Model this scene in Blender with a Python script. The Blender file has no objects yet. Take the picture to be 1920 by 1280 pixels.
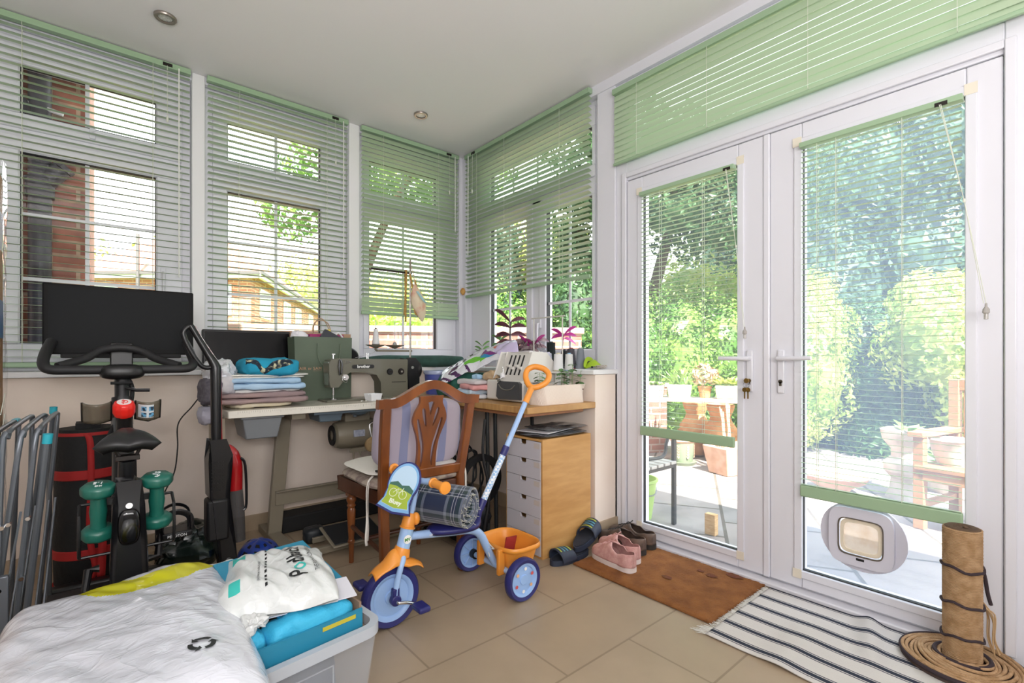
import bpy, bmesh, math, random
from mathutils import Vector, Matrix, noise
from mathutils.geometry import tessellate_polygon
R = math.radians
PI = math.pi
S = bpy.context.scene
COL = S.collection
random.seed(7)

# ---------------------------------------------------------------- camera, world, sun, exposure
cd = bpy.data.cameras.new('camera')
cd.sensor_width = 36.0
cd.lens = 912.0 / 1920.0 * 36.0
cd.shift_y = 32.0 / 1920.0
cd.clip_start = 0.02
cd.clip_end = 300
cam = bpy.data.objects.new('camera', cd)
cam.location = (0, 0, 1.05)
cam.rotation_euler = (R(90), 0, -R(40.2))
COL.objects.link(cam)
S.camera = cam

S.view_settings.view_transform = 'Standard'
S.view_settings.look = 'None'
S.view_settings.exposure = 0.0
S.view_settings.gamma = 1.0
S.view_settings.use_curve_mapping = False
S.cycles.max_bounces = 8
S.cycles.transparent_max_bounces = 16
S.cycles.caustics_reflective = False
S.cycles.caustics_refractive = False
S.cycles.sample_clamp_indirect = 6.0

W = bpy.data.worlds.new('world')
S.world = W
W.use_nodes = True
nt = W.node_tree
nt.nodes.clear()
wo = nt.nodes.new('ShaderNodeOutputWorld')
bg = nt.nodes.new('ShaderNodeBackground')
tc = nt.nodes.new('ShaderNodeTexCoord')
sx = nt.nodes.new('ShaderNodeSeparateXYZ')
rp = nt.nodes.new('ShaderNodeValToRGB')
rp.color_ramp.elements[0].position = 0.0
rp.color_ramp.elements[0].color = (1, 1, 1, 1)
rp.color_ramp.elements[1].position = 0.9
rp.color_ramp.elements[1].color = (0.72, 0.86, 1, 1)
nt.links.new(tc.outputs['Generated'], sx.inputs[0])
nt.links.new(sx.outputs['Z'], rp.inputs[0])
nt.links.new(rp.outputs[0], bg.inputs[0])
bg.inputs[1].default_value = 4.6
nt.links.new(bg.outputs[0], wo.inputs[0])

def light(kind, name, loc, energy, **k):
    l = bpy.data.lights.new(name, kind)
    l.energy = energy
    o = bpy.data.objects.new(name, l)
    o.location = loc
    for a, b in k.items():
        if a == 'dir':
            o.rotation_euler = Vector(b).to_track_quat('-Z', 'Y').to_euler()
        else:
            setattr(l, a, b)
    COL.objects.link(o)
    return o
EL = R(53)
light('SUN', 'sun', (0, -5, 9), 24.0, dir=(0.47 * math.cos(EL), 0.88 * math.cos(EL), -math.sin(EL)), angle=R(0.6), color=(1.0, 0.95, 0.86))
light('POINT', 'camera_flash', (-0.16, -0.12, 1.30), 21.0, shadow_soft_size=0.05, color=(1.0, 0.97, 0.95))
light('AREA', 'room_light_behind', (-0.1, -1.2, 1.5), 72.0, shape='RECTANGLE', size=2.2, size_y=1.0, dir=(0.35, .8, 0.62), color=(1.0, 0.98, 0.97))  # added soft fill behind the camera, aimed upwards; no lamp stands there

# ---------------------------------------------------------------- materials
def lin(h):
    h = h.lstrip('#')
    c = [int(h[i:i + 2], 16) / 255 for i in (0, 2, 4)]
    return tuple(x / 12.92 if x <= 0.04045 else ((x + 0.055) / 1.055) ** 2.4 for x in c) + (1,)

MC = {}
def mat(name, col='#ffffff', rough=0.5, metal=0.0, col2=None, nscale=8.0, bump=0.0, bscale=60.0, alpha=1.0, trans=0.0, coat=0.0, sheen=0.0, stretch=None, spec=0.5, emit=0, subs=0.0, ndetail=4.0, lo=0.35, hi=0.65):
    if name in MC:
        return MC[name]
    m = bpy.data.materials.new(name)
    m.use_nodes = True
    t = m.node_tree
    b = t.nodes['Principled BSDF']
    c = lin(col)
    b.inputs['Base Color'].default_value = c
    b.inputs['Roughness'].default_value = rough
    b.inputs['Metallic'].default_value = metal
    b.inputs['Specular IOR Level'].default_value = spec
    b.inputs['Coat Weight'].default_value = coat
    b.inputs['Sheen Weight'].default_value = sheen
    b.inputs['Alpha'].default_value = alpha
    b.inputs['Transmission Weight'].default_value = trans
    if subs:
        b.inputs['Subsurface Weight'].default_value = subs
    if emit:
        b.inputs['Emission Color'].default_value = c
        b.inputs['Emission Strength'].default_value = emit
    if col2 or bump:
        co = t.nodes.new('ShaderNodeTexCoord')
        mp = t.nodes.new('ShaderNodeMapping')
        t.links.new(co.outputs['Object'], mp.inputs[0])
        if stretch:
            mp.inputs['Scale'].default_value = stretch
    if col2:
        n = t.nodes.new('ShaderNodeTexNoise')
        n.inputs['Scale'].default_value = nscale
        n.inputs['Detail'].default_value = ndetail
        r = t.nodes.new('ShaderNodeValToRGB')
        r.color_ramp.elements[0].position = lo
        r.color_ramp.elements[1].position = hi
        r.color_ramp.elements[0].color = c
        r.color_ramp.elements[1].color = lin(col2)
        t.links.new(mp.outputs[0], n.inputs[0])
        t.links.new(n.outputs[0], r.inputs[0])
        t.links.new(r.outputs[0], b.inputs['Base Color'])
    if bump:
        n = t.nodes.new('ShaderNodeTexNoise')
        n.inputs['Scale'].default_value = bscale
        n.inputs['Detail'].default_value = 3
        bp = t.nodes.new('ShaderNodeBump')
        bp.inputs['Strength'].default_value = bump
        bp.inputs['Distance'].default_value = 0.01
        t.links.new(mp.outputs[0], n.inputs[0])
        t.links.new(n.outputs[0], bp.inputs['Height'])
        t.links.new(bp.outputs[0], b.inputs['Normal'])
    MC[name] = m
    return m

def nodemat(name):
    m = bpy.data.materials.new(name)
    m.use_nodes = True
    MC[name] = m
    t = m.node_tree
    return m, t, t.nodes['Principled BSDF']

def pos_uv(t, ax, ay, sx=1, sy=1, ox=0, oy=0):
    """(position . ax * sx + ox, position . ay * sy + oy, 0) in world metres"""
    g = t.nodes.new('ShaderNodeNewGeometry')
    cb = t.nodes.new('ShaderNodeCombineXYZ')
    for i, (a, s, o) in enumerate(((ax, sx, ox), (ay, sy, oy))):
        d = t.nodes.new('ShaderNodeVectorMath')
        d.operation = 'DOT_PRODUCT'
        d.inputs[1].default_value = a
        t.links.new(g.outputs['Position'], d.inputs[0])
        q = t.nodes.new('ShaderNodeMath')
        q.operation = 'MULTIPLY_ADD'
        q.inputs[1].default_value = s
        q.inputs[2].default_value = o
        t.links.new(d.outputs['Value'], q.inputs[0])
        t.links.new(q.outputs[0], cb.inputs[i])
    return cb.outputs[0]

def brickmat(name, c1, c2, mortar, ax, ay, bw, bh, ms, ox=0, oy=0, rough=0.85, offs=0.5, bump=0.4, smooth=0.1, nz=0.25, nsc=6):
    m, t, b = nodemat(name)
    v = pos_uv(t, ax, ay, 1, 1, ox, oy)
    k = t.nodes.new('ShaderNodeTexBrick')
    k.offset = offs
    k.inputs['Color1'].default_value = lin(c1)
    k.inputs['Color2'].default_value = lin(c2)
    k.inputs['Mortar'].default_value = lin(mortar)
    k.inputs['Scale'].default_value = 1.0
    k.inputs['Mortar Size'].default_value = ms
    k.inputs['Mortar Smooth'].default_value = smooth
    k.inputs['Brick Width'].default_value = bw
    k.inputs['Row Height'].default_value = bh
    t.links.new(v, k.inputs['Vector'])
    n = t.nodes.new('ShaderNodeTexNoise')
    n.inputs['Scale'].default_value = nsc
    n.inputs['Detail'].default_value = 6
    g = t.nodes.new('ShaderNodeNewGeometry')
    t.links.new(g.outputs['Position'], n.inputs[0])
    mr = t.nodes.new('ShaderNodeMapRange')
    mr.inputs['From Min'].default_value = 0.3
    mr.inputs['From Max'].default_value = 0.7
    mr.inputs['To Min'].default_value = 1 - nz
    mr.inputs['To Max'].default_value = 1 + nz * 0.4
    t.links.new(n.outputs[0], mr.inputs[0])
    mx = t.nodes.new('ShaderNodeMix')
    mx.data_type = 'RGBA'
    mx.blend_type = 'MULTIPLY'
    mx.inputs[0].default_value = 1
    t.links.new(k.outputs['Color'], mx.inputs['A'])
    t.links.new(mr.outputs[0], mx.inputs['B'])
    t.links.new(mx.outputs['Result'], b.inputs['Base Color'])
    b.inputs['Roughness'].default_value = rough
    if bump:
        bp = t.nodes.new('ShaderNodeBump')
        bp.inputs['Strength'].default_value = bump
        bp.inputs['Distance'].default_value = 0.004
        bp.invert = True
        t.links.new(k.outputs['Fac'], bp.inputs['Height'])
        t.links.new(bp.outputs[0], b.inputs['Normal'])
    return m

def glassmat(name, tint='#ffffff', base=0.035, dirt=0.0, dirtcol='#dfe9f5'):
    m = bpy.data.materials.new(name)
    m.use_nodes = True
    MC[name] = m
    t = m.node_tree
    t.nodes.clear()
    o = t.nodes.new('ShaderNodeOutputMaterial')
    tr = t.nodes.new('ShaderNodeBsdfTransparent')
    tr.inputs[0].default_value = lin(tint)
    gl = t.nodes.new('ShaderNodeBsdfGlossy')
    gl.inputs['Roughness'].default_value = 0.02
    lw = t.nodes.new('ShaderNodeLayerWeight')
    lw.inputs[0].default_value = 0.5
    p = t.nodes.new('ShaderNodeMath')
    p.operation = 'POWER'
    p.inputs[1].default_value = 4
    q = t.nodes.new('ShaderNodeMath')
    q.operation = 'MULTIPLY_ADD'
    q.inputs[1].default_value = 0.7
    q.inputs[2].default_value = base
    t.links.new(lw.outputs['Facing'], p.inputs[0])
    t.links.new(p.outputs[0], q.inputs[0])
    mx = t.nodes.new('ShaderNodeMixShader')
    t.links.new(q.outputs[0], mx.inputs[0])
    t.links.new(tr.outputs[0], mx.inputs[1])
    t.links.new(gl.outputs[0], mx.inputs[2])
    out = mx.outputs[0]
    if dirt:  # painted veil: translucent tint standing in for glare on the pane
        tl = t.nodes.new('ShaderNodeBsdfTranslucent')
        tl.inputs[0].default_value = lin(dirtcol)
        m2 = t.nodes.new('ShaderNodeMixShader')
        m2.inputs[0].default_value = dirt
        t.links.new(out, m2.inputs[1])
        t.links.new(tl.outputs[0], m2.inputs[2])
        out = m2.outputs[0]
    t.links.new(out, o.inputs[0])
    return m

def crinkle(name, col, scale=7, strength=.5, rough=.2, coat=.5, stretch=(1, 1, 1), fine=26):
    m, t, p = nodemat(name)
    p.inputs['Base Color'].default_value = lin(col); p.inputs['Roughness'].default_value = rough; p.inputs['Coat Weight'].default_value = coat; p.inputs['Coat Roughness'].default_value = .12
    g = t.nodes.new('ShaderNodeTexCoord'); mp = t.nodes.new('ShaderNodeMapping'); mp.inputs['Scale'].default_value = stretch; t.links.new(g.outputs['Object'], mp.inputs[0])
    tot = None
    for sc, w in ((scale, 1.0), (fine, .35)):
        n = t.nodes.new('ShaderNodeTexNoise'); n.inputs['Scale'].default_value = sc; n.inputs['Detail'].default_value = 2; n.inputs['Distortion'].default_value = 1.2
        t.links.new(mp.outputs[0], n.inputs[0])
        a = t.nodes.new('ShaderNodeMath'); a.operation = 'SUBTRACT'; a.inputs[1].default_value = .5; t.links.new(n.outputs[0], a.inputs[0])
        b = t.nodes.new('ShaderNodeMath'); b.operation = 'ABSOLUTE'; t.links.new(a.outputs[0], b.inputs[0])
        c = t.nodes.new('ShaderNodeMath'); c.operation = 'POWER'; c.inputs[1].default_value = .55; t.links.new(b.outputs[0], c.inputs[0])
        d = t.nodes.new('ShaderNodeMath'); d.operation = 'MULTIPLY'; d.inputs[1].default_value = -w; t.links.new(c.outputs[0], d.inputs[0])
        if tot is None: tot = d.outputs[0]
        else:
            e = t.nodes.new('ShaderNodeMath'); e.operation = 'ADD'; t.links.new(tot, e.inputs[0]); t.links.new(d.outputs[0], e.inputs[1]); tot = e.outputs[0]
    bp = t.nodes.new('ShaderNodeBump'); bp.inputs['Strength'].default_value = strength; bp.inputs['Distance'].default_value = .012
    t.links.new(tot, bp.inputs['Height']); t.links.new(bp.outputs[0], p.inputs['Normal'])
    return m

# ---------------------------------------------------------------- mesh builder
def nz(p, f=1.0, seed=0.0):
    return noise.noise(Vector((p[0] * f + seed, p[1] * f + seed * 1.7, p[2] * f - seed)))

def catmull(pts, k=6, closed=False):
    P = [Vector(p) for p in pts]
    n = len(P)
    out = []
    rng = n if closed else n - 1
    for i in range(rng):
        if closed:
            a, b, c, d = P[(i - 1) % n], P[i], P[(i + 1) % n], P[(i + 2) % n]
        else:
            a, b, c, d = P[max(i - 1, 0)], P[i], P[i + 1], P[min(i + 2, n - 1)]
        for j in range(k):
            t = j / k
            out.append(0.5 * ((2 * b) + (c - a) * t + (2 * a - 5 * b + 4 * c - d) * t * t + (3 * b - a - 3 * c + d) * t ** 3))
    if not closed:
        out.append(P[-1])
    return out

TINV = {}
class B:
    def __init__(s):
        s.v = []; s.f = []; s.m = []; s.uv = {}
    def add(s, vs, fs, mi=0, M=None, uvs=None):
        o = len(s.v)
        for v in vs:
            v = Vector(v)
            s.v.append(M @ v if M is not None else v)
        for i, f in enumerate(fs):
            if uvs:
                s.uv[len(s.f)] = uvs[i]
            s.f.append(tuple(o + k for k in f))
            s.m.append(mi)
        return s
    def box(s, x0, x1, y0, y1, z0, z1, mi=0, M=None):
        v = [(x, y, z) for z in (z0, z1) for y in (y0, y1) for x in (x0, x1)]
        return s.add(v, [(0, 2, 3, 1), (4, 5, 7, 6), (0, 1, 5, 4), (2, 6, 7, 3), (0, 4, 6, 2), (1, 3, 7, 5)], mi, M)
    def tube(s, pts, r, n=10, mi=0, closed=False, smooth=0, M=None, flat=1.0):
        if smooth:
            if not isinstance(r, (int, float)):
                r0 = list(r); k = len(r0)
                rr = []
                for i in range(k - 1):
                    for j in range(smooth):
                        rr.append(r0[i] + (r0[i + 1] - r0[i]) * j / smooth)
                rr.append(r0[-1]); r = rr
            pts = catmull(pts, smooth, closed)
        P = [Vector(p) for p in pts]
        k = len(P)
        rs = [r] * k if isinstance(r, (int, float)) else r
        vs = []; fs = []
        up = None
        for i in range(k):
            a = P[(i - 1) % k] if (closed or i > 0) else P[i]
            b = P[(i + 1) % k] if (closed or i < k - 1) else P[i]
            d = (b - a)
            d = d.normalized() if d.length > 1e-9 else Vector((0, 0, 1))
            if up is None:
                up = d.cross(Vector((0, 0, 1)) if abs(d.z) < 0.9 else Vector((1, 0, 0))).normalized()
            up = (up - d * up.dot(d)).normalized()
            w = d.cross(up)
            for j in range(n):
                t = 2 * PI * j / n
                vs.append(P[i] + (up * math.cos(t) * flat + w * math.sin(t)) * rs[i])
        for i in range(k if closed else k - 1):
            for j in range(n):
                a = i * n + j; b = i * n + (j + 1) % n
                c = ((i + 1) % k) * n
                fs.append((a, b, c + (j + 1) % n, c + j))
        if not closed:
            fs.append(tuple(range(n - 1, -1, -1)))
            fs.append(tuple((k - 1) * n + j for j in range(n)))
        return s.add(vs, fs, mi, M)
    def cyl(s, p0, p1, r0, r1=None, n=24, mi=0, M=None):
        return s.tube([p0, p1], [r0, r0 if r1 is None else r1], n, mi, M=M)
    def lathe(s, prof, c=(0, 0, 0), n=28, mi=0, M=None, ax='Z', a0=0, a1=2 * PI, cap=False):
        full = abs(a1 - a0 - 2 * PI) < 1e-6
        vs = []; fs = []
        nn = n if full else n + 1
        for (r, z) in prof:
            for j in range(nn):
                t = a0 + (a1 - a0) * j / n
                x, y = r * math.cos(t), r * math.sin(t)
                if ax == 'Z': p = (x, y, z)
                elif ax == 'Y': p = (x, z, y)
                else: p = (z, x, y)
                vs.append((p[0] + c[0], p[1] + c[1], p[2] + c[2]))
        for i in range(len(prof) - 1):
            for j in range(n):
                a = i * nn + j; b = i * nn + (j + 1) % nn
                fs.append((a, b, b + nn, a + nn))
        if full and cap:
            if prof[0][0] > 1e-6: fs.append(tuple(range(n - 1, -1, -1)))
            if prof[-1][0] > 1e-6: fs.append(tuple((len(prof) - 1) * n + j for j in range(n)))
        return s.add(vs, fs, mi, M)
    def prism(s, outer, d0, d1, mi=0, M=None, holes=(), plane='XZ'):
        loops = [[Vector((p[0], p[1], 0)) for p in outer]] + [[Vector((p[0], p[1], 0)) for p in h] for h in holes]
        tris = tessellate_polygon(loops)
        flat = [p for l in loops for p in l]
        def mk(p, d):
            if plane == 'XZ': return (p[0], d, p[1])
            if plane == 'XY': return (p[0], p[1], d)
            return (d, p[0], p[1])
        n = len(flat)
        vs = [mk(p, d0) for p in flat] + [mk(p, d1) for p in flat]
        fs = [tuple(t) for t in tris] + [tuple(n + i for i in reversed(t)) for t in tris]
        o = 0
        for l in loops:
            k = len(l)
            for i in range(k):
                a = o + i; b = o + (i + 1) % k
                fs.append((a, b, n + b, n + a))
            o += k
        return s.add(vs, fs, mi, M)
    def surf(s, fn, nu, nv, cu=False, cv=False, mi=0, M=None, mfn=None, cap=False):
        vs = []; fs = []; uvs = []
        ku = nu if cu else nu + 1
        kv = nv if cv else nv + 1
        for i in range(ku):
            for j in range(kv):
                vs.append(fn(i / nu, j / nv))
        ms = []
        for i in range(nu):
            for j in range(nv):
                a = i * kv + j; b = ((i + 1) % ku) * kv + j
                c = ((i + 1) % ku) * kv + (j + 1) % kv; d = i * kv + (j + 1) % kv
                fs.append((a, b, c, d))
                uvs.append(((i / nu, j / nv), ((i + 1) / nu, j / nv), ((i + 1) / nu, (j + 1) / nv), (i / nu, (j + 1) / nv)))
                ms.append(mfn((i + .5) / nu, (j + .5) / nv) if mfn else mi)
        o = len(s.f)
        s.add(vs, fs, mi, M, uvs)
        for i, q in enumerate(ms): s.m[o + i] = q
        if cap and cv:
            q = len(s.v) - len(vs)
            s.f.append(tuple(q + j for j in range(kv))); s.m.append(mi)
            s.f.append(tuple(q + (ku - 1) * kv + j for j in range(kv - 1, -1, -1))); s.m.append(mi)
        return s
    def blob(s, c, r, e=2.0, ez=None, amp=0.0, freq=8.0, seed=0.0, nu=40, nv=24, mi=0, M=None, mfn=None, low=None):
        ez = ez or e
        def pw(x, p): return math.copysign(abs(x) ** p, x)
        def fn(u, v):
            a = 2 * PI * u; b = PI * (v - 0.5) * 0.999
            x = pw(math.cos(b), 2 / ez) * pw(math.cos(a), 2 / e)
            y = pw(math.cos(b), 2 / ez) * pw(math.sin(a), 2 / e)
            z = pw(math.sin(b), 2 / ez)
            p = Vector((x * r[0], y * r[1], z * r[2]))
            if amp:
                q = (p.x + c[0], p.y + c[1], p.z + c[2])
                n = nz(q, freq, seed) + 0.5 * nz(q, freq * 2.3, seed + 3) + 0.3 * nz(q, freq * 5, seed + 7)
                d = Vector((x, y, z)).normalized()
                p += d * n * amp
            p += Vector(c)
            if low is not None and p.z < low: p.z = low
            return p
        return s.surf(fn, nu, nv, cu=True, mi=mi, M=M, mfn=mfn)
    def done(s, name, mats, parent=None, bevel=0.0, smooth=35, solid=0.0, sub=0, seg=2):
        me = bpy.data.meshes.new(name)
        vs = s.v
        ob = bpy.data.objects.new(name, me)
        if parent is not None:
            if parent.name in TINV:
                T = TINV[parent.name]
                vs = [T @ v for v in vs]
                TINV[ob.name] = T
            ob.parent = parent
        else:
            xs = [v.x for v in vs]; ys = [v.y for v in vs]; zs = [v.z for v in vs]
            o = Vector(((min(xs) + max(xs)) / 2, (min(ys) + max(ys)) / 2, min(zs)))
            vs = [v - o for v in vs]
            ob.location = o
            TINV[ob.name] = Matrix.Translation(-o)
        me.from_pydata(vs, [], s.f)
        if s.uv:
            ul = me.uv_layers.new(name='uv')
            for pi, u in s.uv.items():
                p = me.polygons[pi]
                for k, li in enumerate(p.loop_indices):
                    if k < len(u): ul.data[li].uv = u[k]
        if not isinstance(mats, (list, tuple)): mats = [mats]
        for m in mats: me.materials.append(m)
        me.polygons.foreach_set('material_index', s.m)
        me.update()
        if smooth:
            me.polygons.foreach_set('use_smooth', [True] * len(me.polygons))
            me.set_sharp_from_angle(angle=R(smooth))
        COL.objects.link(ob)
        if solid:
            k = ob.modifiers.new('solid', 'SOLIDIFY'); k.thickness = solid; k.offset = 0
        if bevel:
            k = ob.modifiers.new('bevel', 'BEVEL'); k.width = bevel; k.segments = seg; k.limit_method = 'ANGLE'; k.angle_limit = R(40)
        if sub:
            k = ob.modifiers.new('sub', 'SUBSURF'); k.levels = sub; k.render_levels = sub
        return ob

def tag(o, label, cat=None, group=None, kind=None):
    o['label'] = label
    if cat: o['category'] = cat
    if group: o['group'] = group
    if kind: o['kind'] = kind
    return o

def thing(name, label, cat, loc=(0, 0, 0), rz=0.0, group=None, kind=None, local=False):
    o = bpy.data.objects.new(name, None)
    o.empty_display_size = 0.05
    o.location = loc
    o.rotation_euler = (0, 0, rz)
    COL.objects.link(o)
    if not local:
        TINV[o.name] = (Matrix.Translation(Vector(loc)) @ Matrix.Rotation(rz, 4, 'Z')).inverted()
    return tag(o, label, cat, group, kind)

def dup(root, loc=None, rot=None, label=None, group=None, scale=None):
    r = root.copy(); COL.objects.link(r)
    if loc is not None: r.location = loc
    if rot is not None: r.rotation_euler = rot
    if scale is not None: r.scale = scale
    if label: r['label'] = label
    if group: r['group'] = group
    for ch in list(root.children):
        c = ch.copy(); COL.objects.link(c); c.parent = r
        for g in list(ch.children):
            d = g.copy(); COL.objects.link(d); d.parent = c
    return r

def text(s, size, M, m, parent, name='lettering', off=0.0, ext=0.0008, ax='CENTER', shear=0.0, spacing=1.0):
    cu = bpy.data.curves.new('tmp', 'FONT')
    cu.body = s; cu.size = size; cu.extrude = ext; cu.offset = off; cu.resolution_u = 4
    cu.align_x = ax; cu.align_y = 'CENTER'; cu.shear = shear; cu.space_character = spacing
    ob = bpy.data.objects.new('tmp', cu)
    me = ob.to_mesh()
    b = B(); b.add([M @ v.co for v in me.vertices], [tuple(f.vertices) for f in me.polygons])
    ob.to_mesh_clear(); bpy.data.objects.remove(ob); bpy.data.curves.remove(cu)
    return b.done(name, m, parent, smooth=0)

def frame(o, x, y):
    """matrix with origin o, local X along x, local Y along y"""
    x = Vector(x).normalized(); y = Vector(y); y = (y - x * y.dot(x)).normalized(); z = x.cross(y)
    return Matrix(((x.x, y.x, z.x, o[0]), (x.y, y.y, z.y, o[1]), (x.z, y.z, z.z, o[2]), (0, 0, 0, 1)))

def struct(b, name, m, label, cat, **k):
    o = b.done(name, m, **k)
    return tag(o, label, cat, None, 'structure')

# colours
upvc = mat('white_upvc', '#e0e0e7', 0.28, spec=0.5)
white_paint = mat('white_paint', '#e9e9ea', 0.6)
ceil_m = mat('ceiling_paint', '#eeecee', 0.75, bump=0.03, bscale=90)
cream = mat('cream_wall_paint', '#f4e6da', 0.7, col2='#efdfd0', nscale=3, bump=0.05, bscale=60)
black_rub = mat('black_rubber_gasket', '#1c1e22', 0.6)
blind_green = mat('pale_green_blind', '#b4c9a9', 0.42)
blind_rail = mat('green_blind_rail', '#9cb896', 0.38)
cord_m = mat('blind_cord', '#d9ddce', 0.7)
black = mat('black_plastic', '#121214', 0.38)
black_s = mat('black_satin', '#18181a', 0.28)
black_m = mat('matt_black', '#101011', 0.75)
chrome = mat('chrome', '#d8d8d8', 0.18, metal=1)
steel = mat('grey_metal', '#8d9096', 0.35, metal=0.9)
brown_dark = mat('dark_metal', '#2a2522', 0.4, metal=0.5)
glass = glassmat('window_glass')
glass_door = glassmat('dusty_door_glass', dirt=0.035)  # faint washed-out haze over the garden view, mixed into the glass colour
glass_door2 = glassmat('hazy_door_glass', dirt=0.12, dirtcol='#cfe0ff')  # bluish veil of glare on the right door, put into its glass colour
# ================================================================ THE ROOM
CZ = 2.76          # ceiling
WX = 2.40          # inner face of the door wall
WY = 3.50          # inner face of the window frames in the back wall
floor_m = brickmat('beige_floor_tile', '#af9c84', '#aa967e', '#93816c', (1, 0, 0), (0, 1, 0), 0.66, 0.33, 0.004, ox=-1.18 + 0.66 * 4, oy=-0.78 + 0.33 * 4, rough=0.42, bump=0.25, nz=0.08, nsc=5)
skirt_m = mat('skirting_tile', '#b7a48c', 0.45, col2='#ad997f', nscale=6)

struct(B().box(-1.3, 2.55, -2.6, 3.62, -0.12, 0.0), 'floor', floor_m, 'beige ceramic tile floor laid in a running pattern', 'floor')
struct(B().box(-1.45, 2.62, -2.75, 3.72, CZ, CZ + 0.25), 'ceiling', ceil_m, 'plain off-white ceiling with two recessed downlights', 'ceiling')
struct(B().box(-1.3, 2.40, 3.30, 3.62, 0, 0.955), 'wall_back', cream, 'cream low wall under the three back windows', 'wall')
b = B().box(2.19, 2.50, 1.845, 3.30, 0, 0.955)
struct(b, 'wall_right', cream, 'cream low wall under the side window ending in a short pier', 'wall')
struct(B().box(-1.42, -1.3, -2.6, 3.62, 0, CZ), 'wall_left', white_paint, 'white left wall of the room', 'wall')
struct(B().box(-1.42, 2.62, -2.72, -2.6, 0, CZ), 'wall_front', white_paint, 'white wall behind the viewer', 'wall')
struct(B().box(2.405, 2.55, -2.6, 0.10, 0, CZ), 'wall_doorside', white_paint, 'white wall to the right of the glazed doors', 'wall')

# sills
b = B()
b.box(-1.3, 2.19, 3.262, 3.50, 0.957, 0.985)
struct(b, 'trim_1', white_paint, 'white window sill board along the back wall', 'window sill', bevel=0.004)
b = B()
b.box(2.165, 2.42, 1.835, 3.262, 0.957, 0.985).box(2.19, 2.42, 3.262, 3.50, 0.957, 0.985)
struct(b, 'trim_2', white_paint, 'white window sill board under the side window', 'window sill', bevel=0.004)
# skirting tiles
struct(B().box(-1.3, 2.19, 3.288, 3.30, 0, 0.095), 'baseboard_back', skirt_m, 'beige tile skirting along the back wall', 'skirting')
struct(B().box(2.178, 2.19, 1.833, 3.288, 0, 0.095).box(2.1905, 2.395, 1.833, 1.845, 0, 0.095), 'baseboard_right', skirt_m, 'beige tile skirting round the pier', 'skirting')

# white posts between the windows (plaster on the corner and pier)
b = B()
b.box(-1.3, -0.49, 3.46, 3.62, 0.985, CZ)
struct(b, 'wall_back_side', white_paint, 'white wall left of the first window', 'wall')
for i, (a0, a1) in enumerate(((0.415, 0.482), (1.372, 1.452))):
    struct(B().box(a0, a1, 3.452, 3.62, 0.985, CZ), 'trim_%d' % (3 + i), white_paint, ('white post between the first and second window', 'white post between the second and third window')[i], 'window post', bevel=0.004)
b = B().box(2.33, 2.55, 3.45, 3.62, 0.985, CZ).box(2.36, 2.55, 3.40, 3.62, 0.985, CZ)
struct(b, 'trim_5', upvc, 'white post in the corner of the two window walls', 'window post', bevel=0.004)
b = B().box(2.375, 2.53, 1.845, 1.985, 0.0, CZ)
struct(b, 'trim_6', upvc, 'white post between the side window and the doors', 'window post', bevel=0.004)
b = B().box(-0.49, 2.33, 3.462, 3.62, 2.715, CZ)
struct(b, 'trim_7', upvc, 'white head strip above the back windows', 'trim')
b = B().box(2.365, 2.53, 0.10, 3.40, 2.70, CZ)
struct(b, 'trim_8', upvc, 'white head strip above the side window and doors', 'trim')

# generic window in a local frame: s along the wall, d into the outside, z up
def wframe(origin, along, out):
    al = Vector(along); ou = Vector(out)
    return Matrix(((al.x, ou.x, 0, origin[0]), (al.y, ou.y, 0, origin[1]), (0, 0, 1, 0), (0, 0, 0, 1)))
def ring(b, s0, s1, z0, z1, w, d0, d1, M, mi=0, wb=None):
    wb = wb or w
    b.box(s0, s1, d0, d1, z0, z0 + wb, mi, M)
    b.box(s0, s1, d0, d1, z1 - w, z1, mi, M)
    b.box(s0, s0 + w, d0, d1, z0 + wb, z1 - w, mi, M)
    b.box(s1 - w, s1, d0, d1, z0 + wb, z1 - w, mi, M)
def pane(b, s0, s1, z0, z1, d, M):
    b.box(s0, s1, d, d + 0.006, z0, z1, 0, M)

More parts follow.
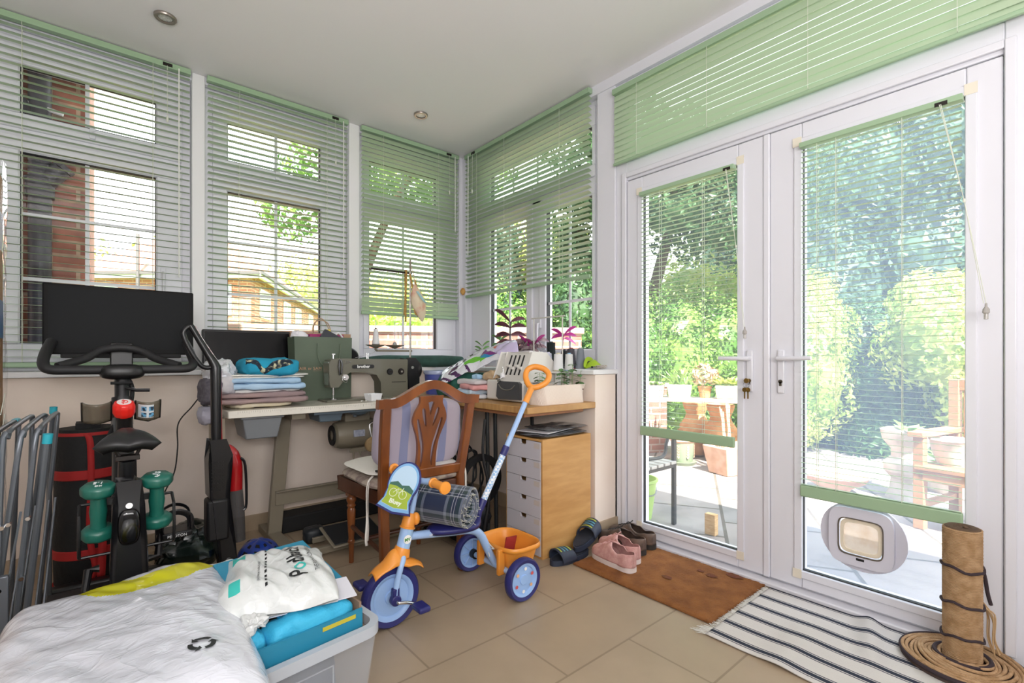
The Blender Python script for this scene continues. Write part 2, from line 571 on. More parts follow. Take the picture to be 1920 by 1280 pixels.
def window(n, label, M, s0, s1, lights, z0=0.985, z1=2.715, mull=()):
    split = (mull[0][0], mull[0][1]) if mull else None
    """lights: (glass s0,s1,z0,z1, list of vertical bars, list of horizontal bars)"""
    t = thing('window_%d' % n, label, 'window', M @ Vector(((s0 + s1) / 2, 0, z0)), kind='structure')
    b = B()
    ring(b, s0, s1, z0, z1, 0.05, 0.0, 0.07, M)
    b.box(s0 + .05, s1 - .05, 0.0, 0.07, 2.17, 2.225, 0, M)
    for (a, c, e, f) in mull: b.box(a, c, 0.0, 0.07, e, f, 0, M)
    b.done('frame', upvc, t, bevel=0.004)
    for L in lights:
        g0, g1, y0, y1 = L[:4]
        b = B()
        ol, orr, ob_, ot = s0 + .043, s1 - .043, (2.218 if y0 > 2.2 else z0 + .045), (z1 - .045 if y0 > 2.2 else 2.177)
        if split and y0 < 2.2:
            if g1 < split[0]: orr = split[0] + .007
            else: ol = split[1] - .007
        b.box(ol, orr, -0.014, 0.06, ob_, y0 - .006, 0, M).box(ol, orr, -0.014, 0.06, y1 + .006, ot, 0, M)
        b.box(ol, g0 - .006, -0.014, 0.06, y0 - .006, y1 + .006, 0, M).box(g1 + .006, orr, -0.014, 0.06, y0 - .006, y1 + .006, 0, M)
        ring(b, g0 - .014, g1 + .014, y0 - .014, y1 + .014, 0.012, -0.006, 0.05, M)
        sash = b.done('sash', upvc, t, bevel=0.004)
        b = B(); ring(b, g0 - .003, g1 + .003, y0 - .003, y1 + .003, 0.004, -0.002, 0.03, M)
        b.done('gasket', black_rub, sash, smooth=0)
        b = B(); pane(b, g0, g1, y0, y1, 0.02, M)
        b.done('glass', glass, sash, smooth=0)
        b = B()
        for v in L[4]: b.box(v - .009, v + .009, 0.012, 0.019, y0, y1, 0, M)
        for h in L[5]: b.box(g0, g1, 0.0125, 0.0185, h - .009, h + .009, 0, M)
        b.done('glazing_bar', upvc, sash)
        if L[6]:
            hx, hz, up = L[6]
            b = B(); b.box(hx - .012, hx + .012, -0.03, -0.014, hz - .03, hz + .03, 0, M)
            if up: b.tube([(hx, -.03, hz), (hx, -.045, hz), (hx, -.048, hz - .11)], [.008, .009, .007], 8, M=M)
            else: b.tube([(hx, -.03, hz), (hx + .01, -.045, hz), (hx + .1, -.048, hz - .01)], [.008, .009, .007], 8, M=M)
            b.done('window_handle', upvc, sash, bevel=0.003)
    return t
Mb = wframe((0, WY, 0), (1, 0, 0), (0, 1, 0))
for n, lab, s0, s1, g0, g1 in ((1, 'white framed window behind the exercise bike screen, brick wall outside', -0.488, 0.413, -0.311, 0.242),
                               (2, 'white framed window behind the black monitor, rooftops outside', 0.484, 1.370, 0.611, 1.181),
                               (3, 'white framed window nearest the corner with its blind part raised', 1.454, 2.328, 1.546, 2.125)):
    gm = g0 + (g1 - g0) * (0.5 if n > 1 else 0.46)
    window(n, lab, Mb, s0, s1, [(g0, g1, 2.30, 2.54, [gm], [], ((g0 + g1) / 2, 2.268, False)),
                                (g0, g1, 1.13, 2.10, [gm], [1.46, 1.79], (g1 + .035, 1.55, True))])
Ms = wframe((WX + 0.02, 0, 0), (0, 1, 0), (1, 0, 0))
window(4, 'wide white side window with two opening casements above the sill plants', Ms, 1.988, 3.405,
       [(2.06, 3.12, 2.30, 2.54, [2.32, 2.59, 2.86], [], (2.6, 2.268, False)),
        (2.06, 2.478, 1.115, 2.10, [2.27], [1.44, 1.77], (2.53, 1.30, True)),
        (2.69, 3.12, 1.115, 2.10, [2.905], [1.44, 1.77], None)], mull=[(2.54, 2.63, 1.0, 2.2)])

# ---- the glazed double door and its transom
Md = wframe((WX, 0, 0), (0, 1, 0), (1, 0, 0))
b = B()
b.box(0.10, 0.185, -0.012, 0.09, 0, 2.70, 0, Md)
b.box(1.765, 1.845, -0.012, 0.09, 0, 2.70, 0, Md)
b.box(0.185, 1.765, -0.012, 0.09, 2.105, 2.215, 0, Md)
b.box(0.185, 1.765, -0.012, 0.09, 2.64, 2.70, 0, Md)
b.box(0.185, 1.765, 0.0, 0.09, 0, 0.028, 0, Md)
for a in (0.155, 1.765): b.box(a, a + .03, -0.028, -0.012, 0.03, 2.15, 0, Md)
b.box(0.1855, 1.7645, -0.0275, -0.012, 2.12, 2.1495, 0, Md)
struct(b, 'trim_9', upvc, 'white door frame round the glazed double doors', 'door frame', bevel=0.004)
b = B(); b.box(0.16, 1.79, -0.005, 0.06, 2.215, 2.64, 0, Md)
t = thing('window_5', 'fixed transom window above the glazed doors, hidden by a closed blind', 'window', Md @ Vector((0.97, 0, 2.215)), kind='structure')
b = B(); ring(b, .186, 1.764, 2.216, 2.639, .04, 0.0, .07, Md); b.done('frame', upvc, t, bevel=0.003)
b = B(); pane(b, .226, 1.724, 2.256, 2.599, .03, Md); b.done('glass', glass, t, smooth=0)
struct(B().box(0.19, 1.76, -0.062, 0.0, 0.0, 0.022, 0, Md), 'trim_11', upvc, 'white threshold strip along the foot of the glazed doors', 'door threshold', bevel=.006)
tape = mat('yellowed_tape', '#e4dccb', 0.6)
brass = mat('brass', '#a98a4d', 0.3, metal=1)

def door(n, label, s0, s1, g0, g1, gl, handle_s, hdir, keys):
    t = thing('door_%d' % n, label, 'door', Md @ Vector(((s0 + s1) / 2, 0, 0.03)), kind='structure')
    b = B()
    z0, z1 = 0.03, 2.098
    b.box(s0, g0 - .0, -0.018, 0.05, z0, z1, 0, Md)
    b.box(g1, s1, -0.018, 0.05, z0, z1, 0, Md)
    b.box(g0, g1, -0.018, 0.05, z0, 0.105, 0, Md)
    b.box(g0, g1, -0.018, 0.05, 2.0, z1, 0, Md)
    b.done('leaf_frame', upvc, t, bevel=0.005)
    b = B(); ring(b, g0 - .03, g1 + .03, 0.075, 2.03, 0.032, -0.026, 0.02, Md)
    b.done('glazing_bead', upvc, t, bevel=0.003)
    b = B()
    for (a, c) in ((g0 - .032, 0.073), (g1 - .002, 0.073), (g0 - .032, 1.995), (g1 - .002, 1.995)):
        b.box(a, a + .036, -0.0275, -0.026, c, c + .04, 0, Md)
    b.done('corner_tape', tape, t, smooth=0)
    b = B(); ring(b, g0 - .001, g1 + .001, .106, 1.999, .005, -0.01, 0.01, Md); b.done('gasket', black_rub, t, smooth=0)
    b = B(); pane(b, g0, g1, 0.105, 2.0, 0.01, Md); b.done('glass', gl, t, smooth=0)
    h = handle_s
    b = B()
    b.lathe([(0.0, 0), (.016, 0), (.016, .012)], (0, 0, 0), 4)
    b = B(); b.box(h - .016, h + .016, -0.03, -0.018, 0.89, 1.09, 0, Md)
    pl = b.done('handle_plate', upvc, t, bevel=0.012)
    b = B(); b.tube([(h, -.03, 1.05), (h, -.055, 1.05), (h + hdir * .02, -.062, 1.05), (h + hdir * .135, -.062, 1.052)], [.011, .011, .010, .009], 12, M=Md)
    b.done('handle_lever', upvc, pl)
    b = B(); b.cyl((h, -.034, .945), (h, -.03, .945), .009, n=16, M=Md).box(h - .005, h + .005, -.034, -.03, .925, .945, 0, Md)
    b.done('keyhole', mat('lock_metal', '#6f675c', 0.35, metal=0.9), pl)
    return t
d1 = door(1, 'left glazed door leaf with a bunch of keys in its lock', 0.985, 1.762, 1.104, 1.655, glass_door, 1.045, 1, True)
d2 = door(2, 'right glazed door leaf with a round cat flap in the glass', 0.188, 0.955, 0.283, 0.821, glass_door2, 0.905, -1, False)
b = B(); b.box(0.955, 0.985, -0.026, 0.05, 0.03, 2.098, 0, Md)
struct(b, 'trim_10', upvc, 'white meeting strip between the two door leaves', 'door trim', bevel=0.006)
# keys
t = thing('key_bunch', 'bunch of brass keys hanging from the left door lock', 'keys', Md @ Vector((1.045, -0.045, 0.87)))
b = B(); b.box(1.041, 1.049, -.06, -.032, .937, .953, 0, Md); b.cyl((1.045, -.06, .945), (1.045, -.064, .945), .012, n=14, M=Md); b.done('lock_key', brass, t, bevel=.001)
b = B(); b.tube([(1.045 + .014 * math.cos(a), -.062, .925 + .014 * math.sin(a)) for a in [i * PI / 6 for i in range(12)]], .0014, 6, closed=True, M=Md); b.done('key_ring', steel, t)
for k, dx in enumerate((-.008, .006)):
    b = B(); b.lathe([(0, -.0015), (.011, -.0015), (.011, .0015), (0, .0015)], (1.045 + dx, -.062 - k * .004, .902), 14, ax='Y', M=Md); b.box(1.042 + dx, 1.048 + dx, -.0635 - k * .004, -.0605 - k * .004, .86, .895, 0, Md)
    b.done('key', brass, t)
# cat flap
t = thing('cat_flap', 'round grey-white cat flap fitted in the right door glass', 'cat flap', Md @ Vector((0.598, -0.02, 0.17)))
cfm = mat('cat_flap_plastic', '#d3d2de', 0.35)
c0, cz = 0.600, 0.315
def sup(a, rx, ry, e): return (c0 + rx * math.copysign(abs(math.cos(a)) ** (2 / e), math.cos(a)), cz + ry * math.copysign(abs(math.sin(a)) ** (2 / e), math.sin(a)))
N = 48
disc = [sup(2 * PI * i / N, .150, .142, 2.1) for i in range(N)]
hole = [sup(2 * PI * i / N, .078, .076, 6) for i in range(N)]
b = B(); b.prism(disc, -0.008, 0.004, holes=[hole], M=Md); b.done('mounting_plate', cfm, t, bevel=.004)
b = B(); b.prism([sup(2 * PI * i / N, .112, .118, 5) for i in range(N)], -0.032, -0.008, holes=[hole], M=Md); b.done('housing', cfm, t, bevel=.008, seg=3)
b = B(); b.prism([sup(2 * PI * i / N, .079, .077, 6) for i in range(N)], -0.0345, -0.026, holes=[[sup(2 * PI * i / N, .075, .073, 6) for i in range(N)]], M=Md); b.done('rim', mat('rim_brown', '#5f564e', .5), t, bevel=.001)
b = B(); b.prism([sup(2 * PI * i / N, .072, .070, 5) for i in range(N)], -0.022, -0.018, M=Md)
fl = b.done('flap', mat('smoky_flap', '#f0e3d0', 0.2, alpha=0.55, col2='#d9bd97', nscale=14), t)
b = B(); b.prism([sup(2 * PI * i / N, .0725, .0705, 5) for i in range(N)], -0.025, -0.016, holes=[[sup(2 * PI * i / N, .060, .058, 5) for i in range(N)]], M=Md); b.done('flap_edge', mat('flap_edge', '#e8dcc6', 0.4), fl, bevel=.002)
b = B(); b.box(c0 - .014, c0 + .014, -.034, -.03, .222, .232, 0, Md); b.done('latch', black_s, t, bevel=.002)

# little hanging crystal/cord stops are parts of the blinds below

# downlights
b0 = None
for (x, y, lab) in ((0.246, 2.98, 'round recessed downlight in the ceiling above the exercise bike'), (1.713, 3.017, 'round recessed downlight in the ceiling near the window corner')):
    t = thing('ceiling_light', lab, 'ceiling light', (x, y, CZ - .008), group='recessed ceiling downlights', local=True)
    b = B(); b.lathe([(.030, .0), (.034, -.004), (.045, -.004), (.049, 0.002), (.049, .0075), (.030, .0075)], n=32); b.done('bezel', mat('brushed_bezel', '#9c938a', 0.3, metal=0.8), t)
    b = B(); b.lathe([(0, .002), (.030, .002), (.030, .0075)], n=24); b.done('lamp_lens', mat('lamp_lens', '#e4e4e0', 0.2, col2='#b7b7b2', nscale=160), t)

# ---- venetian blinds
def blind(label, M, s0, s1, d, z1, z0, pitch, w, tilt, cords, rail=.028, clos_below=None, tilt2=None, wand=None, hr=.032, rb=.026, tilt_low=None):
    """M wall frame; d is the slat centre (negative = towards the room)"""
    t = thing('venetian_blind', label, 'blind', M @ Vector(((s0 + s1) / 2, d, z0)), group='green venetian blinds')
    b = B(); b.box(s0, s1, d - .018, d + .018, z1 - hr, z1, 0, M); b.done('headrail', blind_rail, t, bevel=.002)
    b = B()
    z = z1 - hr - pitch * .7
    k = 0
    while z > z0 + rb:
        a = tilt
        if tilt2 and z < clos_below: a = tilt2
        a = R(a + 1.5 * math.sin(k * 2.1))
        sag = 0
        pr = []
        for q in (-1, -.5, 0, .5, 1):
            x = q * w / 2; h = (1 - q * q) * w * .07
            pr.append((d + x * math.cos(a) - h * math.sin(a) * -1 * 0, z + h + x * math.sin(a)))
        vs = []
        for (dd, zz) in pr: vs += [(s0 + .004, dd, zz), (s1 - .004, dd, zz)]
        b.add(vs, [(2 * i, 2 * i + 1, 2 * i + 3, 2 * i + 2) for i in range(4)], 0, M)
        z -= pitch; k += 1
    b.done('slats', blind_green, t, smooth=60)
    b = B(); b.box(s0, s1, d - .009, d + .009, z0, z0 + rb, 0, M); b.done('bottom_rail', blind_rail, t, bevel=.006, seg=3)
    for c in cords:
        b = B()
        for dd in (-w / 2, w / 2):
            b.tube([(c, d + dd, z1 - hr), (c, d + dd, z0 + rb)], .0011, 5, M=M)
        b.tube([(c, d - w / 2, z0 + rb), (c, d + w / 2, z0 + rb)], .0011, 5, M=M)
        b.done('ladder_cord', cord_m, t)
    if wand:
        ws, wz = wand
        b = B(); b.tube([(ws, d - .03, z1 - hr * .8), (ws, d - .032, wz)], .0035, 8, M=M); b.done('tilt_wand', mat('clear_wand', '#e6e8e0', .25), t)
        b = B(); b.tube([(ws - .055, d - .026, z1 - hr * .8), (ws - .055, d - .03, z1 - .32)], .0012, 5, M=M); b.lathe([(.003, 0), (.006, .006), (.006, .026), (.003, .032)], (ws - .055, d - .03, z1 - .35), 10, M=M); b.done('lift_cord', cord_m, t)
        b = B(); b.box(ws - .075, ws - .03, d - .022, d - .018, z1 - hr * .8, z1 - .008, 0, M); b.done('cord_lock', brown_dark, t)
    return t
blind('long green venetian blind behind the exercise bike screen, slats open', Mb, -0.47, 0.405, -0.075, 2.752, 1.005, .0372, .034, 3, (-.30, .225), wand=(.345, 1.52))
blind('long green venetian blind behind the black monitor, slats open', Mb, 0.488, 1.352, -0.075, 2.752, 1.005, .0372, .034, -5, (.66, 1.20), wand=(1.31, 1.62))
blind('green venetian blind in the corner window, raised above the brick view', Mb, 1.452, 2.300, -0.075, 2.752, 1.375, .0345, .034, -26, (1.62, 2.10), clos_below=1.52, tilt2=-62, wand=(2.25, 2.1))
blind('green venetian blind across the wide side window, bottom rail slanting in view', Ms, 2.012, 3.375, -0.075, 2.748, 1.555, .0350, .034, -16, (2.27, 2.85, 3.2), wand=(3.30, 1.9))
blind('wide closed green venetian blind above the glazed doors', Md, 0.02, 1.835, -0.050, 2.655, 2.200, .0340, .039, 77.5, (.30, .78, 1.24, 1.66), rb=.018)
bd1 = blind('green venetian blind on the left door glass, ending above the patio view', Md, 1.108, 1.648, -0.045, 1.995, 0.615, .0235, .019, -2, (1.27, 1.52), rb=.052, hr=.022)
bd2 = blind('green venetian blind on the right door glass, ending at the cat flap', Md, 0.287, 0.817, -0.045, 1.995, 0.445, .0235, .019, -3, (.46, .68, .75), rb=.052, hr=.022)
def pull(t, M, s0, z0, s1, z1, d):
    b = B(); m = ((s0 + s1) / 2 - .004, d - .008, (z0 + z1) / 2)
    b.tube([(s0, d, z0), m, (s1, d - .012, z1)], .0012, 5, M=M)
    b.tube([(s0 + .004, d, z0), m, (s1 + .006, d - .012, z1)], .0012, 5, M=M)
    b.tube([(m[0], m[1], m[2] - .006), (m[0], m[1], m[2] + .006)], .004, 8, M=M)
    b.done('pull_cord', cord_m, t)
    b = B(); b.lathe([(.003, .0), (.004, -.012), (.009, -.02), (.010, -.032), (.006, -.036), (.006, -.055), (.0, -.056)], (s1, d - .012, z1), 12, M=M)
    b.done('cord_toggle', mat('clear_toggle', '#c9c4bd', .12, trans=0.4), t)
    b = B(); b.box(s0 - .018, s0 + .018, d + .002, d + .006, z0 - .004, z0 + .010, 0, M); b.done('cord_lock', brown_dark, t)
pull(bd1, Md, 1.14, 1.975, 1.045, 1.20, -.066)
pull(bd2, Md, .345, 1.975, .225, 1.24, -.066)
# ================================================================ OUTSIDE
GZ = -0.10
slab_m = brickmat('patio_slab', '#a0948c', '#8b8784', '#5c564d', (0.87, 0.49, 0), (-0.49, 0.87, 0), 0.62, 0.62, 0.012, oy=0.2, rough=0.85, bump=0.3, nz=0.3, nsc=3, offs=0.5)
b = B(); b.box(2.55, 12, -6, 9, GZ - .1, GZ).box(-8, 2.55, 3.62, 9, GZ - .1, GZ)
struct(b, 'ground', slab_m, 'pale paving slabs of the sunny patio', 'patio')
grass_m = mat('lawn', '#7d9a4c', 0.9, col2='#5f7d38', nscale=4)
struct(B().box(-60, 60, 9, 90, GZ - .2, GZ - .02).box(12, 60, -30, 9, GZ - .2, GZ - .02), 'terrain', grass_m, 'grass beyond the garden', 'lawn')

def leafmat(name, c1, c2, nscale=3.0):
    m, t, p = nodemat(name)
    n = t.nodes.new('ShaderNodeTexNoise'); n.inputs['Scale'].default_value = nscale; n.inputs['Detail'].default_value = 8
    g = t.nodes.new('ShaderNodeNewGeometry')
    t.links.new(g.outputs['Position'], n.inputs[0])
    r = t.nodes.new('ShaderNodeValToRGB')
    r.color_ramp.elements[0].position = .38; r.color_ramp.elements[1].position = .62
    r.color_ramp.elements[0].color = lin(c1); r.color_ramp.elements[1].color = lin(c2)
    t.links.new(n.outputs[0], r.inputs[0]); t.links.new(r.outputs[0], p.inputs['Base Color'])
    p.inputs['Roughness'].default_value = .45
    tl = t.nodes.new('ShaderNodeBsdfTranslucent'); t.links.new(r.outputs[0], tl.inputs[0])
    mx = t.nodes.new('ShaderNodeMixShader'); mx.inputs[0].default_value = .35
    t.links.new(p.outputs[0], mx.inputs[1]); t.links.new(tl.outputs[0], mx.inputs[2])
    t.links.new(mx.outputs[0], t.nodes['Material Output'].inputs[0])
    return m
leaf_mid = leafmat('hedge_leaves', '#4f7a34', '#86ab52')
leaf_lit = leafmat('pale_leaves', '#8fae4e', '#c6cf74')
leaf_dark = leafmat('dark_leaves', '#2f4f33', '#4d7340')
leaf_blue = leafmat('conifer_leaves', '#38544a', '#56775c')
bark = mat('bark', '#5b4a3c', 0.9)

def foliage(b, rnd, blobs, n, size, mi=0, core=0.86):
    """leaf blades over ellipsoids (cx,cy,cz,rx,ry,rz); shares by area"""
    ar = [(k[3] * k[4] * k[5]) ** (2 / 3) for k in blobs]
    tot = sum(ar)
    for k, a in zip(blobs, ar):
        cx, cy, cz, rx, ry, rz = k
        if core: b.blob((cx, cy, cz), (rx * core, ry * core, rz * core), amp=.10 * min(rx, rz), freq=2.2, seed=cx, nu=20, nv=12, mi=mi)
        for _ in range(int(n * a / tot)):
            z = rnd.uniform(-.75, 1); th = rnd.uniform(0, 2 * PI); q = math.sqrt(1 - z * z)
            d = Vector((q * math.cos(th), q * math.sin(th), z))
            p0 = Vector((cx + d.x * rx, cy + d.y * ry, cz + d.z * rz))
            s = rnd.uniform(.80, 1.16) + .34 * nz(p0, 2.6, cx)
            p = Vector((cx + d.x * rx * s, cy + d.y * ry * s, cz + d.z * rz * s))
            if p.z < GZ: continue
            nn = (d + Vector((rnd.gauss(0, .5), rnd.gauss(0, .5), rnd.gauss(0, .5)))).normalized()
            t = nn.cross(Vector((rnd.gauss(0, 1), rnd.gauss(0, 1), rnd.gauss(0, 1)))).normalized()
            w = nn.cross(t)
            L = size * rnd.uniform(.7, 1.3)
            b.add([p - t * L * .6, p + w * L * .32 + nn * L * .1, p + t * L * .6, p - w * L * .32 + nn * L * .1], [(0, 1, 2, 3)], mi)
    return b
def bush(name, label, cat, blobs, n, size, m, group=None, trunk=None, seed=1, core=.86):
    rnd = random.Random(seed)
    t = thing(name, label, cat, (blobs[0][0], blobs[0][1], GZ), group=group)
    b = B(); foliage(b, rnd, blobs, n, size, core=core); b.done('foliage', m, t, smooth=0)
    b = B()
    if trunk:
        for tr in trunk: b.tube(tr[0], tr[1], 8, smooth=4)
    else:
        for k in blobs[:4]: b.tube([(k[0], k[1], GZ - .03), (k[0] + .03, k[1], max(GZ + .2, k[2]))], [.05, .03], 7)
    b.done('trunk', bark, t)
    return t
# clipped hedge seen through the left door
hb = []
for i in range(7):
    f = i / 6
    hb.append((4.9 + 2.6 * f, 5.9 - 2.9 * f, .85 + .06 * math.sin(i * 2.2), .62, .62, 1.18))
bush('hedge', 'dense bright green hedge behind the plant table, seen through the left door', 'hedge', hb, 30000, .055, leaf_mid, seed=2)
# hedge and shrubs through the side window / beyond the brick wall
bush('tall_shrub', 'tall dark shrub just right of the brick wall, behind the side window', 'shrub', [(5.5, 5.0, 1.4, .5, .5, 1.6), (5.6, 5.1, 2.3, .35, .35, .9)], 7000, .055, leaf_dark, seed=3)
bush('garden_tree', 'pale green tree rising over the brick wall beyond the side window', 'tree', [(6.3, 6.4, 2.4, .8, .8, 1.2), (6.9, 6.6, 1.6, .8, .8, 1.2), (6.0, 6.9, 1.2, .7, .7, 1.1)], 8000, .08, leaf_lit, seed=4)
bush('garden_tree', 'dark conifer at the left of the side window view', 'tree', [(5.3, 6.6, 1.6, .55, .5, 1.5), (5.35, 6.65, 2.6, .4, .4, 1.1)], 6000, .06, leaf_blue, seed=5)
rb = [(3.5, 6.3, 3.7, .8, .7, .45), (4.1, 5.9, 3.9, .7, .6, .4), (2.7, 6.9, 3.7, .8, .6, .5), (2.2, 7.4, 3.2, .5, .5, .5), (3.9, 6.6, 3.4, .5, .4, .3)]
bush('garden_tree', 'leafy tree whose branches hang across the sky of the corner windows', 'tree', rb, 4200, .09, leaf_mid, seed=6, core=0,
     trunk=[([(3.0, 8.0, GZ), (3.1, 7.6, 1.8), (3.3, 6.8, 3.2), (3.5, 6.3, 3.8)], [.11, .09, .06, .03]), ([(3.1, 7.5, 2.0), (2.6, 7.2, 3.0), (2.3, 7.2, 3.6)], [.06, .04, .02])])
# overhanging tree above the left door view
rb = [(6.4, 3.9, 3.15, 1.0, .8, .55), (7.1, 3.4, 2.9, .9, .8, .45), (5.5, 4.6, 3.3, .8, .7, .5), (6.9, 3.9, 3.9, 1.3, 1.0, .7), (5.6, 4.4, 4.2, 1.1, .9, .6), (7.8, 3.4, 3.7, 1.2, 1.2, .9)]
bush('garden_tree', 'dark leafy tree overhanging the hedge at the top of the left door view', 'tree', rb, 12000, .085, leaf_dark, seed=7, core=.5,
     trunk=[([(7.2, 5.2, GZ), (7.1, 4.8, 1.8), (6.8, 4.2, 3.2), (6.4, 3.9, 3.8)], [.14, .11, .07, .03])])
bush('garden_shrub', 'sunlit yellow-green shrub beyond the hedge in the middle distance', 'shrub', [(8.1, 4.6, 1.5, 1.1, .7, 1.3), (9.2, 3.9, 1.6, 1.0, .7, 1.3)], 8000, .08, leaf_lit, seed=8)
# right door view
bush('garden_shrub', 'sunlit yellow-green shrub at the left edge of the right door view', 'shrub', [(6.9, 2.35, .9, .5, .5, 1.05), (7.35, 2.5, 1.3, .5, .5, .95), (6.65, 2.5, .35, .4, .4, .5)], 9000, .06, leaf_lit, seed=9)
bush('ivy_mound', 'shaded blue-green ivy mound in the middle of the right door view', 'ivy', [(7.7, 1.75, .35, .75, .6, .85), (8.4, 2.2, .9, .7, .6, .95), (7.2, 1.6, .1, .45, .4, .45)], 12000, .06, leaf_dark, seed=10)
bush('garden_shrub', 'large sunlit shrub with pale leaves on the right of the right door view', 'shrub', [(7.3, 1.05, 1.25, .75, .5, .62), (7.8, .75, .75, .85, .6, .75), (7.6, 1.2, 1.7, .5, .4, .35), (8.3, .9, 1.35, .8, .6, .75)], 12000, .07, leaf_lit, seed=11)
bb = [(11.2, 3.6, 2.2, 1.5, 1.4, 2.6), (12.2, 2.2, 2.4, 1.5, 1.3, 2.8), (10.4, 4.6, 2.4, 1.2, 1.2, 2.2), (13, .9, 2.2, 1.5, 1.3, 2.6), (11.6, 3.2, 4.6, 1.6, 1.4, 1.5), (12.6, 1.6, 4.8, 1.6, 1.4, 1.5)]
bush('tall_conifer', 'tall blue-green evergreen screen rising behind everything in the right door', 'tree', bb, 26000, .12, leaf_blue, seed=12)
bush('garden_tree', 'distant light green tree on the skyline behind the red-roofed houses', 'tree', [(-3, 56, 6.5, 5, 3, 4.4), (6, 58, 7.5, 5, 3, 4.4), (20, 62, 8, 7, 4, 5), (30, 60, 7, 7, 4, 5)], 9000, .45, leaf_lit, seed=13)

# garden wall of brick
brick_g = brickmat('garden_brick', '#b0796a', '#9a6557', '#c0ada0', (0.864, -0.504, 0), (0, 0, 1), .225, .075, .010, nz=.3)
cope = mat('stone_coping', '#c2ab93', 0.85, col2='#a6947f', nscale=5)
t = thing('garden_wall', 'low red brick garden wall with a stone coping beyond the windows', 'garden wall', (2.8, 5.25, GZ))
Mw = wframe((1.0 - 2 * .864, 6.3 + 2 * .504, 0), (.864, -.504, 0), (.504, .864, 0))
b = B(); b.box(-1.5, 6.25, 0, .22, GZ, 1.36, 0, Mw); b.done('brickwork', brick_g, t)
b = B(); b.box(-1.5, 6.28, -.03, .25, 1.36, 1.44, 0, Mw); b.done('coping', cope, t, bevel=.01)
# house pier right outside the first window and its downpipe
brick_h = brickmat('house_brick', '#b0705a', '#945443', '#c2a68c', (1, 0, 0), (0, 0, 1), .232, .078, .010, ox=.1, nz=.45, nsc=9)
brick_h2 = brickmat('house_brick_side', '#8f4f3d', '#7a4236', '#a98f79', (0, 1, 0), (0, 0, 1), .232, .078, .010, nz=.45, nsc=9)
struct(B().box(-3.5, -.058, 3.76, 7.5, GZ, 5.6), 'wall_neighbour', brick_h, 'dark red brick house wall close outside the first window', 'house wall')
pipe_m = mat('black_downpipe', '#34343b', .45, col2='#55565f', nscale=7)
t = thing('downpipe', 'black cast downpipe on the brick wall outside the first window', 'downpipe', (-.255, 3.70, GZ))
b = B(); b.cyl((-.255, 3.70, GZ), (-.255, 3.70, 5.2), .048, n=20); b.done('pipe', pipe_m, t)
b = B()
for z in (.9, 1.93, 3.9): b.cyl((-.255, 3.70, z), (-.255, 3.70, z + .09), .060, n=20); b.cyl((-.255, 3.70, z + .09), (-.255, 3.70, z + .105), .065, n=20)
b.done('collar', pipe_m, t, bevel=.004)
b = B(); b.tube([(-.255, 3.70, 1.99), (-.20, 3.69, 2.06), (-.165, 3.68, 2.10)], [.046, .046, .046], 16); b.cyl((-.165, 3.68, 2.10), (-.15, 3.678, 2.118), .052, n=8); b.tube([(-.255, 3.7, 2.3), (-.33, 3.70, 2.42), (-.42, 3.70, 2.46)], .04, 14); b.done('branch', pipe_m, t)
b = B(); b.tube([(-.35, 3.70, 2.44), (-.16, 3.66, 2.40)], .012, 8); b.done('bracket', white_paint, t)

# far terrace houses
brick_f = brickmat('far_brick', '#bd7d66', '#a96a56', '#c9a793', (.7638, -.6455, 0), (0, 0, 1), .45, .15, .02, nz=.2, nsc=1)
roof_m = brickmat('red_roof_tile', '#cf9078', '#c48268', '#a86a54', (.7638, -.6455, 0), (0, 0, 1), .5, .28, .02, nz=.15, nsc=1)
winw = mat('far_window_frame', '#f2f2f4', .4)
wing = mat('far_window_glass', '#b9c4cc', .15)
t = thing('terrace_house', 'red brick house with a hipped red tile roof seen over the garden wall', 'house', (2.6, 29, GZ))
P1 = Vector((5.65, 26.6, 0)); rt = Vector((.7638, -.6455, 0)); bk = Vector((.447, .894, 0))
Fr = Matrix(((rt.x, bk.x, 0, P1.x), (rt.y, bk.y, 0, P1.y), (0, 0, 1, 0), (0, 0, 0, 1)))
EV = 5.15
b = B(); b.box(-8.3, 0, 0, 24, GZ - .3, EV, 0, Fr); b.done('wall', brick_f, t)
b = B()
b.add([(-8.9, -.6, EV), (.6, -.6, EV), (.6, 24.6, EV), (-8.9, 24.6, EV), (-4.1, 4.2, 8.9), (-4.1, 20, 8.9)], [(0, 1, 4), (1, 2, 5, 4), (2, 3, 5), (3, 0, 4, 5), (0, 3, 2, 1)], 0, Fr)
b.done('roof', roof_m, t, smooth=0)
b = B(); b.box(-8.9, .6, -.66, -.5, EV - .22, EV + .05, 0, Fr).box(.5, .66, -.66, 24.6, EV - .22, EV + .05, 0, Fr); b.done('fascia', mat('far_fascia', '#d8d4d2', .6), t)
b = B(); b.box(-8.9, .6, -.78, -.66, EV - .06, EV + .08, 0, Fr).box(.66, .78, -.78, 24.6, EV - .06, EV + .08, 0, Fr); b.cyl((-5.2, -.75, 1), (-5.2, -.75, 7.0), .09, n=8, M=Fr); b.done('gutter', mat('far_gutter', '#54504f', .5), t)
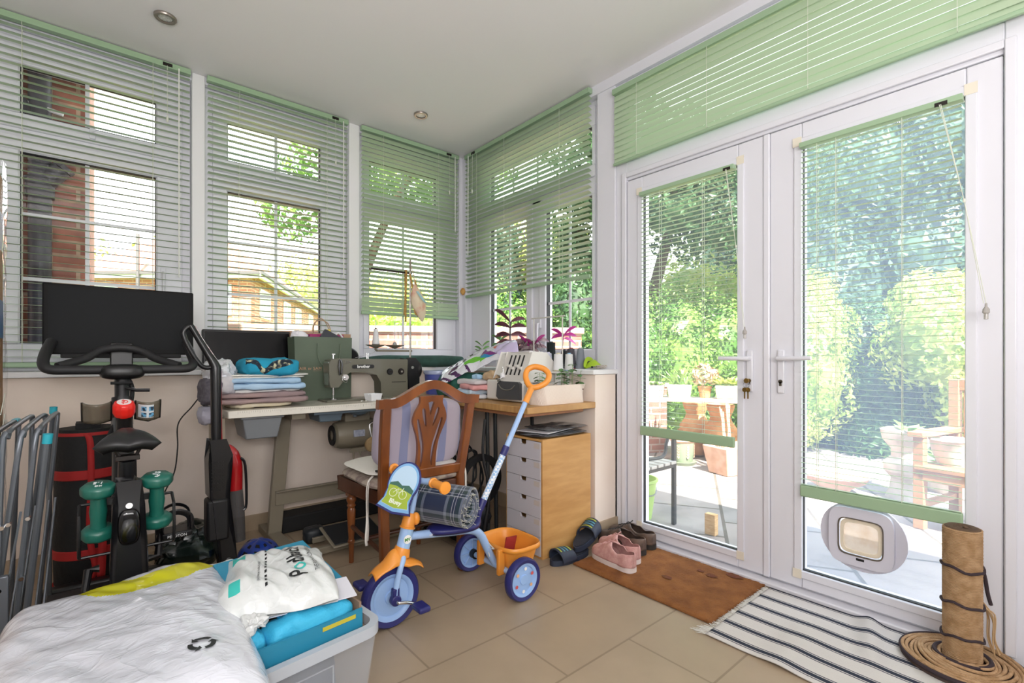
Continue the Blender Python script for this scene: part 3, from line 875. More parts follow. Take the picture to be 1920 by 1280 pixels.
for (x, y, s) in ((-7.2, -.03, 0), (-1.6, -.03, 0), (0, 2.6, 1), (0, 8.2, 1), (0, 12.0, 1), (0, 17.5, 1)):
    b = B()
    w = .65 if s == 0 else 1.1
    for z0 in (3.2,):
        if s == 0: ring(b, x - w, x + w, z0, z0 + 1.5, .12, y - .05, y + .02, Fr); b.box(x - .05, x + .05, y - .05, y, z0, z0 + 1.5, 0, Fr)
        else:
            b.box(-.02, .06, y - w, y + w, z0, z0 + .12, 0, Fr).box(-.02, .06, y - w, y + w, z0 + 1.4, z0 + 1.52, 0, Fr).box(-.02, .06, y - w, y - w + .14, z0, z0 + 1.5, 0, Fr).box(-.02, .06, y + w - .14, y + w, z0, z0 + 1.5, 0, Fr).box(-.02, .06, y - .06, y + .06, z0, z0 + 1.5, 0, Fr)
    f = b.done('window', winw, t, smooth=0)
    b = B()
    if s == 0: b.box(x - w + .1, x + w - .1, y - .03, y + .01, 3.3, 4.6, 0, Fr)
    else: b.box(-.01, .03, y - w + .1, y + w - .1, 3.3, 4.6, 0, Fr)
    b.done('pane', wing, f, smooth=0)

# ---- patio furniture and pots
ivory = mat('white_stone', '#cfc6ba', 0.8, col2='#b5ab9c', nscale=9)
terra = mat('terracotta', '#bb8450', 0.8, col2='#cf9e6c', nscale=8)
terra2 = mat('pale_terracotta', '#d6b29a', 0.8, col2='#c49a80', nscale=8)
wood_w = mat('weathered_teak', '#ad8256', 0.7, col2='#9a7047', nscale=6, stretch=(1, 1, 8))
iron = mat('black_iron', '#26292b', 0.45)
soil = mat('soil', '#3c2d24', 0.95)
# trestle plant table: from (3.9,3.0) to (6.0,3.15)
t = thing('plant_table', 'long white-topped table carrying pots in front of the hedge', 'table', (4.9, 3.05, GZ))
dT = Vector((.471, -.882, 0)); nT = Vector((.882, .471, 0)); oT = Vector((4.58, 3.52, 0))
MT = Matrix(((dT.x, nT.x, 0, oT.x), (dT.y, nT.y, 0, oT.y), (0, 0, 1, 0), (0, 0, 0, 1)))
b = B(); b.box(0, 1.75, -.2, .2, .585, .62, 0, MT); b.done('tabletop', ivory, t, bevel=.006)
for (x, y) in ((.06, -.17), (.06, .17), (1.69, -.17), (1.69, .17)):
    b = B(); b.box(x - .02, x + .02, y - .02, y + .02, GZ, .585, 0, MT); b.done('leg', iron, t)
leafp = mat('houseplant_leaf', '#8fae5e', .5, col2='#6d9446', nscale=12)
def tuft(b, c, n, L, rnd, w=.02, up=.6, mi=0):
    for i in range(n):
        a = rnd.uniform(0, 2 * PI); l = L * rnd.uniform(.6, 1.2); u = rnd.uniform(up * .5, up * 1.3)
        d = Vector((math.cos(a), math.sin(a), u)).normalized(); s = Vector((-math.sin(a), math.cos(a), 0)) * w * rnd.uniform(.7, 1.3)
        p = Vector(c); m = p + d * l * .55; e = p + d * l + Vector((0, 0, -l * .15))
        b.add([p, m + s, e, m - s], [(0, 1, 2, 3)], mi)
rnd = random.Random(5)
def trough(x, w, h, label, lf, L, n, up):
    Zt = .62
    c = MT @ Vector((x, 0, .62))
    t = thing('plant_pot', label, 'plant pot', c, group='pots on the patio table')
    b = B(); b.add([(x - w * .43, -.07, Zt), (x + w * .43, -.07, Zt), (x + w * .43, .07, Zt), (x - w * .43, .07, Zt), (x - w / 2, -.09, Zt + h), (x + w / 2, -.09, Zt + h), (x + w / 2, .09, Zt + h), (x - w / 2, .09, Zt + h)], [(3, 2, 1, 0), (0, 1, 5, 4), (1, 2, 6, 5), (2, 3, 7, 6), (3, 0, 4, 7), (4, 5, 6, 7)], 0, MT)
    b.done('pot', ivory, t, bevel=.01)
    b = B(); tuft(b, c + Vector((0, 0, h)), n, L, rnd, up=up); tuft(b, c + dT * w * .25 + Vector((0, 0, h)), n, L, rnd, up=up); tuft(b, c - dT * w * .25 + Vector((0, 0, h)), n, L, rnd, up=up)
    b.done('leaves', lf, t, smooth=0)
trough(.42, .20, .13, 'white trough with low green shoots at the left end of the patio table', leafp, .09, 10, .7)
trough(.68, .26, .14, 'white trough with a tall pale-leaved plant on the patio table', leafp, .22, 9, 1.6)
trough(1.16, .24, .14, 'white trough with yellowish leaves at the right of the patio table', leaf_lit, .16, 22, 1.0)
c = MT @ Vector((.94, .02, .62))
t = thing('plant_pot', 'small clay pot with a pinkish succulent between white troughs', 'plant pot', c, group='pots on the patio table')
b = B(); b.lathe([(.05, 0), (.07, .11), (.075, .11), (.075, .13), (.06, .13), (.055, .1), (0, .1)], c, 16); b.done('pot', terra, t)
b = B(); foliage(b, rnd, [(c.x, c.y, c.z + .24, .12, .12, .11)], 260, .05, core=.5); b.done('leaves', mat('pink_succulent', '#d7a58c', .5, col2='#a9b27c', nscale=14), t, smooth=0)
def urn(c, k, label):
    t = thing('strawberry_planter', label, 'plant pot', c, group='terracotta planters under the patio table')
    b = B(); b.lathe([(.11, 0), (.16, .03), (.185, .2), (.18, .36), (.12, .45), (.105, .50), (.14, .58), (.15, .63), (.135, .64), (.115, .6), (0, .58)], c, 28)
    b.done('body', terra, t)
    b = B()
    for i in range(5):
        a = i * 1.256 + k; b.lathe([(.03, 0), (.045, .05), (.04, .05), (0, .02)], (c[0] + .175 * math.cos(a), c[1] + .175 * math.sin(a), c[2] + .26), 10)
    b.done('pocket', terra, t)
urn((5.42, 3.02, GZ), 0, 'tall terracotta strawberry planter, left one under the patio table')
urn((5.31, 2.66, GZ), 1, 'tall terracotta strawberry planter, right one under the patio table')
c = (4.86, 2.86, GZ)
t = thing('plant_pot', 'round glazed green pot with terracotta fern motifs on a saucer', 'plant pot', c)
b = B(); b.lathe([(.12, .03), (.145, .10), (.15, .24), (.165, .27), (.165, .30), (.14, .30), (.13, .25), (0, .25)], c, 28, mfn=None) if False else b.lathe([(.10, .03), (.118, .10), (.122, .24)], c, 28); b.done('pot', mat('green_glaze', '#7c8a72', .3), t)
b = B(); b.lathe([(.122, .24), (.137, .26), (.137, .285), (.115, .29), (.105, .25), (0, .25)], c, 28); b.done('rim', terra2, t)
b = B(); b.lathe([(0, 0), (.125, 0), (.145, .035), (.135, .035), (0, .02)], c, 28); b.done('saucer', mat('green_glaze', '#7c8a72'), t)
b = B()
for i in range(8):
    a = i * PI / 4 + .2
    for j in range(5):
        z = c[2] + .08 + j * .028; w = .018
        for s in (-1, 1):
            a2 = a + s * .11
            r1 = .1225
            b.add([(c[0] + r1 * math.cos(a), c[1] + r1 * math.sin(a), z - .006), (c[0] + r1 * 1.0 * math.cos(a), c[1] + r1 * math.sin(a), z + .010), (c[0] + (r1 + .003) * math.cos(a2), c[1] + (r1 + .003) * math.sin(a2), z + .030), (c[0] + (r1 + .003) * math.cos(a2), c[1] + (r1 + .003) * math.sin(a2), z + .014)], [(0, 1, 2, 3)])
b.done('fern_motif', terra2, t, smooth=0)
c = (4.88, 2.30, GZ)
t = thing('plant_pot', 'pale terracotta trough with canes standing in it, right of the urns', 'plant pot', c)
b = B(); M = Matrix.Translation(c) @ Matrix.Rotation(-.3, 4, 'Z')
b.add([(-.22, -.12, 0), (.22, -.12, 0), (.22, .12, 0), (-.22, .12, 0), (-.27, -.16, .28), (.27, -.16, .28), (.27, .16, .28), (-.27, .16, .28), (-.24, -.13, .28), (.24, -.13, .28), (.24, .13, .28), (-.24, .13, .28), (-.22, -.12, .2), (.22, -.12, .2), (.22, .12, .2), (-.22, .12, .2)],
      [(3, 2, 1, 0), (0, 1, 5, 4), (1, 2, 6, 5), (2, 3, 7, 6), (3, 0, 4, 7), (4, 5, 9, 8), (5, 6, 10, 9), (6, 7, 11, 10), (7, 4, 8, 11), (8, 9, 13, 12), (9, 10, 14, 13), (10, 11, 15, 14), (11, 8, 12, 15), (12, 13, 14, 15)], 0, M)
b.done('pot', terra2, t, bevel=.01)
b = B()
for i in range(6): b.tube([M @ Vector((-.12 + .02 * i, .03 * (i % 2), .2)), M @ Vector((-.15 + .028 * i, .05 * (i % 3), .62 + .02 * i))], .008, 6)
b.done('cane', terra2, t)
# black iron garden bench, its end leg just outside the left door
t = thing('garden_bench', 'black iron garden bench with pale slats outside the left door', 'bench', (2.85, 2.4, GZ))
for y in (1.84, 3.02):
    b = B(); b.box(3.02, 3.052, y, y + .025, GZ, .545); b.done('leg', iron, t, bevel=.004)
    b = B(); b.box(2.62, 2.65, y, y + .025, GZ, .80); b.done('leg', iron, t, bevel=.004)
    b = B(); b.tube([(3.035, y + .012, .54), (2.98, y + .012, .53), (2.94, y + .012, .47), (2.93, y + .012, .42), (2.87, y + .012, .385), (2.65, y + .012, .40)], .012, 8, smooth=5); b.done('armrest', iron, t)
    b = B(); b.box(2.65, 3.02, y, y + .02, .30, .325); b.done('rail', iron, t)
b = B()
for i in range(5): b.box(2.66 + i * .078, 2.72 + i * .078, 1.83, 3.06, .325, .345)
b.done('seat_slats', mat('silver_slats', '#b9b5ae', .6), t, bevel=.003)
b = B()
for i in range(4): b.box(2.63, 2.645, 1.84, 3.04, .45 + i * .08, .49 + i * .08)
b.done('back_slats', mat('silver_slats'), t, bevel=.003)
t = thing('brick_pier', 'short red brick pier at the left end of the patio plant table', 'brick pier', (5.15, 3.50, GZ))
Mpi = Matrix.Translation((5.22, 3.62, 0)) @ Matrix.Rotation(R(-30), 4, 'Z')
b = B(); b.box(-.22, .22, -.2, .2, GZ, .70, 0, Mpi); b.done('brickwork', brick_g, t)
b = B(); b.box(-.24, .24, -.22, .22, .70, .75, 0, Mpi); b.done('coping', cope, t, bevel=.006)
# lime bucket
t = thing('bucket', 'lime green plastic bucket under the iron bench', 'bucket', (2.98, 2.12, GZ))
b = B(); b.lathe([(0, 0), (.105, 0), (.14, .26), (.152, .27), (.152, .285), (.138, .285), (.10, .02), (0, .02)], (2.98, 2.12, GZ), 24); b.done('body', mat('lime_plastic', '#b6d97c', .35, subs=.1), t)
b = B(); b.tube([(2.98 + .15 * math.cos(a), 2.12 + .15 * math.sin(a) * .9, GZ + .24 - .06 * math.sin(a / 1) ** 2) for a in [PI + i * PI / 12 for i in range(13)]], .004, 6); b.done('handle', steel, t)
# wooden door wedge block
tag(B().box(3.03, 3.075, 1.555, 1.625, GZ, GZ + .135).done('timber_block', mat('fresh_timber', '#d9b684', .6, col2='#c39a62', nscale=20, stretch=(1, 1, 6)), bevel=.002), 'small block of fresh timber standing on the patio outside the left door', 'timber block')

# teak garden chair at the right with pots on and round it
t = thing('garden_chair', 'teak garden armchair at the right of the patio with pots on its seat', 'garden chair', (4.5, .55, GZ))
MC_ = Matrix.Translation((4.245, .733, GZ)) @ Matrix.Rotation(R(-102.8), 4, 'Z')
def cb(name, *a):
    b = B(); b.box(*a, M=MC_); return b.done(name, wood_w, t, bevel=.004)
# local: x width (0..-.55), y depth (0 front .. .5 back)
cb('leg', -.03, .03, -.03, .03, 0, .64); cb('leg', .50, .56, -.03, .03, 0, .64)
cb('leg', -.03, .03, .48, .54, 0, 1.0); cb('leg', .50, .56, .48, .54, 0, 1.0)
cb('seat', -.02, .55, -.04, .50, .40, .43); cb('apron', -.02, .55, -.03, 0, .33, .40); cb('apron', -.03, .0, -.0, .5, .33, .40)
cb('armrest', -.05, .04, -.06, .54, .62, .655); cb('armrest', .49, .58, -.06, .54, .62, .655)
cb('stretcher', -.02, .02, .0, .5, .14, .18)
cb('top_rail', -.03, .56, .49, .52, .92, 1.0)
for i in range(5): cb('back_slat', .05 + i * .1, .09 + i * .1, .495, .515, .43, .92)
def spot(c, prof, m, label, name='plant_pot', cat='plant pot', n=26, leaves=None):
    t = thing(name, label, cat, c)
    b = B(); b.lathe(prof, c, n); b.done('pot', m, t)
    b = B(); b.lathe([(0, 0), (prof[-2][0] * .95, 0)], (c[0], c[1], c[2] + prof[-1][1]), 16); b.done('soil', soil, t)
    if leaves:
        b = B(); tuft(b, (c[0], c[1], c[2] + prof[-1][1]), *leaves); b.done('leaves', leafp, t, smooth=0)
    return t
cpt = MC_ @ Vector((.11, .17, .431)); cpt2 = MC_ @ Vector((.16, .38, .431))
spot(tuple(cpt), [(0, 0), (.075, 0), (.11, .09), (.12, .16), (.128, .17), (.12, .18), (.1, .17), (0, .15)], ivory, 'round cream pot on the seat of the teak garden chair')
spot(tuple(cpt2), [(0, 0), (.07, 0), (.095, .08), (.11, .085), (.11, .11), (.09, .11), (.08, .09), (0, .09)], terra2, 'small clay pot on the seat of the teak garden chair', leaves=(8, .12, rnd, .008, .9))
spot((5.09, .96, GZ), [(0, 0), (.15, 0), (.12, .08), (.11, .16), (.16, .22), (.165, .29), (.11, .34), (.11, .40), (.17, .48), (.185, .56), (.16, .57), (.14, .55), (0, .53)], ivory, 'tall white stone urn left of the teak garden chair', 'stone_urn', 'urn', leaves=(14, .25, rnd, .03, .5))
spot((4.80, 1.40, GZ), [(0, 0), (.10, 0), (.12, .05), (.22, .11), (.25, .16), (.24, .17), (.2, .15), (0, .10)], terra2, 'shallow clay bowl on the patio left of the white urn', 'clay_bowl', 'bowl')
spot((5.62, .75, GZ), [(0, 0), (.17, 0), (.24, .2), (.26, .26), (.25, .28), (.22, .26), (0, .22)], ivory, 'broad white pot partly behind the teak garden chair', leaves=(16, .3, rnd, .035, .7))
# ================================================================ SEWING CORNER
TZ = 0.79
lam = mat('cream_laminate', '#d9d2c4', 0.22)
lamedge = mat('cream_edge', '#e6e1d5', 0.35)
greige = mat('greige_enamel', '#857c6b', 0.38)
grey_tub = mat('grey_tub', '#7f8387', 0.35)
bluegrey = mat('blue_grey_casting', '#5f6d78', 0.4)
t = thing('sewing_table', 'industrial sewing table with cream top and greige steel stand', 'sewing table', (1.06, 3.0, 0))
b = B(); b.box(.477, 1.648, 2.73, 3.255, TZ - .038, TZ); b.done('tabletop', lam, t, bevel=.006)
b = B(); b.box(.48, 1.645, 2.7275, 2.7305, TZ - .036, TZ - .003)
ed = b.done('front_edge', lamedge, t, bevel=.001)
b = B()
for i in range(110): b.box(.52 + i * .01, .5206 + i * .01, 2.7265, 2.7276, TZ - .012 - (.006 if i % 5 == 0 else 0), TZ - .004)
b.done('ruler_marks', mat('ruler_ink', '#8b857a', .6), ed, smooth=0)['kind'] = 'stuff'
def slant(name, x0, x1, m, y0, y1, zt, w=.075):
    b = B(); v = []
    for (x, z) in ((x1, 0), (x0, zt)):
        v += [(x - w / 2, y0, z), (x + w / 2, y0, z), (x + w / 2, y1, z), (x - w / 2, y1, z)]
    b.add(v, [(0, 1, 5, 4), (1, 2, 6, 5), (2, 3, 7, 6), (3, 0, 4, 7), (4, 5, 6, 7), (3, 2, 1, 0)])
    return b.done(name, m, t, bevel=.004)
slant('leg', .825, .765, greige, 3.03, 3.07, .75); slant('leg', 1.50, 1.56, greige, 3.03, 3.07, .75)
for x in (.765, 1.56):
    b = B(); b.box(x - .035, x + .035, 2.60, 3.25, 0.0, .045); b.done('foot', greige, t, bevel=.005)
b = B(); b.box(.77, 1.55, 3.02, 3.035, .20, .285).box(.77, 1.55, 3.0, 3.02, .278, .285); b.done('stretcher', greige, t, bevel=.002)
b = B(); b.box(.79, .86, 2.78, 3.22, .72, .752).box(1.46, 1.53, 2.78, 3.22, .72, .752); b.done('top_bracket', greige, t)
def tub(name, x0, x1, y0, y1, z0, z1, m, dx=.02):
    b = B(); v = [(x0 + dx, y0 + dx, z0), (x1 - dx, y0 + dx, z0), (x1 - dx, y1 - dx, z0), (x0 + dx, y1 - dx, z0), (x0, y0, z1), (x1, y0, z1), (x1, y1, z1), (x0, y1, z1)]
    b.add(v, [(3, 2, 1, 0), (0, 1, 5, 4), (1, 2, 6, 5), (2, 3, 7, 6), (3, 0, 4, 7), (4, 5, 6, 7)]).box(x0 - .008, x1 + .008, y0 - .008, y1 + .008, z1 - .012, z1)
    return b.done(name, m, t, bevel=.008)
tub('drawer', .545, .735, 2.75, 3.0, .635, .752, grey_tub)
tub('drip_tray', .93, 1.075, 2.78, 2.98, .69, .752, bluegrey, .012)
b = B(); b.box(.90, 1.55, 2.76, 3.05, .735, .752); b.blob((1.19, 2.86, .735), (.06, .08, .03), nu=16, nv=8); b.cyl((1.17, 2.85, .70), (1.17, 2.85, .74), .012); b.cyl((1.2, 2.85, .705), (1.2, 2.85, .74), .01); b.done('oil_pan', bluegrey, t, bevel=.003)
b = B(); b.box(.45, .478, 2.8, 3.1, .60, .75, M=None); b.done('end_board', mat('table_end_board', '#a59a86', .5), t, bevel=.003)
# motor
b = B(); b.lathe([(0, 0), (.05, 0), (.075, .015), (.086, .05), (.088, .25), (.08, .29), (0, .30)], (1.07, 2.96, .583), 36, ax='X')
mo = b.done('motor', greige, t, smooth=40)
b = B()
for i in range(14):
    a = -1.9 + i * .13
    b.box(-.0, .10, -.002, .002, .0, .004, M=Matrix.Translation((1.20, 2.96, .583)) @ Matrix.Rotation(a, 4, 'X') @ Matrix.Translation((0, 0, .087)))
b.done('cooling_fin', greige, mo, smooth=0)
b = B(); b.box(1.17, 1.24, 2.868, 2.874, .575, .615); b.done('rating_plate', mat('rating_plate', '#b8bcc6', .35, col2='#8e93a8', nscale=60), mo)
b = B(); b.lathe([(.03, -.002), (.06, -.002), (.062, .004), (.028, .004)], (1.068, 2.96, .583), 30, ax='X'); b.done('end_vent', black_m, mo)
b = B(); b.box(1.14, 1.30, 2.93, 3.0, .66, .74); b.done('motor_bracket', greige, t, bevel=.004)
# knee lift
b = B(); b.tube([(1.40, 2.84, .69), (1.26, 2.80, .665), (1.235, 2.79, .64), (1.245, 2.785, .57)], .006, 10, smooth=5); kn = b.done('knee_lift', chrome, t)
b = B(); b.lathe([(0, -.012), (.04, -.012), (.045, -.006), (.045, .006), (.04, .012), (0, .012)], (1.245, 2.775, .535), 28, ax='Y'); b.done('knee_pad', mat('knee_pad', '#a98f67', .75, col2='#957b55', nscale=30), kn)
b = B(); b.box(1.16, 1.34, 2.90, 2.92, .475, .50).cyl((1.185, 2.91, .44), (1.185, 2.91, .485), .006).cyl((1.225, 2.91, .45), (1.225, 2.91, .485), .006).cyl((1.185, 2.91, .09), (1.185, 2.91, .44), .003); b.done('pull_rod', greige, t)
# treadle
b = B(); Mt = Matrix.Translation((1.08, 2.66, .085)) @ Matrix.Rotation(R(12), 4, 'X')
b.box(-.15, .15, -.115, .115, -.012, 0, 0, Mt); b.done('treadle_rim', greige, t, bevel=.01)
b = B(); b.box(-.137, .137, -.102, .102, 0, .006, 0, Mt); b.done('treadle_mat', black_rub, t, bevel=.003)
b = B(); b.box(.765, 1.56, 2.61, 2.64, .015, .05); b.box(.9, 1.26, 2.78, 2.8, .02, .05); b.done('treadle_bar', greige, t, bevel=.003)

# ---- machine
mach = mat('machine_green_grey', '#6a685a', 0.33, coat=0.2)
t = thing('sewing_machine', 'greenish grey industrial sewing machine on the cream table', 'sewing machine', (1.35, 2.98, TZ))
YM = 2.98
body = [(1.055, .875), (1.045, .90), (1.043, 1.02), (1.055, 1.042), (1.09, 1.05), (1.56, 1.045), (1.565, 1.04), (1.565, .80), (1.39, .80), (1.375, .83), (1.372, .90), (1.345, .945), (1.29, .962), (1.175, .966), (1.155, .955), (1.125, .905), (1.10, .875)]
b = B(); b.prism(body, YM - .05, YM + .05); b.done('arm', mach, t, bevel=.014, seg=3, smooth=50)
b = B(); b.box(1.02, 1.60, YM - .085, YM + .085, TZ, TZ + .012); b.done('bed', mach, t, bevel=.003)
b = B(); b.prism([(1.566, .82), (1.566, 1.045), (1.62, 1.045), (1.645, 1.02), (1.645, .83)], YM - .048, YM + .048); b.done('belt_cover', black_s, t, bevel=.01)
b = B(); b.lathe([(0, 0), (.05, 0), (.058, .008), (.058, .022), (.05, .028), (.02, .03), (0, .03)], (1.645, YM, .975), 28, ax='X'); b.done('handwheel', black_s, t)
b = B(); b.cyl((1.60, YM - .052, .99), (1.60, YM - .046, .99), .010); b.done('bolt', chrome, t)
for x, m in ((1.435, black_s), (1.515, brown_dark)):
    b = B(); b.lathe([(0, -.012), (.018, -.012), (.021, -.004), (.021, 0), (0, 0)], (x, YM - .05, .965), 24, ax='Y'); d = b.done('dial', m, t)
    b = B(); b.lathe([(0, -.014), (.007, -.014), (.007, -.011), (0, -.011)], (x, YM - .05, .965), 14, ax='Y'); b.done('dial_centre', chrome if x > 1.5 else brown_dark, d)
b = B(); b.box(1.45, 1.55, YM - .052, YM - .048, .895, .899); b.done('reverse_slot', black_m, t)
b = B(); pl = [(1.205 + .0, .998)]; b.prism([(1.195 + .012 * math.cos(a), 1.0 + .012 * math.sin(a)) for a in [PI / 2 + i * PI / 8 for i in range(9)]] + [(1.315 + .012 * math.cos(a), 1.0 + .012 * math.sin(a)) for a in [-PI / 2 + i * PI / 8 for i in range(9)]], YM - .0535, YM - .049)
bp = b.done('badge', black_s, t)
text('brother', .026, frame((1.256, YM - .0545, 1.0), (1, 0, 0), (0, 0, 1)), mat('badge_white', '#f0f0ee', .3), bp, off=.0006)
b = B(); b.box(1.044, 1.046, YM - .035, YM + .035, .89, 1.03); b.cyl((1.075, YM - .03, .80), (1.075, YM - .03, .90), .004); b.cyl((1.075, YM - .03, .83), (1.075, YM - .03, .88), .007); b.box(1.06, 1.09, YM - .045, YM - .01, .802, .806); b.tube([(1.075, YM - .03, 1.05), (1.075, YM - .03, 1.075)], .004, 8); b.box(1.065, 1.085, YM - .035, YM - .025, 1.072, 1.08)
b.done('needle_bar', chrome, t)
b = B(); b.tube([(1.11, YM - .056, 1.045), (1.118, YM - .06, 1.02), (1.115, YM - .06, .96), (1.105, YM - .058, .95), (1.10, YM - .058, 1.0), (1.105, YM - .055, 1.04)], .0055, 8); b.done('take_up_guard', black_s, t)
b = B(); b.lathe([(0, -.022), (.008, -.022), (.008, -.014), (.018, -.014), (.018, -.009), (.01, -.009), (.018, -.004), (.018, 0), (0, 0)], (1.14, YM - .05, .935), 20, ax='Y'); b.tube([(1.13, YM - .055, .955), (1.12, YM - .062, .92), (1.14, YM - .065, .905), (1.155, YM - .06, .92)], .0015, 6, smooth=4); b.done('tension_dial', chrome, t)
b = B(); b.tube([(1.14, YM - .052, 1.035), (1.175, YM - .056, 1.03), (1.14, YM - .054, 1.02)], .0018, 6, smooth=4); b.cyl((1.30, YM, 1.045), (1.30, YM, 1.085), .004).cyl((1.31, YM, 1.045), (1.31, YM, 1.085), .004); b.tube([(1.30, YM, 1.06), (1.22, YM - .01, 1.055), (1.34, YM, 1.085), (1.36, YM, 1.10)], .001, 5); b.done('thread_guide', chrome, t)

# thread stand
t = thing('thread_stand', 'metal thread stand behind the sewing machine with two saucers', 'thread stand', (1.70, 3.12, TZ))
XS, YS = 1.697, 3.14
b = B(); b.cyl((XS, YS, TZ), (XS, YS, 1.76), .0065, n=12); b.done('pole', greige, t)
b = B(); b.box(1.44, XS + .01, YS - .012, YS + .012, 1.098, 1.112); b.tube([(1.44, YS, 1.105), (1.43, YS, 1.12)], .009, 8); b.done('saucer_arm', greige, t, bevel=.003)
b = B(); b.box(1.40, XS + .01, YS - .008, YS + .008, 1.655, 1.668, M=None); b.done('guide_arm', brown_dark, t, bevel=.002)
for x in (1.435, 1.575):
    b = B(); b.lathe([(.006, 1.118), (.012, 1.122), (.068, 1.142), (.068, 1.144), (.012, 1.126), (0, 1.126)], (x, YS, 0), 28); s_ = b.done('saucer', greige, t)
    b = B(); b.cyl((x, YS, 1.12), (x, YS, 1.31), .0022, n=8); b.done('spindle', steel, s_)
b = B(); b.lathe([(.015, 1.127), (.02, 1.14), (.008, 1.165), (0, 1.17)], (1.575, YS, 0), 16); b.done('cone_seat', mat('grey_plastic', '#9a9a9a', .5), t)
def cone(x, y, z, h, r0, r1, col, label, core='#e8e4da', group='sewing thread cones', twist=True):
    t = thing('thread_cone', label, 'thread cone', (x, y, z), group=group)
    k = 14
    pr = [(r0 * .8, 0), (r0, .004)] + [(r0 + (r1 - r0) * i / k + (.0006 if i % 2 else 0), .004 + (h - .012) * i / k) for i in range(k + 1)] + [(r1 * .8, h - .006), (0, h - .006)]
    b = B(); b.lathe(pr, (x, y, z), 24); b.done('thread', mat('thread_' + col.strip('#'), col, .6, bump=.5, bscale=300, stretch=(1, 1, 6)), t, smooth=60)
    b = B(); b.lathe([(r1 * .5, h - .008), (r1 * .5, h), (r1 * .35, h), (r1 * .35, h - .008)], (x, y, z), 16); b.lathe([(r0 * .5, -.0), (r0 * .9, 0.0), (r0 * 1.02, .005), (r0 * .9, .006)], (x, y, z), 24); b.done('core', mat('core_' + core.strip('#'), core, .5), t)
    return t
cone(1.435, YS, 1.144, .115, .026, .013, '#f4f4f6', 'white thread cone on the left saucer of the thread stand', '#2c2c2c', 'cones')

# tape measure, bag on the stand
ty = mat('yellow_tape_measure', '#c59a4a', .55, col2='#8d6a2c', nscale=90)
b = B()
def ribbon(b, pts, w, mi=0, wd=(1, 0, 0)):
    P = catmull(pts, 6); vs = []
    wd = Vector(wd) * w / 2
    for p in P: vs += [p - wd, p + wd]
    b.add(vs, [(2 * i, 2 * i + 1, 2 * i + 3, 2 * i + 2) for i in range(len(P) - 1)], mi)
ribbon(b, [(1.652, 3.125, 1.31), (1.650, 3.12, 1.50), (1.655, 3.12, 1.665), (1.66, 3.14, 1.676), (1.665, 3.155, 1.66), (1.664, 3.15, 1.5), (1.655, 3.15, 1.36)], .015)
ribbon(b, [(1.68, 3.115, 1.655), (1.70, 3.11, 1.55), (1.715, 3.11, 1.40), (1.735, 3.11, 1.36), (1.745, 3.112, 1.40), (1.735, 3.115, 1.55), (1.72, 3.12, 1.62)], .015)
tag(b.done('tape_measure', ty, solid=.0006), 'yellow tape measure looped over the thread stand', 'tape measure')
b = B(); ribbon(b, [(1.684, 3.12, 1.06), (1.682, 3.115, 1.3), (1.682, 3.115, 1.60), (1.69, 3.13, 1.675)], .013)
tag(b.done('tape_measure', mat('white_tape', '#e9e6e0', .55, col2='#b8b3aa', nscale=90), solid=.0006), 'white tape measure hanging down the thread stand pole', 'tape measure')
t = thing('hanging_pincushion', 'pastel patterned fabric pouch hanging from the thread stand', 'fabric pouch', (1.765, 3.12, 1.42))
b = B()
def fp(u, v):
    a = 2 * PI * u; k = math.sin(PI * v) ** .8
    z = 1.315 + .27 * v; cx = 1.755 - .05 * (v - .2)
    r = .052 * (k + .03) * (1 + .12 * nz((math.cos(a), math.sin(a), v * 4), 1.5, 4))
    return (cx + r * math.cos(a) + .012 * (1 - v), 3.11 + r * .55 * math.sin(a), z)
b.surf(fp, 24, 20, cu=True)
b.done('pouch', mat('pastel_print', '#dccbb0', .8, col2='#cf8f7c', nscale=14, lo=.5, hi=.72), t)
b = B(); ribbon(b, [(1.722, 3.085, 1.53), (1.74, 3.076, 1.50), (1.77, 3.074, 1.465), (1.795, 3.085, 1.45)], .022); b.done('trim', mat('blue_print', '#9cc0c4', .8), t)
b = B(); b.tube([(1.717, 3.11, 1.58), (1.71, 3.12, 1.66), (1.70, 3.14, 1.72)], .003, 6); b.done('loop', mat('string', '#cbb9a0', .8), t)

# small white tub + pressing feet
t = thing('plastic_tub', 'small white plastic tub under the arm of the sewing machine', 'tub', (1.285, 2.86, TZ))
b = B(); M = Matrix.Translation((1.285, 2.85, TZ)) @ Matrix.Rotation(.25, 4, 'Z')
b.add([(-.035, -.03, .001), (.035, -.03, .001), (.035, .03, .001), (-.035, .03, .001), (-.043, -.037, .045), (.043, -.037, .045), (.043, .037, .045), (-.043, .037, .045), (-.038, -.032, .045), (.038, -.032, .045), (.038, .032, .045), (-.038, .032, .045), (-.032, -.027, .008), (.032, -.027, .008), (.032, .027, .008), (-.032, .027, .008)],
      [(3, 2, 1, 0), (0, 1, 5, 4), (1, 2, 6, 5), (2, 3, 7, 6), (3, 0, 4, 7), (4, 5, 9, 8), (5, 6, 10, 9), (6, 7, 11, 10), (7, 4, 8, 11), (8, 9, 13, 12), (9, 10, 14, 13), (10, 11, 15, 14), (11, 8, 12, 15), (12, 13, 14, 15)], 0, M)
b.done('tub', mat('milky_plastic', '#f0f1f4', .3), t, bevel=.004)
b = B(); b.box(-.045, -.041, -.01, .01, .035, .042, 0, M).box(.041, .045, -.01, .01, .035, .042, 0, M); b.done('clip', mat('milky_plastic'), t)
for k, (x, y) in enumerate(((1.19, 2.80), (1.215, 2.79))):
    b = B(); b.blob((x, y, TZ + .006), (.010, .007, .006), nu=12, nv=8); b.tube([(x, y, TZ + .008), (x + .012, y + .004, TZ + .006)], .002, 6)
    tag(b.done('presser_foot', chrome), ('small metal presser foot left of the white tub', 'small metal presser foot touching the left side of the white tub')[k], 'sewing notion')

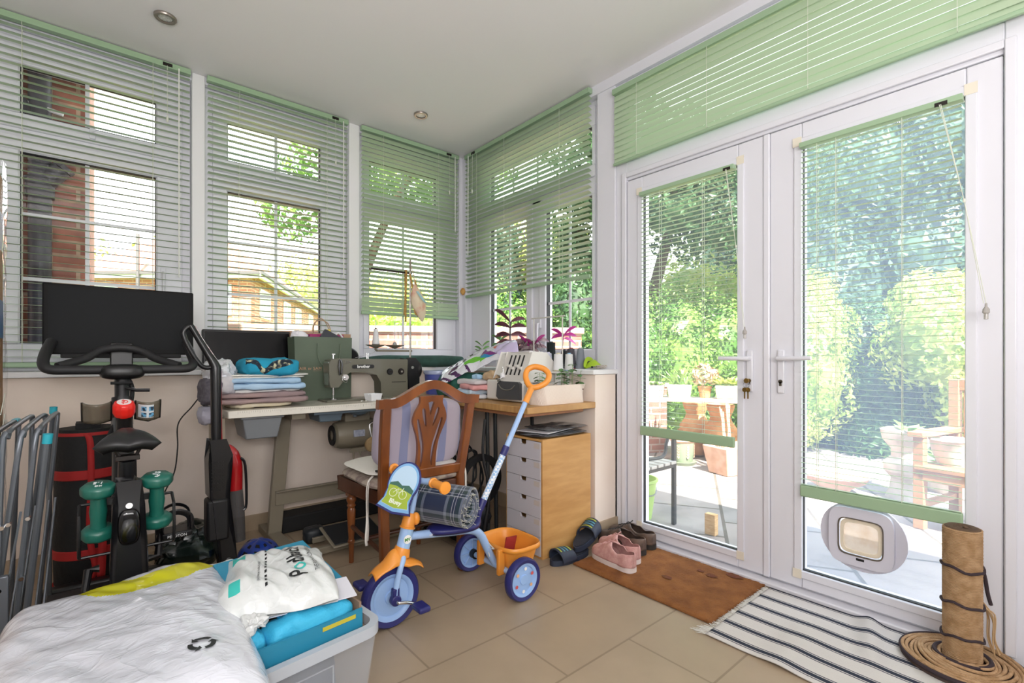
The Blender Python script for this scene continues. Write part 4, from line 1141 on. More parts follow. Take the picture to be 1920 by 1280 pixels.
# ---- HAIR BY SAM paper bag
bagm = mat('sage_paper_bag', '#5d6a58', 0.55, col2='#566351', nscale=4)
t = thing('paper_gift_bag', 'sage green paper carrier bag with copper lettering behind the sewing machine', 'carrier bag', (1.05, 3.17, TZ))
x0, x1, y0, y1, z1 = .905, 1.245, 3.10, 3.235, 1.185
b = B()
v = [(x0, y0, TZ), (x1, y0, TZ), (x1, y1, TZ), (x0, y1, TZ), (x0 - .012, y0 - .004, z1), (x1 + .004, y0 - .004, z1), (x1 + .004, y1, z1), (x0 - .012, y1, z1), (x0 + .03, (y0 + y1) / 2, z1 - .0), (x1 - .02, (y0 + y1) / 2, z1)]
b.add(v, [(3, 2, 1, 0), (0, 1, 5, 4), (2, 3, 7, 6), (1, 2, 6, 9, 5), (3, 0, 4, 8, 7)])
b.done('bag_body', bagm, t, smooth=0, solid=.0012)
b = B(); b.tube([(1.03, y0 - .008, z1 - .04), (1.035, y0 - .014, z1 - .14), (1.09, y0 - .02, z1 - .20), (1.15, y0 - .018, z1 - .19), (1.165, y0 - .012, z1 - .12), (1.175, y0 - .008, z1 - .04)], .0035, 8, smooth=6); b.done('rope_handle', mat('sage_rope', '#667260', .7), t)
cop = mat('copper_foil', '#d0a484', .3, metal=.3)
text('HAIR', .025, frame((.932, y0 - .005, .988), (1, 0, 0), (0, 0, 1)), cop, t, spacing=1.15)
text('BY', .017, frame((.984, y0 - .005, .986), (1, 0, 0), (0, 0, 1)), cop, t)
text('SAM', .025, frame((1.030, y0 - .005, .988), (1, 0, 0), (0, 0, 1)), cop, t, spacing=1.15)
b = B(); b.box(1.003, 1.058, y0 - .0065, y0 - .004, .973, .9742); b.done('lettering_rule', cop, t)
# contents
t = thing('brown_paper_bag', 'brown kraft carrier bag with twisted handles standing behind the green bag', 'carrier bag', (1.1, 3.25, TZ))
kr = mat('kraft_paper', '#b08f74', .7)
b = B(); b.box(.91, 1.30, 3.24, 3.258, TZ, 1.215); b.done('bag_body', kr, t, smooth=0)
b = B(); b.tube([(1.06, 3.238, 1.17), (1.045, 3.235, 1.24), (1.06, 3.23, 1.285), (1.10, 3.23, 1.30), (1.145, 3.235, 1.28), (1.165, 3.238, 1.22), (1.165, 3.238, 1.17)], .003, 8, smooth=6); b.tube([(1.07, 3.26, 1.17), (1.06, 3.262, 1.25), (1.09, 3.262, 1.31), (1.13, 3.262, 1.30), (1.17, 3.262, 1.22), (1.165, 3.26, 1.17)], .003, 8, smooth=6); b.done('twisted_handle', mat('kraft_cord', '#b59a7e', .8), t)
def crumple(name, label, cat, c, r, m, seed=1, amp=.3, e=2.2, **k):
    b = B(); b.blob(c, r, e=e, amp=amp * min(r), freq=.55 / min(r), seed=seed, nu=32, nv=18, **k)
    return tag(b.done(name, m, smooth=25), label, cat)
crumple('tissue_paper', 'crumpled white tissue paper in the top of the green bag', 'tissue paper', (.945, 3.16, 1.185), (.045, .04, .035), mat('tissue', '#eceaf0', .6), 3, .6)
b = B(); b.box(1.0, 1.13, 3.15, 3.20, 1.02, 1.205).box(1.14, 1.22, 3.16, 3.2, 1.02, 1.205)
tag(b.done('magenta_gift_box', mat('magenta_card', '#a4246a', .5), bevel=.002), 'magenta card box poking out of the green bag', 'gift box')
b = B(); b.prism([(1.045, 1.17), (1.085, 1.235), (1.10, 1.23), (1.185, 1.185), (1.14, 1.17)], 3.115, 3.13)
tag(b.done('dark_folded_card', mat('charcoal_card', '#34363f', .5), bevel=.001), 'dark grey folded card sticking up from the green bag', 'card')
b = B(); b.box(1.115, 1.15, 3.205, 3.215, 1.1, 1.24); tag(b.done('yellow_tag', mat('yellow_card', '#e8d24a', .6)), 'small yellow card behind the dark folded card in the bag', 'card')
b = B(); b.tube([(1.15, 3.13, 1.19), (1.165, 3.12, 1.215), (1.185, 3.125, 1.205), (1.20, 3.13, 1.185)], .006, 8, smooth=5); tag(b.done('white_ribbon', white_paint), 'white ribbon loop at the right of the green bag', 'ribbon')

# monitor on the sill end / table back
t = thing('flat_monitor', 'black flat monitor leaning against the second window behind folded fabric', 'monitor', (.70, 3.27, TZ))
M = Matrix.Translation((.69, 3.285, .985)) @ Matrix.Rotation(R(-6), 4, 'X')
b = B(); b.box(-.245, .235, -.02, .02, -.0, .235, 0, M); b.done('housing', black_s, t, bevel=.006)
b = B(); b.box(-.233, .223, -.0215, -.02, .012, .222, 0, M); b.done('screen', mat('glossy_screen', '#08080a', .25, spec=.3), t)
b = B(); b.box(-.06, .06, -.022, -.0, -.0, .01, 0, M); b.done('foot', black_m, t)
# round speaker
t = thing('round_speaker', 'round black speaker between the green bag and the corner window', 'speaker', (1.315, 3.30, .985))
b = B(); b.lathe([(0, -.02), (.058, -.02), (.066, -.012), (.068, .0), (.06, .02), (0, .02)], (1.315, 3.31, 1.058), 36, ax='Y'); b.box(1.29, 1.34, 3.30, 3.33, .985, 1.0); b.done('case', black_s, t, smooth=40)
b = B(); b.lathe([(0, -.0235), (.05, -.0235), (.053, -.02), (0, -.02)], (1.315, 3.31, 1.058), 36, ax='Y'); b.done('grille', black_m, t)

# ---- folded fabrics on the left end of the table
def folded(b, x0, x1, y0, y1, z0, z1, n, seed, mi=0, rot=0, wob=.012):
    cx, cy = (x0 + x1) / 2, (y0 + y1) / 2
    M = Matrix.Translation((cx, cy, 0)) @ Matrix.Rotation(rot, 4, 'Z')
    h = (z1 - z0) / n
    for i in range(n):
        rs = random.Random(seed + i)
        ax, ay = (x1 - x0) / 2 + rs.uniform(-wob, wob), (y1 - y0) / 2 + rs.uniform(-wob, wob)
        ox, oy = rs.uniform(-wob, wob), rs.uniform(-wob, wob)
        b.blob((ox, oy, z0 + h * (i + .5)), (ax, ay, h * .60), e=6, ez=4.0, amp=min(.013, h * .42), freq=11, seed=seed + i, nu=90, nv=24, mi=mi, M=M)
    return b
def fab(name, label, col, args, n, seed, rot=0, col2=None, wob=.012, group='folded fabrics on the sewing table', extra=None, nsc=14):
    b = B(); folded(b, *args, n, seed, rot=rot, wob=wob)
    if extra: extra(b)
    return tag(b.done(name, mat(name + col.strip('#'), col, .85, col2=col2, nscale=nsc, bump=.15, bscale=150), smooth=50), label, 'folded fabric', group)
fab('folded_fabric', 'cream folded cloth at the very bottom of the fabric pile', '#d9cfb8', (.50, .80, 2.80, 3.10, TZ + .001, .82), 1, 11, col2='#cfc2a2')
fab('folded_fabric', 'dusty pink and taupe folded fabric low in the pile', '#a98f8a', (.41, .885, 2.79, 3.12, .815, .872), 2, 12, rot=.04, col2='#8f7c7e', nsc=5)
def grey_hang(b): b.blob((.42, 2.86, .885), (.045, .10, .065), e=3, amp=.02, freq=12, seed=2, nu=28, nv=16)
fab('folded_fabric', 'dark grey woolly cloth hanging over the left end of the pile', '#6f6a72', (.40, .52, 2.82, 3.05, .868, .885), 1, 13, extra=grey_hang, col2='#57535c', nsc=60)
fab('folded_fabric', 'white cotton folded under the pale blue cloth', '#e6e3e0', (.46, .87, 2.82, 3.12, .868, .888), 1, 14)
fab('folded_fabric', 'pale blue folded sheet across the middle of the pile', '#b4d0e6', (.47, .865, 2.79, 3.10, .886, .948), 2, 15, rot=-.03, col2='#a2c3e0', nsc=6)
fab('folded_fabric', 'folded white cloth just under the turquoise one', '#e9e6de', (.46, .89, 2.82, 3.12, .945, .968), 2, 16, rot=.06)
def tq(b):
    for i in range(3): b.blob((.71, 2.83, .988 + i * .014), (.10 - i * .008, .03, .008), e=5, ez=2, amp=.004, freq=20, seed=i, nu=30, nv=10)
fab('folded_fabric', 'bright turquoise folded cloth with a tartan edge on top of the pile', '#249fc0', (.55, .84, 2.80, 3.08, .966, 1.045), 1, 17, rot=-.05, col2='#1c8fb2', nsc=6, extra=tq)
tq_o = [o for o in bpy.data.objects if o.name.startswith('folded_fabric')][-1]
b = B()
for i, (w, dz) in enumerate(((.022, 0), (.016, .018))):
    ribbon(b, [(.57, 2.80 - i * .006, 1.035), (.62, 2.79, 1.012 + dz), (.655, 2.785, .985), (.70, 2.78, 1.008 + dz), (.78, 2.785, 1.015 + dz), (.81, 2.795, .995)], w * 1.3, wd=(0, -.3, 1))
b.done('tartan_edge', mat('tartan_trim', '#1d2b38', .8, col2='#c9c7a4', nscale=50, lo=.5, hi=.6), bpy.data.objects[sorted(o.name for o in bpy.data.objects if o.name.startswith('folded_fabric'))[-1]], solid=.004)
b = B(); b.blob((.47, 2.90, .915), (.055, .11, .055), e=3, amp=.025, freq=10, seed=21, nu=36, nv=20)
tag(b.done('patterned_cloth_bag', mat('printed_white', '#d9d6d8', .6, col2='#a9a6b0', nscale=7, lo=.5, hi=.7), smooth=30), 'white printed cloth bundle at the left side of the fabric pile', 'cloth bundle')
b = B(); b.blob((.47, 2.93, .975), (.075, .13, .05), e=2.6, amp=.035, freq=12, seed=22, nu=40, nv=22)
tag(b.done('polythene_wrapping', mat('crinkly_plastic', '#e4e6ec', .12, coat=.5), smooth=20), 'crinkled white plastic bag on the pile behind the vacuum handle', 'plastic bag')
b = B(); b.blob((.42, 2.93, .76), (.035, .06, .045), e=2.6, amp=.02, freq=14, seed=23, nu=28, nv=16)
tag(b.done('grey_cloth', mat('lilac_grey', '#b9b6c4', .7), smooth=30), 'pale lilac-grey cloth drooping over the left table edge', 'cloth')

# ================================================================ SIDE DESK
DZ = .80
deskm = mat('oak_laminate', '#c79b62', .4, col2='#a97c48', nscale=5, stretch=(1, 7, 1))
deske = mat('oak_end', '#c9a570', .5, col2='#a98450', nscale=16)
t = thing('side_desk', 'wooden side desk under the wide window carrying the overlocker', 'desk', (1.92, 2.5, 0))
b = B(); b.box(1.655, 2.185, 1.836, 3.25, DZ - .035, DZ); b.done('desktop', deskm, t, bevel=.003)
b = B(); b.box(1.69, 2.15, 1.90, 3.20, DZ - .058, DZ - .035); b.done('lower_board', mat('reddish_board', '#a8714c', .5), t, bevel=.002)
for (x, y) in ((1.76, 2.30), (1.82, 2.30), (2.12, 2.30), (1.76, 3.15), (2.12, 3.15)):
    b = B(); b.tube([(x, y, 0), (x - .01, y, DZ - .058)], .012, 8); b.done('leg', iron, t)
# drawer unit
birch = mat('birch_plywood', '#cf9f62', .5, col2='#bb8a4e', nscale=4, stretch=(1, 1, 5))
greyw = mat('grey_white_front', '#c9c6cd', .5)
t = thing('drawer_unit', 'birch drawer unit with six grey-white drawers at the end of the desk', 'drawer unit', (1.95, 1.98, 0))
b = B()
b.box(1.757, 2.137, 1.832, 1.844, 0, .625).box(1.757, 2.137, 2.118, 2.13, 0, .625).box(1.757, 2.137, 1.844, 2.118, .613, .625).box(1.757, 2.137, 1.844, 2.118, 0, .012).box(2.127, 2.137, 1.844, 2.118, .012, .613)
b.done('carcass', birch, t, bevel=.001)
for i in range(6):
    z0 = .014 + i * .0998; z1 = z0 + .097
    o = [(1.846, z0), (2.116, z0), (2.116, z1), (2.008, z1), (2.004, z1 - .018), (1.998, z1 - .023), (1.962, z1 - .023), (1.956, z1 - .018), (1.952, z1), (1.846, z1)]
    b = B(); b.prism(o, 1.752, 1.764, plane='YZ')
    d = b.done('drawer', greyw, t, bevel=.0008)
    b = B(); b.box(1.95, 2.01, 1.80, 1.81, z1 - .03, z1) if False else b.box(1.80, 1.806, 1.95, 2.01, z0 + .01, z1 - .004); b.done('drawer_contents', mat('jumble_%d' % i, ('#6b6a66', '#8a4a50', '#77757a', '#6f6a62', '#3a4a52', '#8f6a3a')[i], .7, col2='#c9c4ba', nscale=70), d, smooth=0)
    if i: 
        b = B(); b.box(1.7508, 1.7522, 1.85, 1.892, z1 - .035, z1 - .008); b.done('paper_label', mat('faint_label', '#c9bfb8', .6), d, smooth=0)
# plastic sleeves on the drawer unit
b = B(); b.blob((1.945, 1.965, .636), (.20, .13, .010), e=7, ez=2, amp=.012, freq=9, seed=3, nu=48, nv=12, low=.626); tag(b.done('plastic_folder', mat('smoky_plastic', '#3c3f44', .15, coat=.5, col2='#6e7276', nscale=7), smooth=40), 'dark glossy plastic folder lying on the drawer unit', 'folder')
M = Matrix.Translation((1.93, 1.98, .649)) @ Matrix.Rotation(.25, 4, 'Z')
b = B(); b.box(-.15, .15, -.10, .10, 0, .004, 0, M); tag(b.done('paper_sheets', mat('paper_white', '#dddde2', .5)), 'white papers on top of the dark plastic folder', 'papers')
b = B(); b.blob((2.0, 1.98, .662), (.17, .12, .008), e=6, ez=2, amp=.016, freq=10, seed=8, nu=48, nv=12); tag(b.done('plastic_sleeve', mat('grey_film', '#85898c', .12, coat=.6, col2='#4b4e52', nscale=9), smooth=40), 'crumpled grey plastic sleeve on top of the papers', 'plastic sleeve')

# overlocker
ol = mat('overlocker_ivory', '#dcd9d3', .35)
t = thing('overlocker', 'ivory overlocker machine with four tension slots on the desk', 'overlocker', (1.92, 2.18, DZ))
b = B(); b.box(1.79, 2.05, 2.03, 2.36, DZ + .004, DZ + .125); b.done('base', ol, t, bevel=.012, seg=3)
# tower leaning back
v = []
b = B()
tw = [(1.80, DZ + .125), (1.865, DZ + .285), (1.98, DZ + .285), (2.05, DZ + .22), (2.05, DZ + .11), (1.80, DZ + .11)]
b.prism(tw, 2.03, 2.245, plane='XZ'); b.done('tower', ol, t, bevel=.008, seg=3)
b = B(); b.prism([(1.81, DZ + .15), (1.862, DZ + .283), (1.98, DZ + .283), (2.0, DZ + .19), (1.87, DZ + .19)], 2.245, 2.30); b.done('tower_head', ol, t, bevel=.008)
nrm = Vector((-.16, 0, .065)).normalized()
for i in range(4):
    y = 2.085 + i * .037
    p0 = Vector((1.812, y, DZ + .155)); p1 = Vector((1.858, y, DZ + .268))
    b = B(); b.tube([p0 + nrm * .002, p1 + nrm * .002], .0045, 8); sl = b.done('tension_slot', black_m, t)
    b = B(); pm = p0.lerp(p1, .35 + .1 * (i % 2)); b.cyl(pm + Vector((-.002, -.011, 0)), pm + Vector((-.002, .011, 0)), .010, n=14); b.done('tension_wheel', ol, sl)
b = B(); b.prism([(2.035, DZ + .02), (2.035, DZ + .11), (2.05, DZ + .118), (2.21, DZ + .118), (2.23, DZ + .105), (2.24, DZ + .03), (2.22, DZ + .015)], 1.772, 1.792, plane='YZ'); fr = b.done('front_door', mat('charcoal_cover', '#4a4b4e', .35), t, bevel=.008, seg=3)
b = B(); b.tube([(1.769, 2.07, DZ + .10), (1.769, 2.10, DZ + .078), (1.769, 2.145, DZ + .07), (1.769, 2.19, DZ + .078), (1.769, 2.215, DZ + .10)], .003, 6, smooth=5); b.done('door_arc', mat('scuffed', '#75726a', .5), fr)
b = B(); b.box(1.80, 1.84, 2.24, 2.28, DZ + .125, DZ + .132); b.cyl((1.815, 2.235, DZ + .13), (1.82, 2.235, DZ + .19), .003).cyl((1.825, 2.25, DZ + .13), (1.83, 2.25, DZ + .20), .003); b.tube([(1.78, 2.235, DZ + .12), (1.77, 2.22, DZ + .13), (1.79, 2.2, DZ + .14)], .003, 6, smooth=4); b.box(1.775, 1.80, 2.20, 2.235, DZ + .115, DZ + .123); b.done('looper', chrome, t)
b = B(); b.lathe([(0, 0), (.014, 0), (.016, .01), (.012, .025), (0, .028)], (1.80, 2.215, DZ + .14), 14); b.done('needle_clamp', mat('white_knob', '#f1f1f3', .3), t)
b = B(); b.box(1.96, 2.16, 1.99, 2.30, DZ + .10, DZ + .112); b.cyl((2.10, 2.02, DZ + .1), (2.10, 2.02, DZ + .50), .004).cyl((2.10, 2.27, DZ + .1), (2.10, 2.27, DZ + .50), .004); b.box(2.095, 2.105, 2.0, 2.29, DZ + .50, DZ + .508); b.done('spool_stand', mat('spool_stand', '#c9c6be', .4), t, bevel=.002)
b = B(); b.box(1.86, 1.97, 2.05, 2.16, DZ + .284, DZ + .29); b.done('top_cover', ol, t)
cone(2.04, 1.995, DZ + .178, .105, .030, .024, '#f2f2f4', 'large white thread cone on the overlocker, left of the blue-tipped one', '#d9cfa0')
b = B(); b.box(1.99, 2.15, 1.955, 2.03, DZ + .165, DZ + .176); b.cyl((2.04, 1.995, DZ), (2.04, 1.995, DZ + .17), .02); b.cyl((2.11, 1.985, DZ), (2.11, 1.985, DZ + .17), .008)
tag(b.done('cone_holder', mat('cone_holder', '#dedcd8', .4), bevel=.002), 'ivory plastic stand holding two white thread cones beside the overlocker', 'cone holder')
cone(2.12, 1.985, DZ + .178, .105, .027, .021, '#ececea', 'white thread cone with a pale blue tip over the planter', '#8fc0e0')
cone(2.08, 2.12, DZ + .18, .11, .028, .02, '#d6d6e6', 'pale lilac thread cone behind the big white ones', '#d8d4e4')

# planter with seedlings
t = thing('seedling_planter', 'long ribbed cream planter of seedlings at the desk end', 'planter', (1.96, 1.93, DZ))
plm = mat('cream_planter', '#eadcd0', .45)
def rr(hx, hy, r, n=8, cx=0, cy=0):
    o = []
    for (sx_, sy_, a0) in ((1, 1, 0), (-1, 1, 1), (-1, -1, 2), (1, -1, 3)):
        for i in range(n + 1):
            a = (a0 + i / n) * PI / 2; o.append((cx + sx_ * (hx - r) + r * math.cos(a), cy + sy_ * (hy - r) + r * math.sin(a)))
    return o
def ribbed(hx, hy, r, cx, cy, rib):
    P = rr(hx, hy, r, 10); out = []
    n = 0
    L = len(P)
    for i in range(L):
        a, c = Vector(P[i]), Vector(P[(i + 1) % L]); d = (c - a).length; k = max(1, int(d / .0035))
        for j in range(k):
            p = a.lerp(c, j / k); nn = Vector((p.x, p.y)).normalized(); q = rib * (n % 2); n += 1
            out.append((cx + p.x - nn.x * q, cy + p.y - nn.y * q))
    return out
PX, PY = 1.955, 1.925
lo = ribbed(.178, .058, .03, PX, PY, .0012); hi = ribbed(.190, .068, .034, PX, PY, .0012)
m_ = min(len(lo), len(hi)); lo, hi = lo[:m_], hi[:m_]
b = B()
vs = [(p[0], p[1], DZ) for p in lo] + [(p[0], p[1], DZ + .105) for p in hi] + [(PX + (p[0] - PX) * .96, PY + (p[1] - PY) * .9, DZ + .105) for p in hi] + [(PX + (p[0] - PX) * .94, PY + (p[1] - PY) * .88, DZ + .08) for p in hi]
fs = [tuple(range(m_ - 1, -1, -1))]
for k in range(3):
    for i in range(m_): fs.append((k * m_ + i, k * m_ + (i + 1) % m_, (k + 1) * m_ + (i + 1) % m_, (k + 1) * m_ + i))
b.add(vs, fs); b.done('trough', plm, t, smooth=20)
b = B(); b.prism([(PX + (p[0] - PX) * .94, PY + (p[1] - PY) * .88) for p in hi[::3]], DZ + .07, DZ + .092, plane='XY'); b.done('soil', mat('reddish_soil', '#54302a', .95), t)
def leafpair(b, p, a, L, droop=-.1, w=.62):
    L *= 1.35
    for s in (0, PI):
        d = Vector((math.cos(a + s), math.sin(a + s), droop)); s2 = Vector((-math.sin(a + s), math.cos(a + s), 0)); p = Vector(p)
        pts = []
        for i in range(6):
            u = i / 5; wd = L * w * math.sin(PI * min(u * .95 + .03, 1)) ** .8 * .6
            c = p + d * L * u + Vector((0, 0, -L * .25 * u * u + .12 * L * u))
            pts += [c - s2 * wd, c + Vector((0, 0, -.1 * wd)), c + s2 * wd]
        fs = []
        for i in range(5): fs += [(3 * i, 3 * i + 1, 3 * i + 4, 3 * i + 3), (3 * i + 1, 3 * i + 2, 3 * i + 5, 3 * i + 4)]
        b.add(pts, fs)
seedm = mat('seedling_leaf', '#5f8a4a', .45, col2='#4b763a', nscale=20)
rnd = random.Random(11)
for i, (x, y, h, L) in enumerate(((1.80, 1.90, .085, .035), (1.86, 1.95, .07, .03), (1.97, 1.905, .105, .035), (2.02, 1.93, .09, .035), (2.05, 1.90, .125, .034), (2.09, 1.93, .13, .032), (2.12, 1.90, .09, .03))):
    t = thing('seedling', 'slender green seedling growing in the ribbed cream planter', 'seedling', (x, y, DZ + .09), group='seedlings in the cream planter')
    b = B(); b.tube([(x, y, DZ + .085), (x + .004, y, DZ + .09 + h * .5), (x + rnd.uniform(-.01, .01), y, DZ + .09 + h)], .0012, 5, smooth=3); b.done('stem', mat('seed_stem', '#7d9a55', .5), t)
    b = B()
    for k in range(4): leafpair(b, (x, y, DZ + .09 + h * (.3 + .23 * k)), rnd.uniform(0, PI), L * (1 - .08 * k), rnd.uniform(-.35, .1))
    b.done('leaves', seedm, t, smooth=60)

# heap of cloth and bags on the desk corner
green_c = mat('bottle_green_cloth', '#2f6b5c', .85, col2='#27594d', nscale=7, bump=.2, bscale=120)
def drape(name, label, cat, m, outline, fz, nu=60, nv=40, th=.004, mfn=None, group=None):
    """height field over a quad of floor coordinates"""
    A, Bq, C, D = [Vector(p) for p in outline]
    b = B()
    def fn(u, v):
        p = A.lerp(Bq, u).lerp(D.lerp(C, u), v)
        return (p.x, p.y, fz(u, v, p))
    b.surf(fn, nu, nv, mfn=mfn)
    return tag(b.done(name, m, smooth=60, solid=th), label, cat, group)
b = B(); b.blob((1.93, 2.74, DZ + .06), (.20, .20, .095), e=2.6, amp=.03, freq=7, seed=5, nu=70, nv=36, low=DZ + .002)
tag(b.done('green_cloth_heap', green_c, smooth=40), 'bottle green cloth heaped on the desk under the purple bag', 'cloth')
b = B(); b.tube([(1.42, 3.36, 1.02), (1.6, 3.38, 1.035), (1.8, 3.36, 1.03), (2.0, 3.2, 1.03), (2.08, 3.05, 1.03)], [.035, .04, .045, .045, .035], 16, smooth=5)
tag(b.done('rolled_green_cloth', mat('dark_green_roll', '#2c4740', .9, col2='#385a50', nscale=9, bump=.3, bscale=90), smooth=60), 'dark green cloth roll lying along the corner of the window sill', 'rolled cloth')
t = thing('blue_storage_tub', 'translucent blue plastic tub with a clear lid by the machine handwheel', 'storage tub', (1.84, 3.02, DZ))
b = B(); b.lathe([(0, 0), (.085, 0), (.095, .14), (.095, .145), (.085, .145)], (1.83, 2.98, DZ), 32); b.done('tub', mat('blue_tub', '#5560a8', .3, col2='#3f4a92', nscale=5), t)
b = B(); b.lathe([(.1, .14), (.103, .15), (.10, .165), (.0, .17)], (1.83, 2.98, DZ), 32); b.done('lid', mat('lid_clear', '#a9b2cf', .2), t)
# purple/white carrier bag over the heap
white_bag = crinkle('white_polythene', '#dcdce4', 9, .5)
pur = mat('purple_print', '#4a2253', .2, coat=.4); grn = mat('green_print', '#6fc238', .22, coat=.4); blu = mat('blue_print_bag', '#2b8ac0', .22, coat=.4); ora = mat('orange_print', '#e0603a', .22, coat=.4); mag = mat('magenta_print', '#7b2c7c', .22, coat=.4); lil = mat('lilac_print', '#cdbfe2', .22, coat=.4)
def pbm(u, v):
    # u along from left-front (0) to right-back (1)
    s = u + .10 * math.sin(6 * v)
    if s < .40:
        k = (s * 7 + v * 2.2 + .5 * math.sin(9 * v + 5 * s)) % 1.0
        return 1 if k < .45 else 0
    if s < .55 and v > .55: return 1 if ((v * 7 + u * 3) % 1) < .3 else 0
    if s < .62 and .15 < v < .5: return 2 if ((v - .15) / .35) < .5 else 0
    if .58 < s < .80 and .12 < v < .62:
        k = int(((s - .58) * 9 + (v - .1) * 6) * 1.1) % 5
        return (2, 3, 5, 0, 4)[k]
    if s > .80: return 6
    return 0
def pbz(u, v, p):
    base = .935 + .225 * u ** .75 + .075 * (v - .35)
    edge = -.05 * (2 * v - 1) ** 4
    return base + edge + .022 * nz(p, 9, 2) + .012 * nz(p, 22, 5)
drape('carrier_bag', 'shiny carrier bag with purple, green and blue print on the cloth heap', 'carrier bag', [white_bag, pur, grn, blu, ora, mag, lil],
      [(1.66, 2.68, 0), (2.05, 2.36, 0), (2.20, 2.60, 0), (1.84, 2.92, 0)], pbz, 110, 60, .003, pbm)
def pile(args, name, label, col, n, seed, col2=None):
    b = B(); folded(b, *args, n, seed, wob=.02, rot=.15 * (seed % 3 - 1)); tag(b.done(name, mat(name + col.strip('#'), col, .8, col2=col2, nscale=12), smooth=50), label, 'folded fabric', 'small fabrics beside the overlocker')
pile((1.70, 1.85, 2.36, 2.52, DZ + .002, DZ + .03), 'fabric_remnant', 'white plastic-wrapped cloth at the bottom beside the overlocker', '#dfe4ea', 1, 31)
pile((1.68, 1.88, 2.37, 2.57, DZ + .03, DZ + .06), 'fabric_remnant', 'pale blue remnant under the pink one beside the overlocker', '#a9c0d6', 1, 32, '#c7d6df')
pile((1.70, 1.87, 2.37, 2.56, DZ + .06, DZ + .09), 'fabric_remnant', 'salmon pink remnant in the small pile beside the overlocker', '#e2a3a4', 1, 33, '#d99a96')
pile((1.71, 1.90, 2.36, 2.58, DZ + .09, DZ + .118), 'fabric_remnant', 'greyish white remnant on the small pile beside the overlocker', '#cfc9cb', 1, 34)
crumple('fabric_remnant', 'crumpled beige lace on top of the small pile', 'fabric', (1.84, 2.36, DZ + .145), (.05, .08, .028), mat('beige_lace', '#d0b490', .8, col2='#b89a78', nscale=16), 9, .5)
crumple('fabric_remnant', 'little pale blue scrap beside the beige lace', 'fabric', (1.80, 2.46, DZ + .135), (.03, .04, .018), mat('sky_scrap', '#9fc4e0', .8), 10, .5)

# sill things
SZ = .985
cone(2.30, 2.055, SZ, .135, .032, .019, '#8d939c', 'silver grey thread cone at the right end of the sill row', '#b0b4ba')
cone(2.29, 2.125, SZ, .135, .033, .020, '#55525a', 'charcoal thread cone with red rim next to the silver one', '#c23434')
cone(2.33, 2.175, SZ, .130, .031, .019, '#6e6663', 'brownish grey thread cone with red rim behind the charcoal one', '#b83232')
cone(2.34, 2.235, SZ, .125, .030, .018, '#1f2226', 'short black thread cone on the sill behind the white cones', '#3a3a3a')
cone(2.22, 2.235, SZ, .175, .029, .026, '#14201f', 'tall black thread cone on the sill beside the white cones', '#111111')
# green visor
t = thing('toy_visor', 'lime green and black visor on the sill beside the thread cones', 'visor', (2.31, 1.94, SZ))
lime = mat('lime_visor', '#a3c32c', .4)
b = B()
def vz(u, v):
    a = PI * (u * 1.0); r = .028 + .04 * v
    return (2.31 + r * math.cos(a) * .8, 1.96 - r * math.sin(a) * 1.1 + .02, SZ + .004 + .035 * (1 - v) + .018 * math.sin(PI * u))
b.surf(vz, 20, 6); b.done('peak', lime, t, solid=.004)
b = B(); b.tube([(2.33, 1.975, SZ + .02), (2.33, 1.99, SZ + .055), (2.30, 1.995, SZ + .06), (2.27, 1.99, SZ + .03), (2.26, 1.98, SZ + .01)], [.012, .016, .016, .012, .01], 10, smooth=4, flat=.5); b.done('strap', lime, t)
b = B(); b.blob((2.30, 1.985, SZ + .035), (.018, .014, .016), nu=16, nv=10); b.done('buckle', black_s, t)
b = B(); b.lathe([(0, -.003), (.006, -.003), (.006, .003), (0, .003)], (2.258, 1.925, SZ + .014), 12, ax='X'); b.done('rivet', black_s, t)
b = B(); rnd = random.Random(3)
for i in range(14):
    p = [(2.27 + rnd.uniform(-.02, .03), 1.90 - k * .018 + rnd.uniform(-.012, .012), SZ + .006 + rnd.uniform(0, .02)) for k in range(4)]
    b.tube(p, .0016, 5, smooth=3)
tag(b.done('thread_tangle', mat('pale_thread', '#bfb6ac', .8)), 'tangle of pale beige thread at the pier end of the sill', 'thread tangle', kind='stuff')
# potted plants on the sill
def leafy(b, base, spec, L):
    for (x, y, z, a, dr) in spec:
        p = Vector(base) + Vector((x, y, z)); d = Vector((math.cos(a), math.sin(a), dr)); s2 = Vector((-math.sin(a) * .7, math.cos(a) * .7, .7)); pts = []
        for i in range(8):
            u = i / 7; wd = L * .21 * math.sin(PI * min(u * .96 + .02, 1)) ** .7
            c = p + d * L * u + Vector((0, 0, -L * .3 * u * u))
            pts += [c - s2 * wd + Vector((0, 0, wd * .4)), c, c + s2 * wd + Vector((0, 0, wd * .4))]
        fs = []
        for i in range(7): fs += [(3 * i, 3 * i + 1, 3 * i + 4, 3 * i + 3), (3 * i + 1, 3 * i + 2, 3 * i + 5, 3 * i + 4)]
        b.add(pts, fs)
purl = mat('purple_leaf', '#5b2f3c', .4, col2='#7b4a54', nscale=15); magl = mat('magenta_leaf', '#c23a94', .4); varl = mat('striped_leaf', '#7b5666', .45, col2='#b9a8a4', nscale=30); grl = mat('succulent_green', '#6f9a5a', .45)
whp = mat('white_pot', '#ece9ea', .4)
def pot(name, label, c, r, h, m=whp):
    t = thing(name, label, 'potted plant', c); b = B(); b.lathe([(0, 0), (r * .8, 0), (r, h * .9), (r * 1.06, h * .9), (r * 1.06, h), (r * .9, h), (r * .85, h * .8), (0, h * .8)], c, 24); b.done('pot', m, t)
    return t
c = (2.30, 2.74, SZ); t = pot('purple_foliage_plant', 'tall plant with dark purple leaves on one stem on the sill', c, .045, .10)
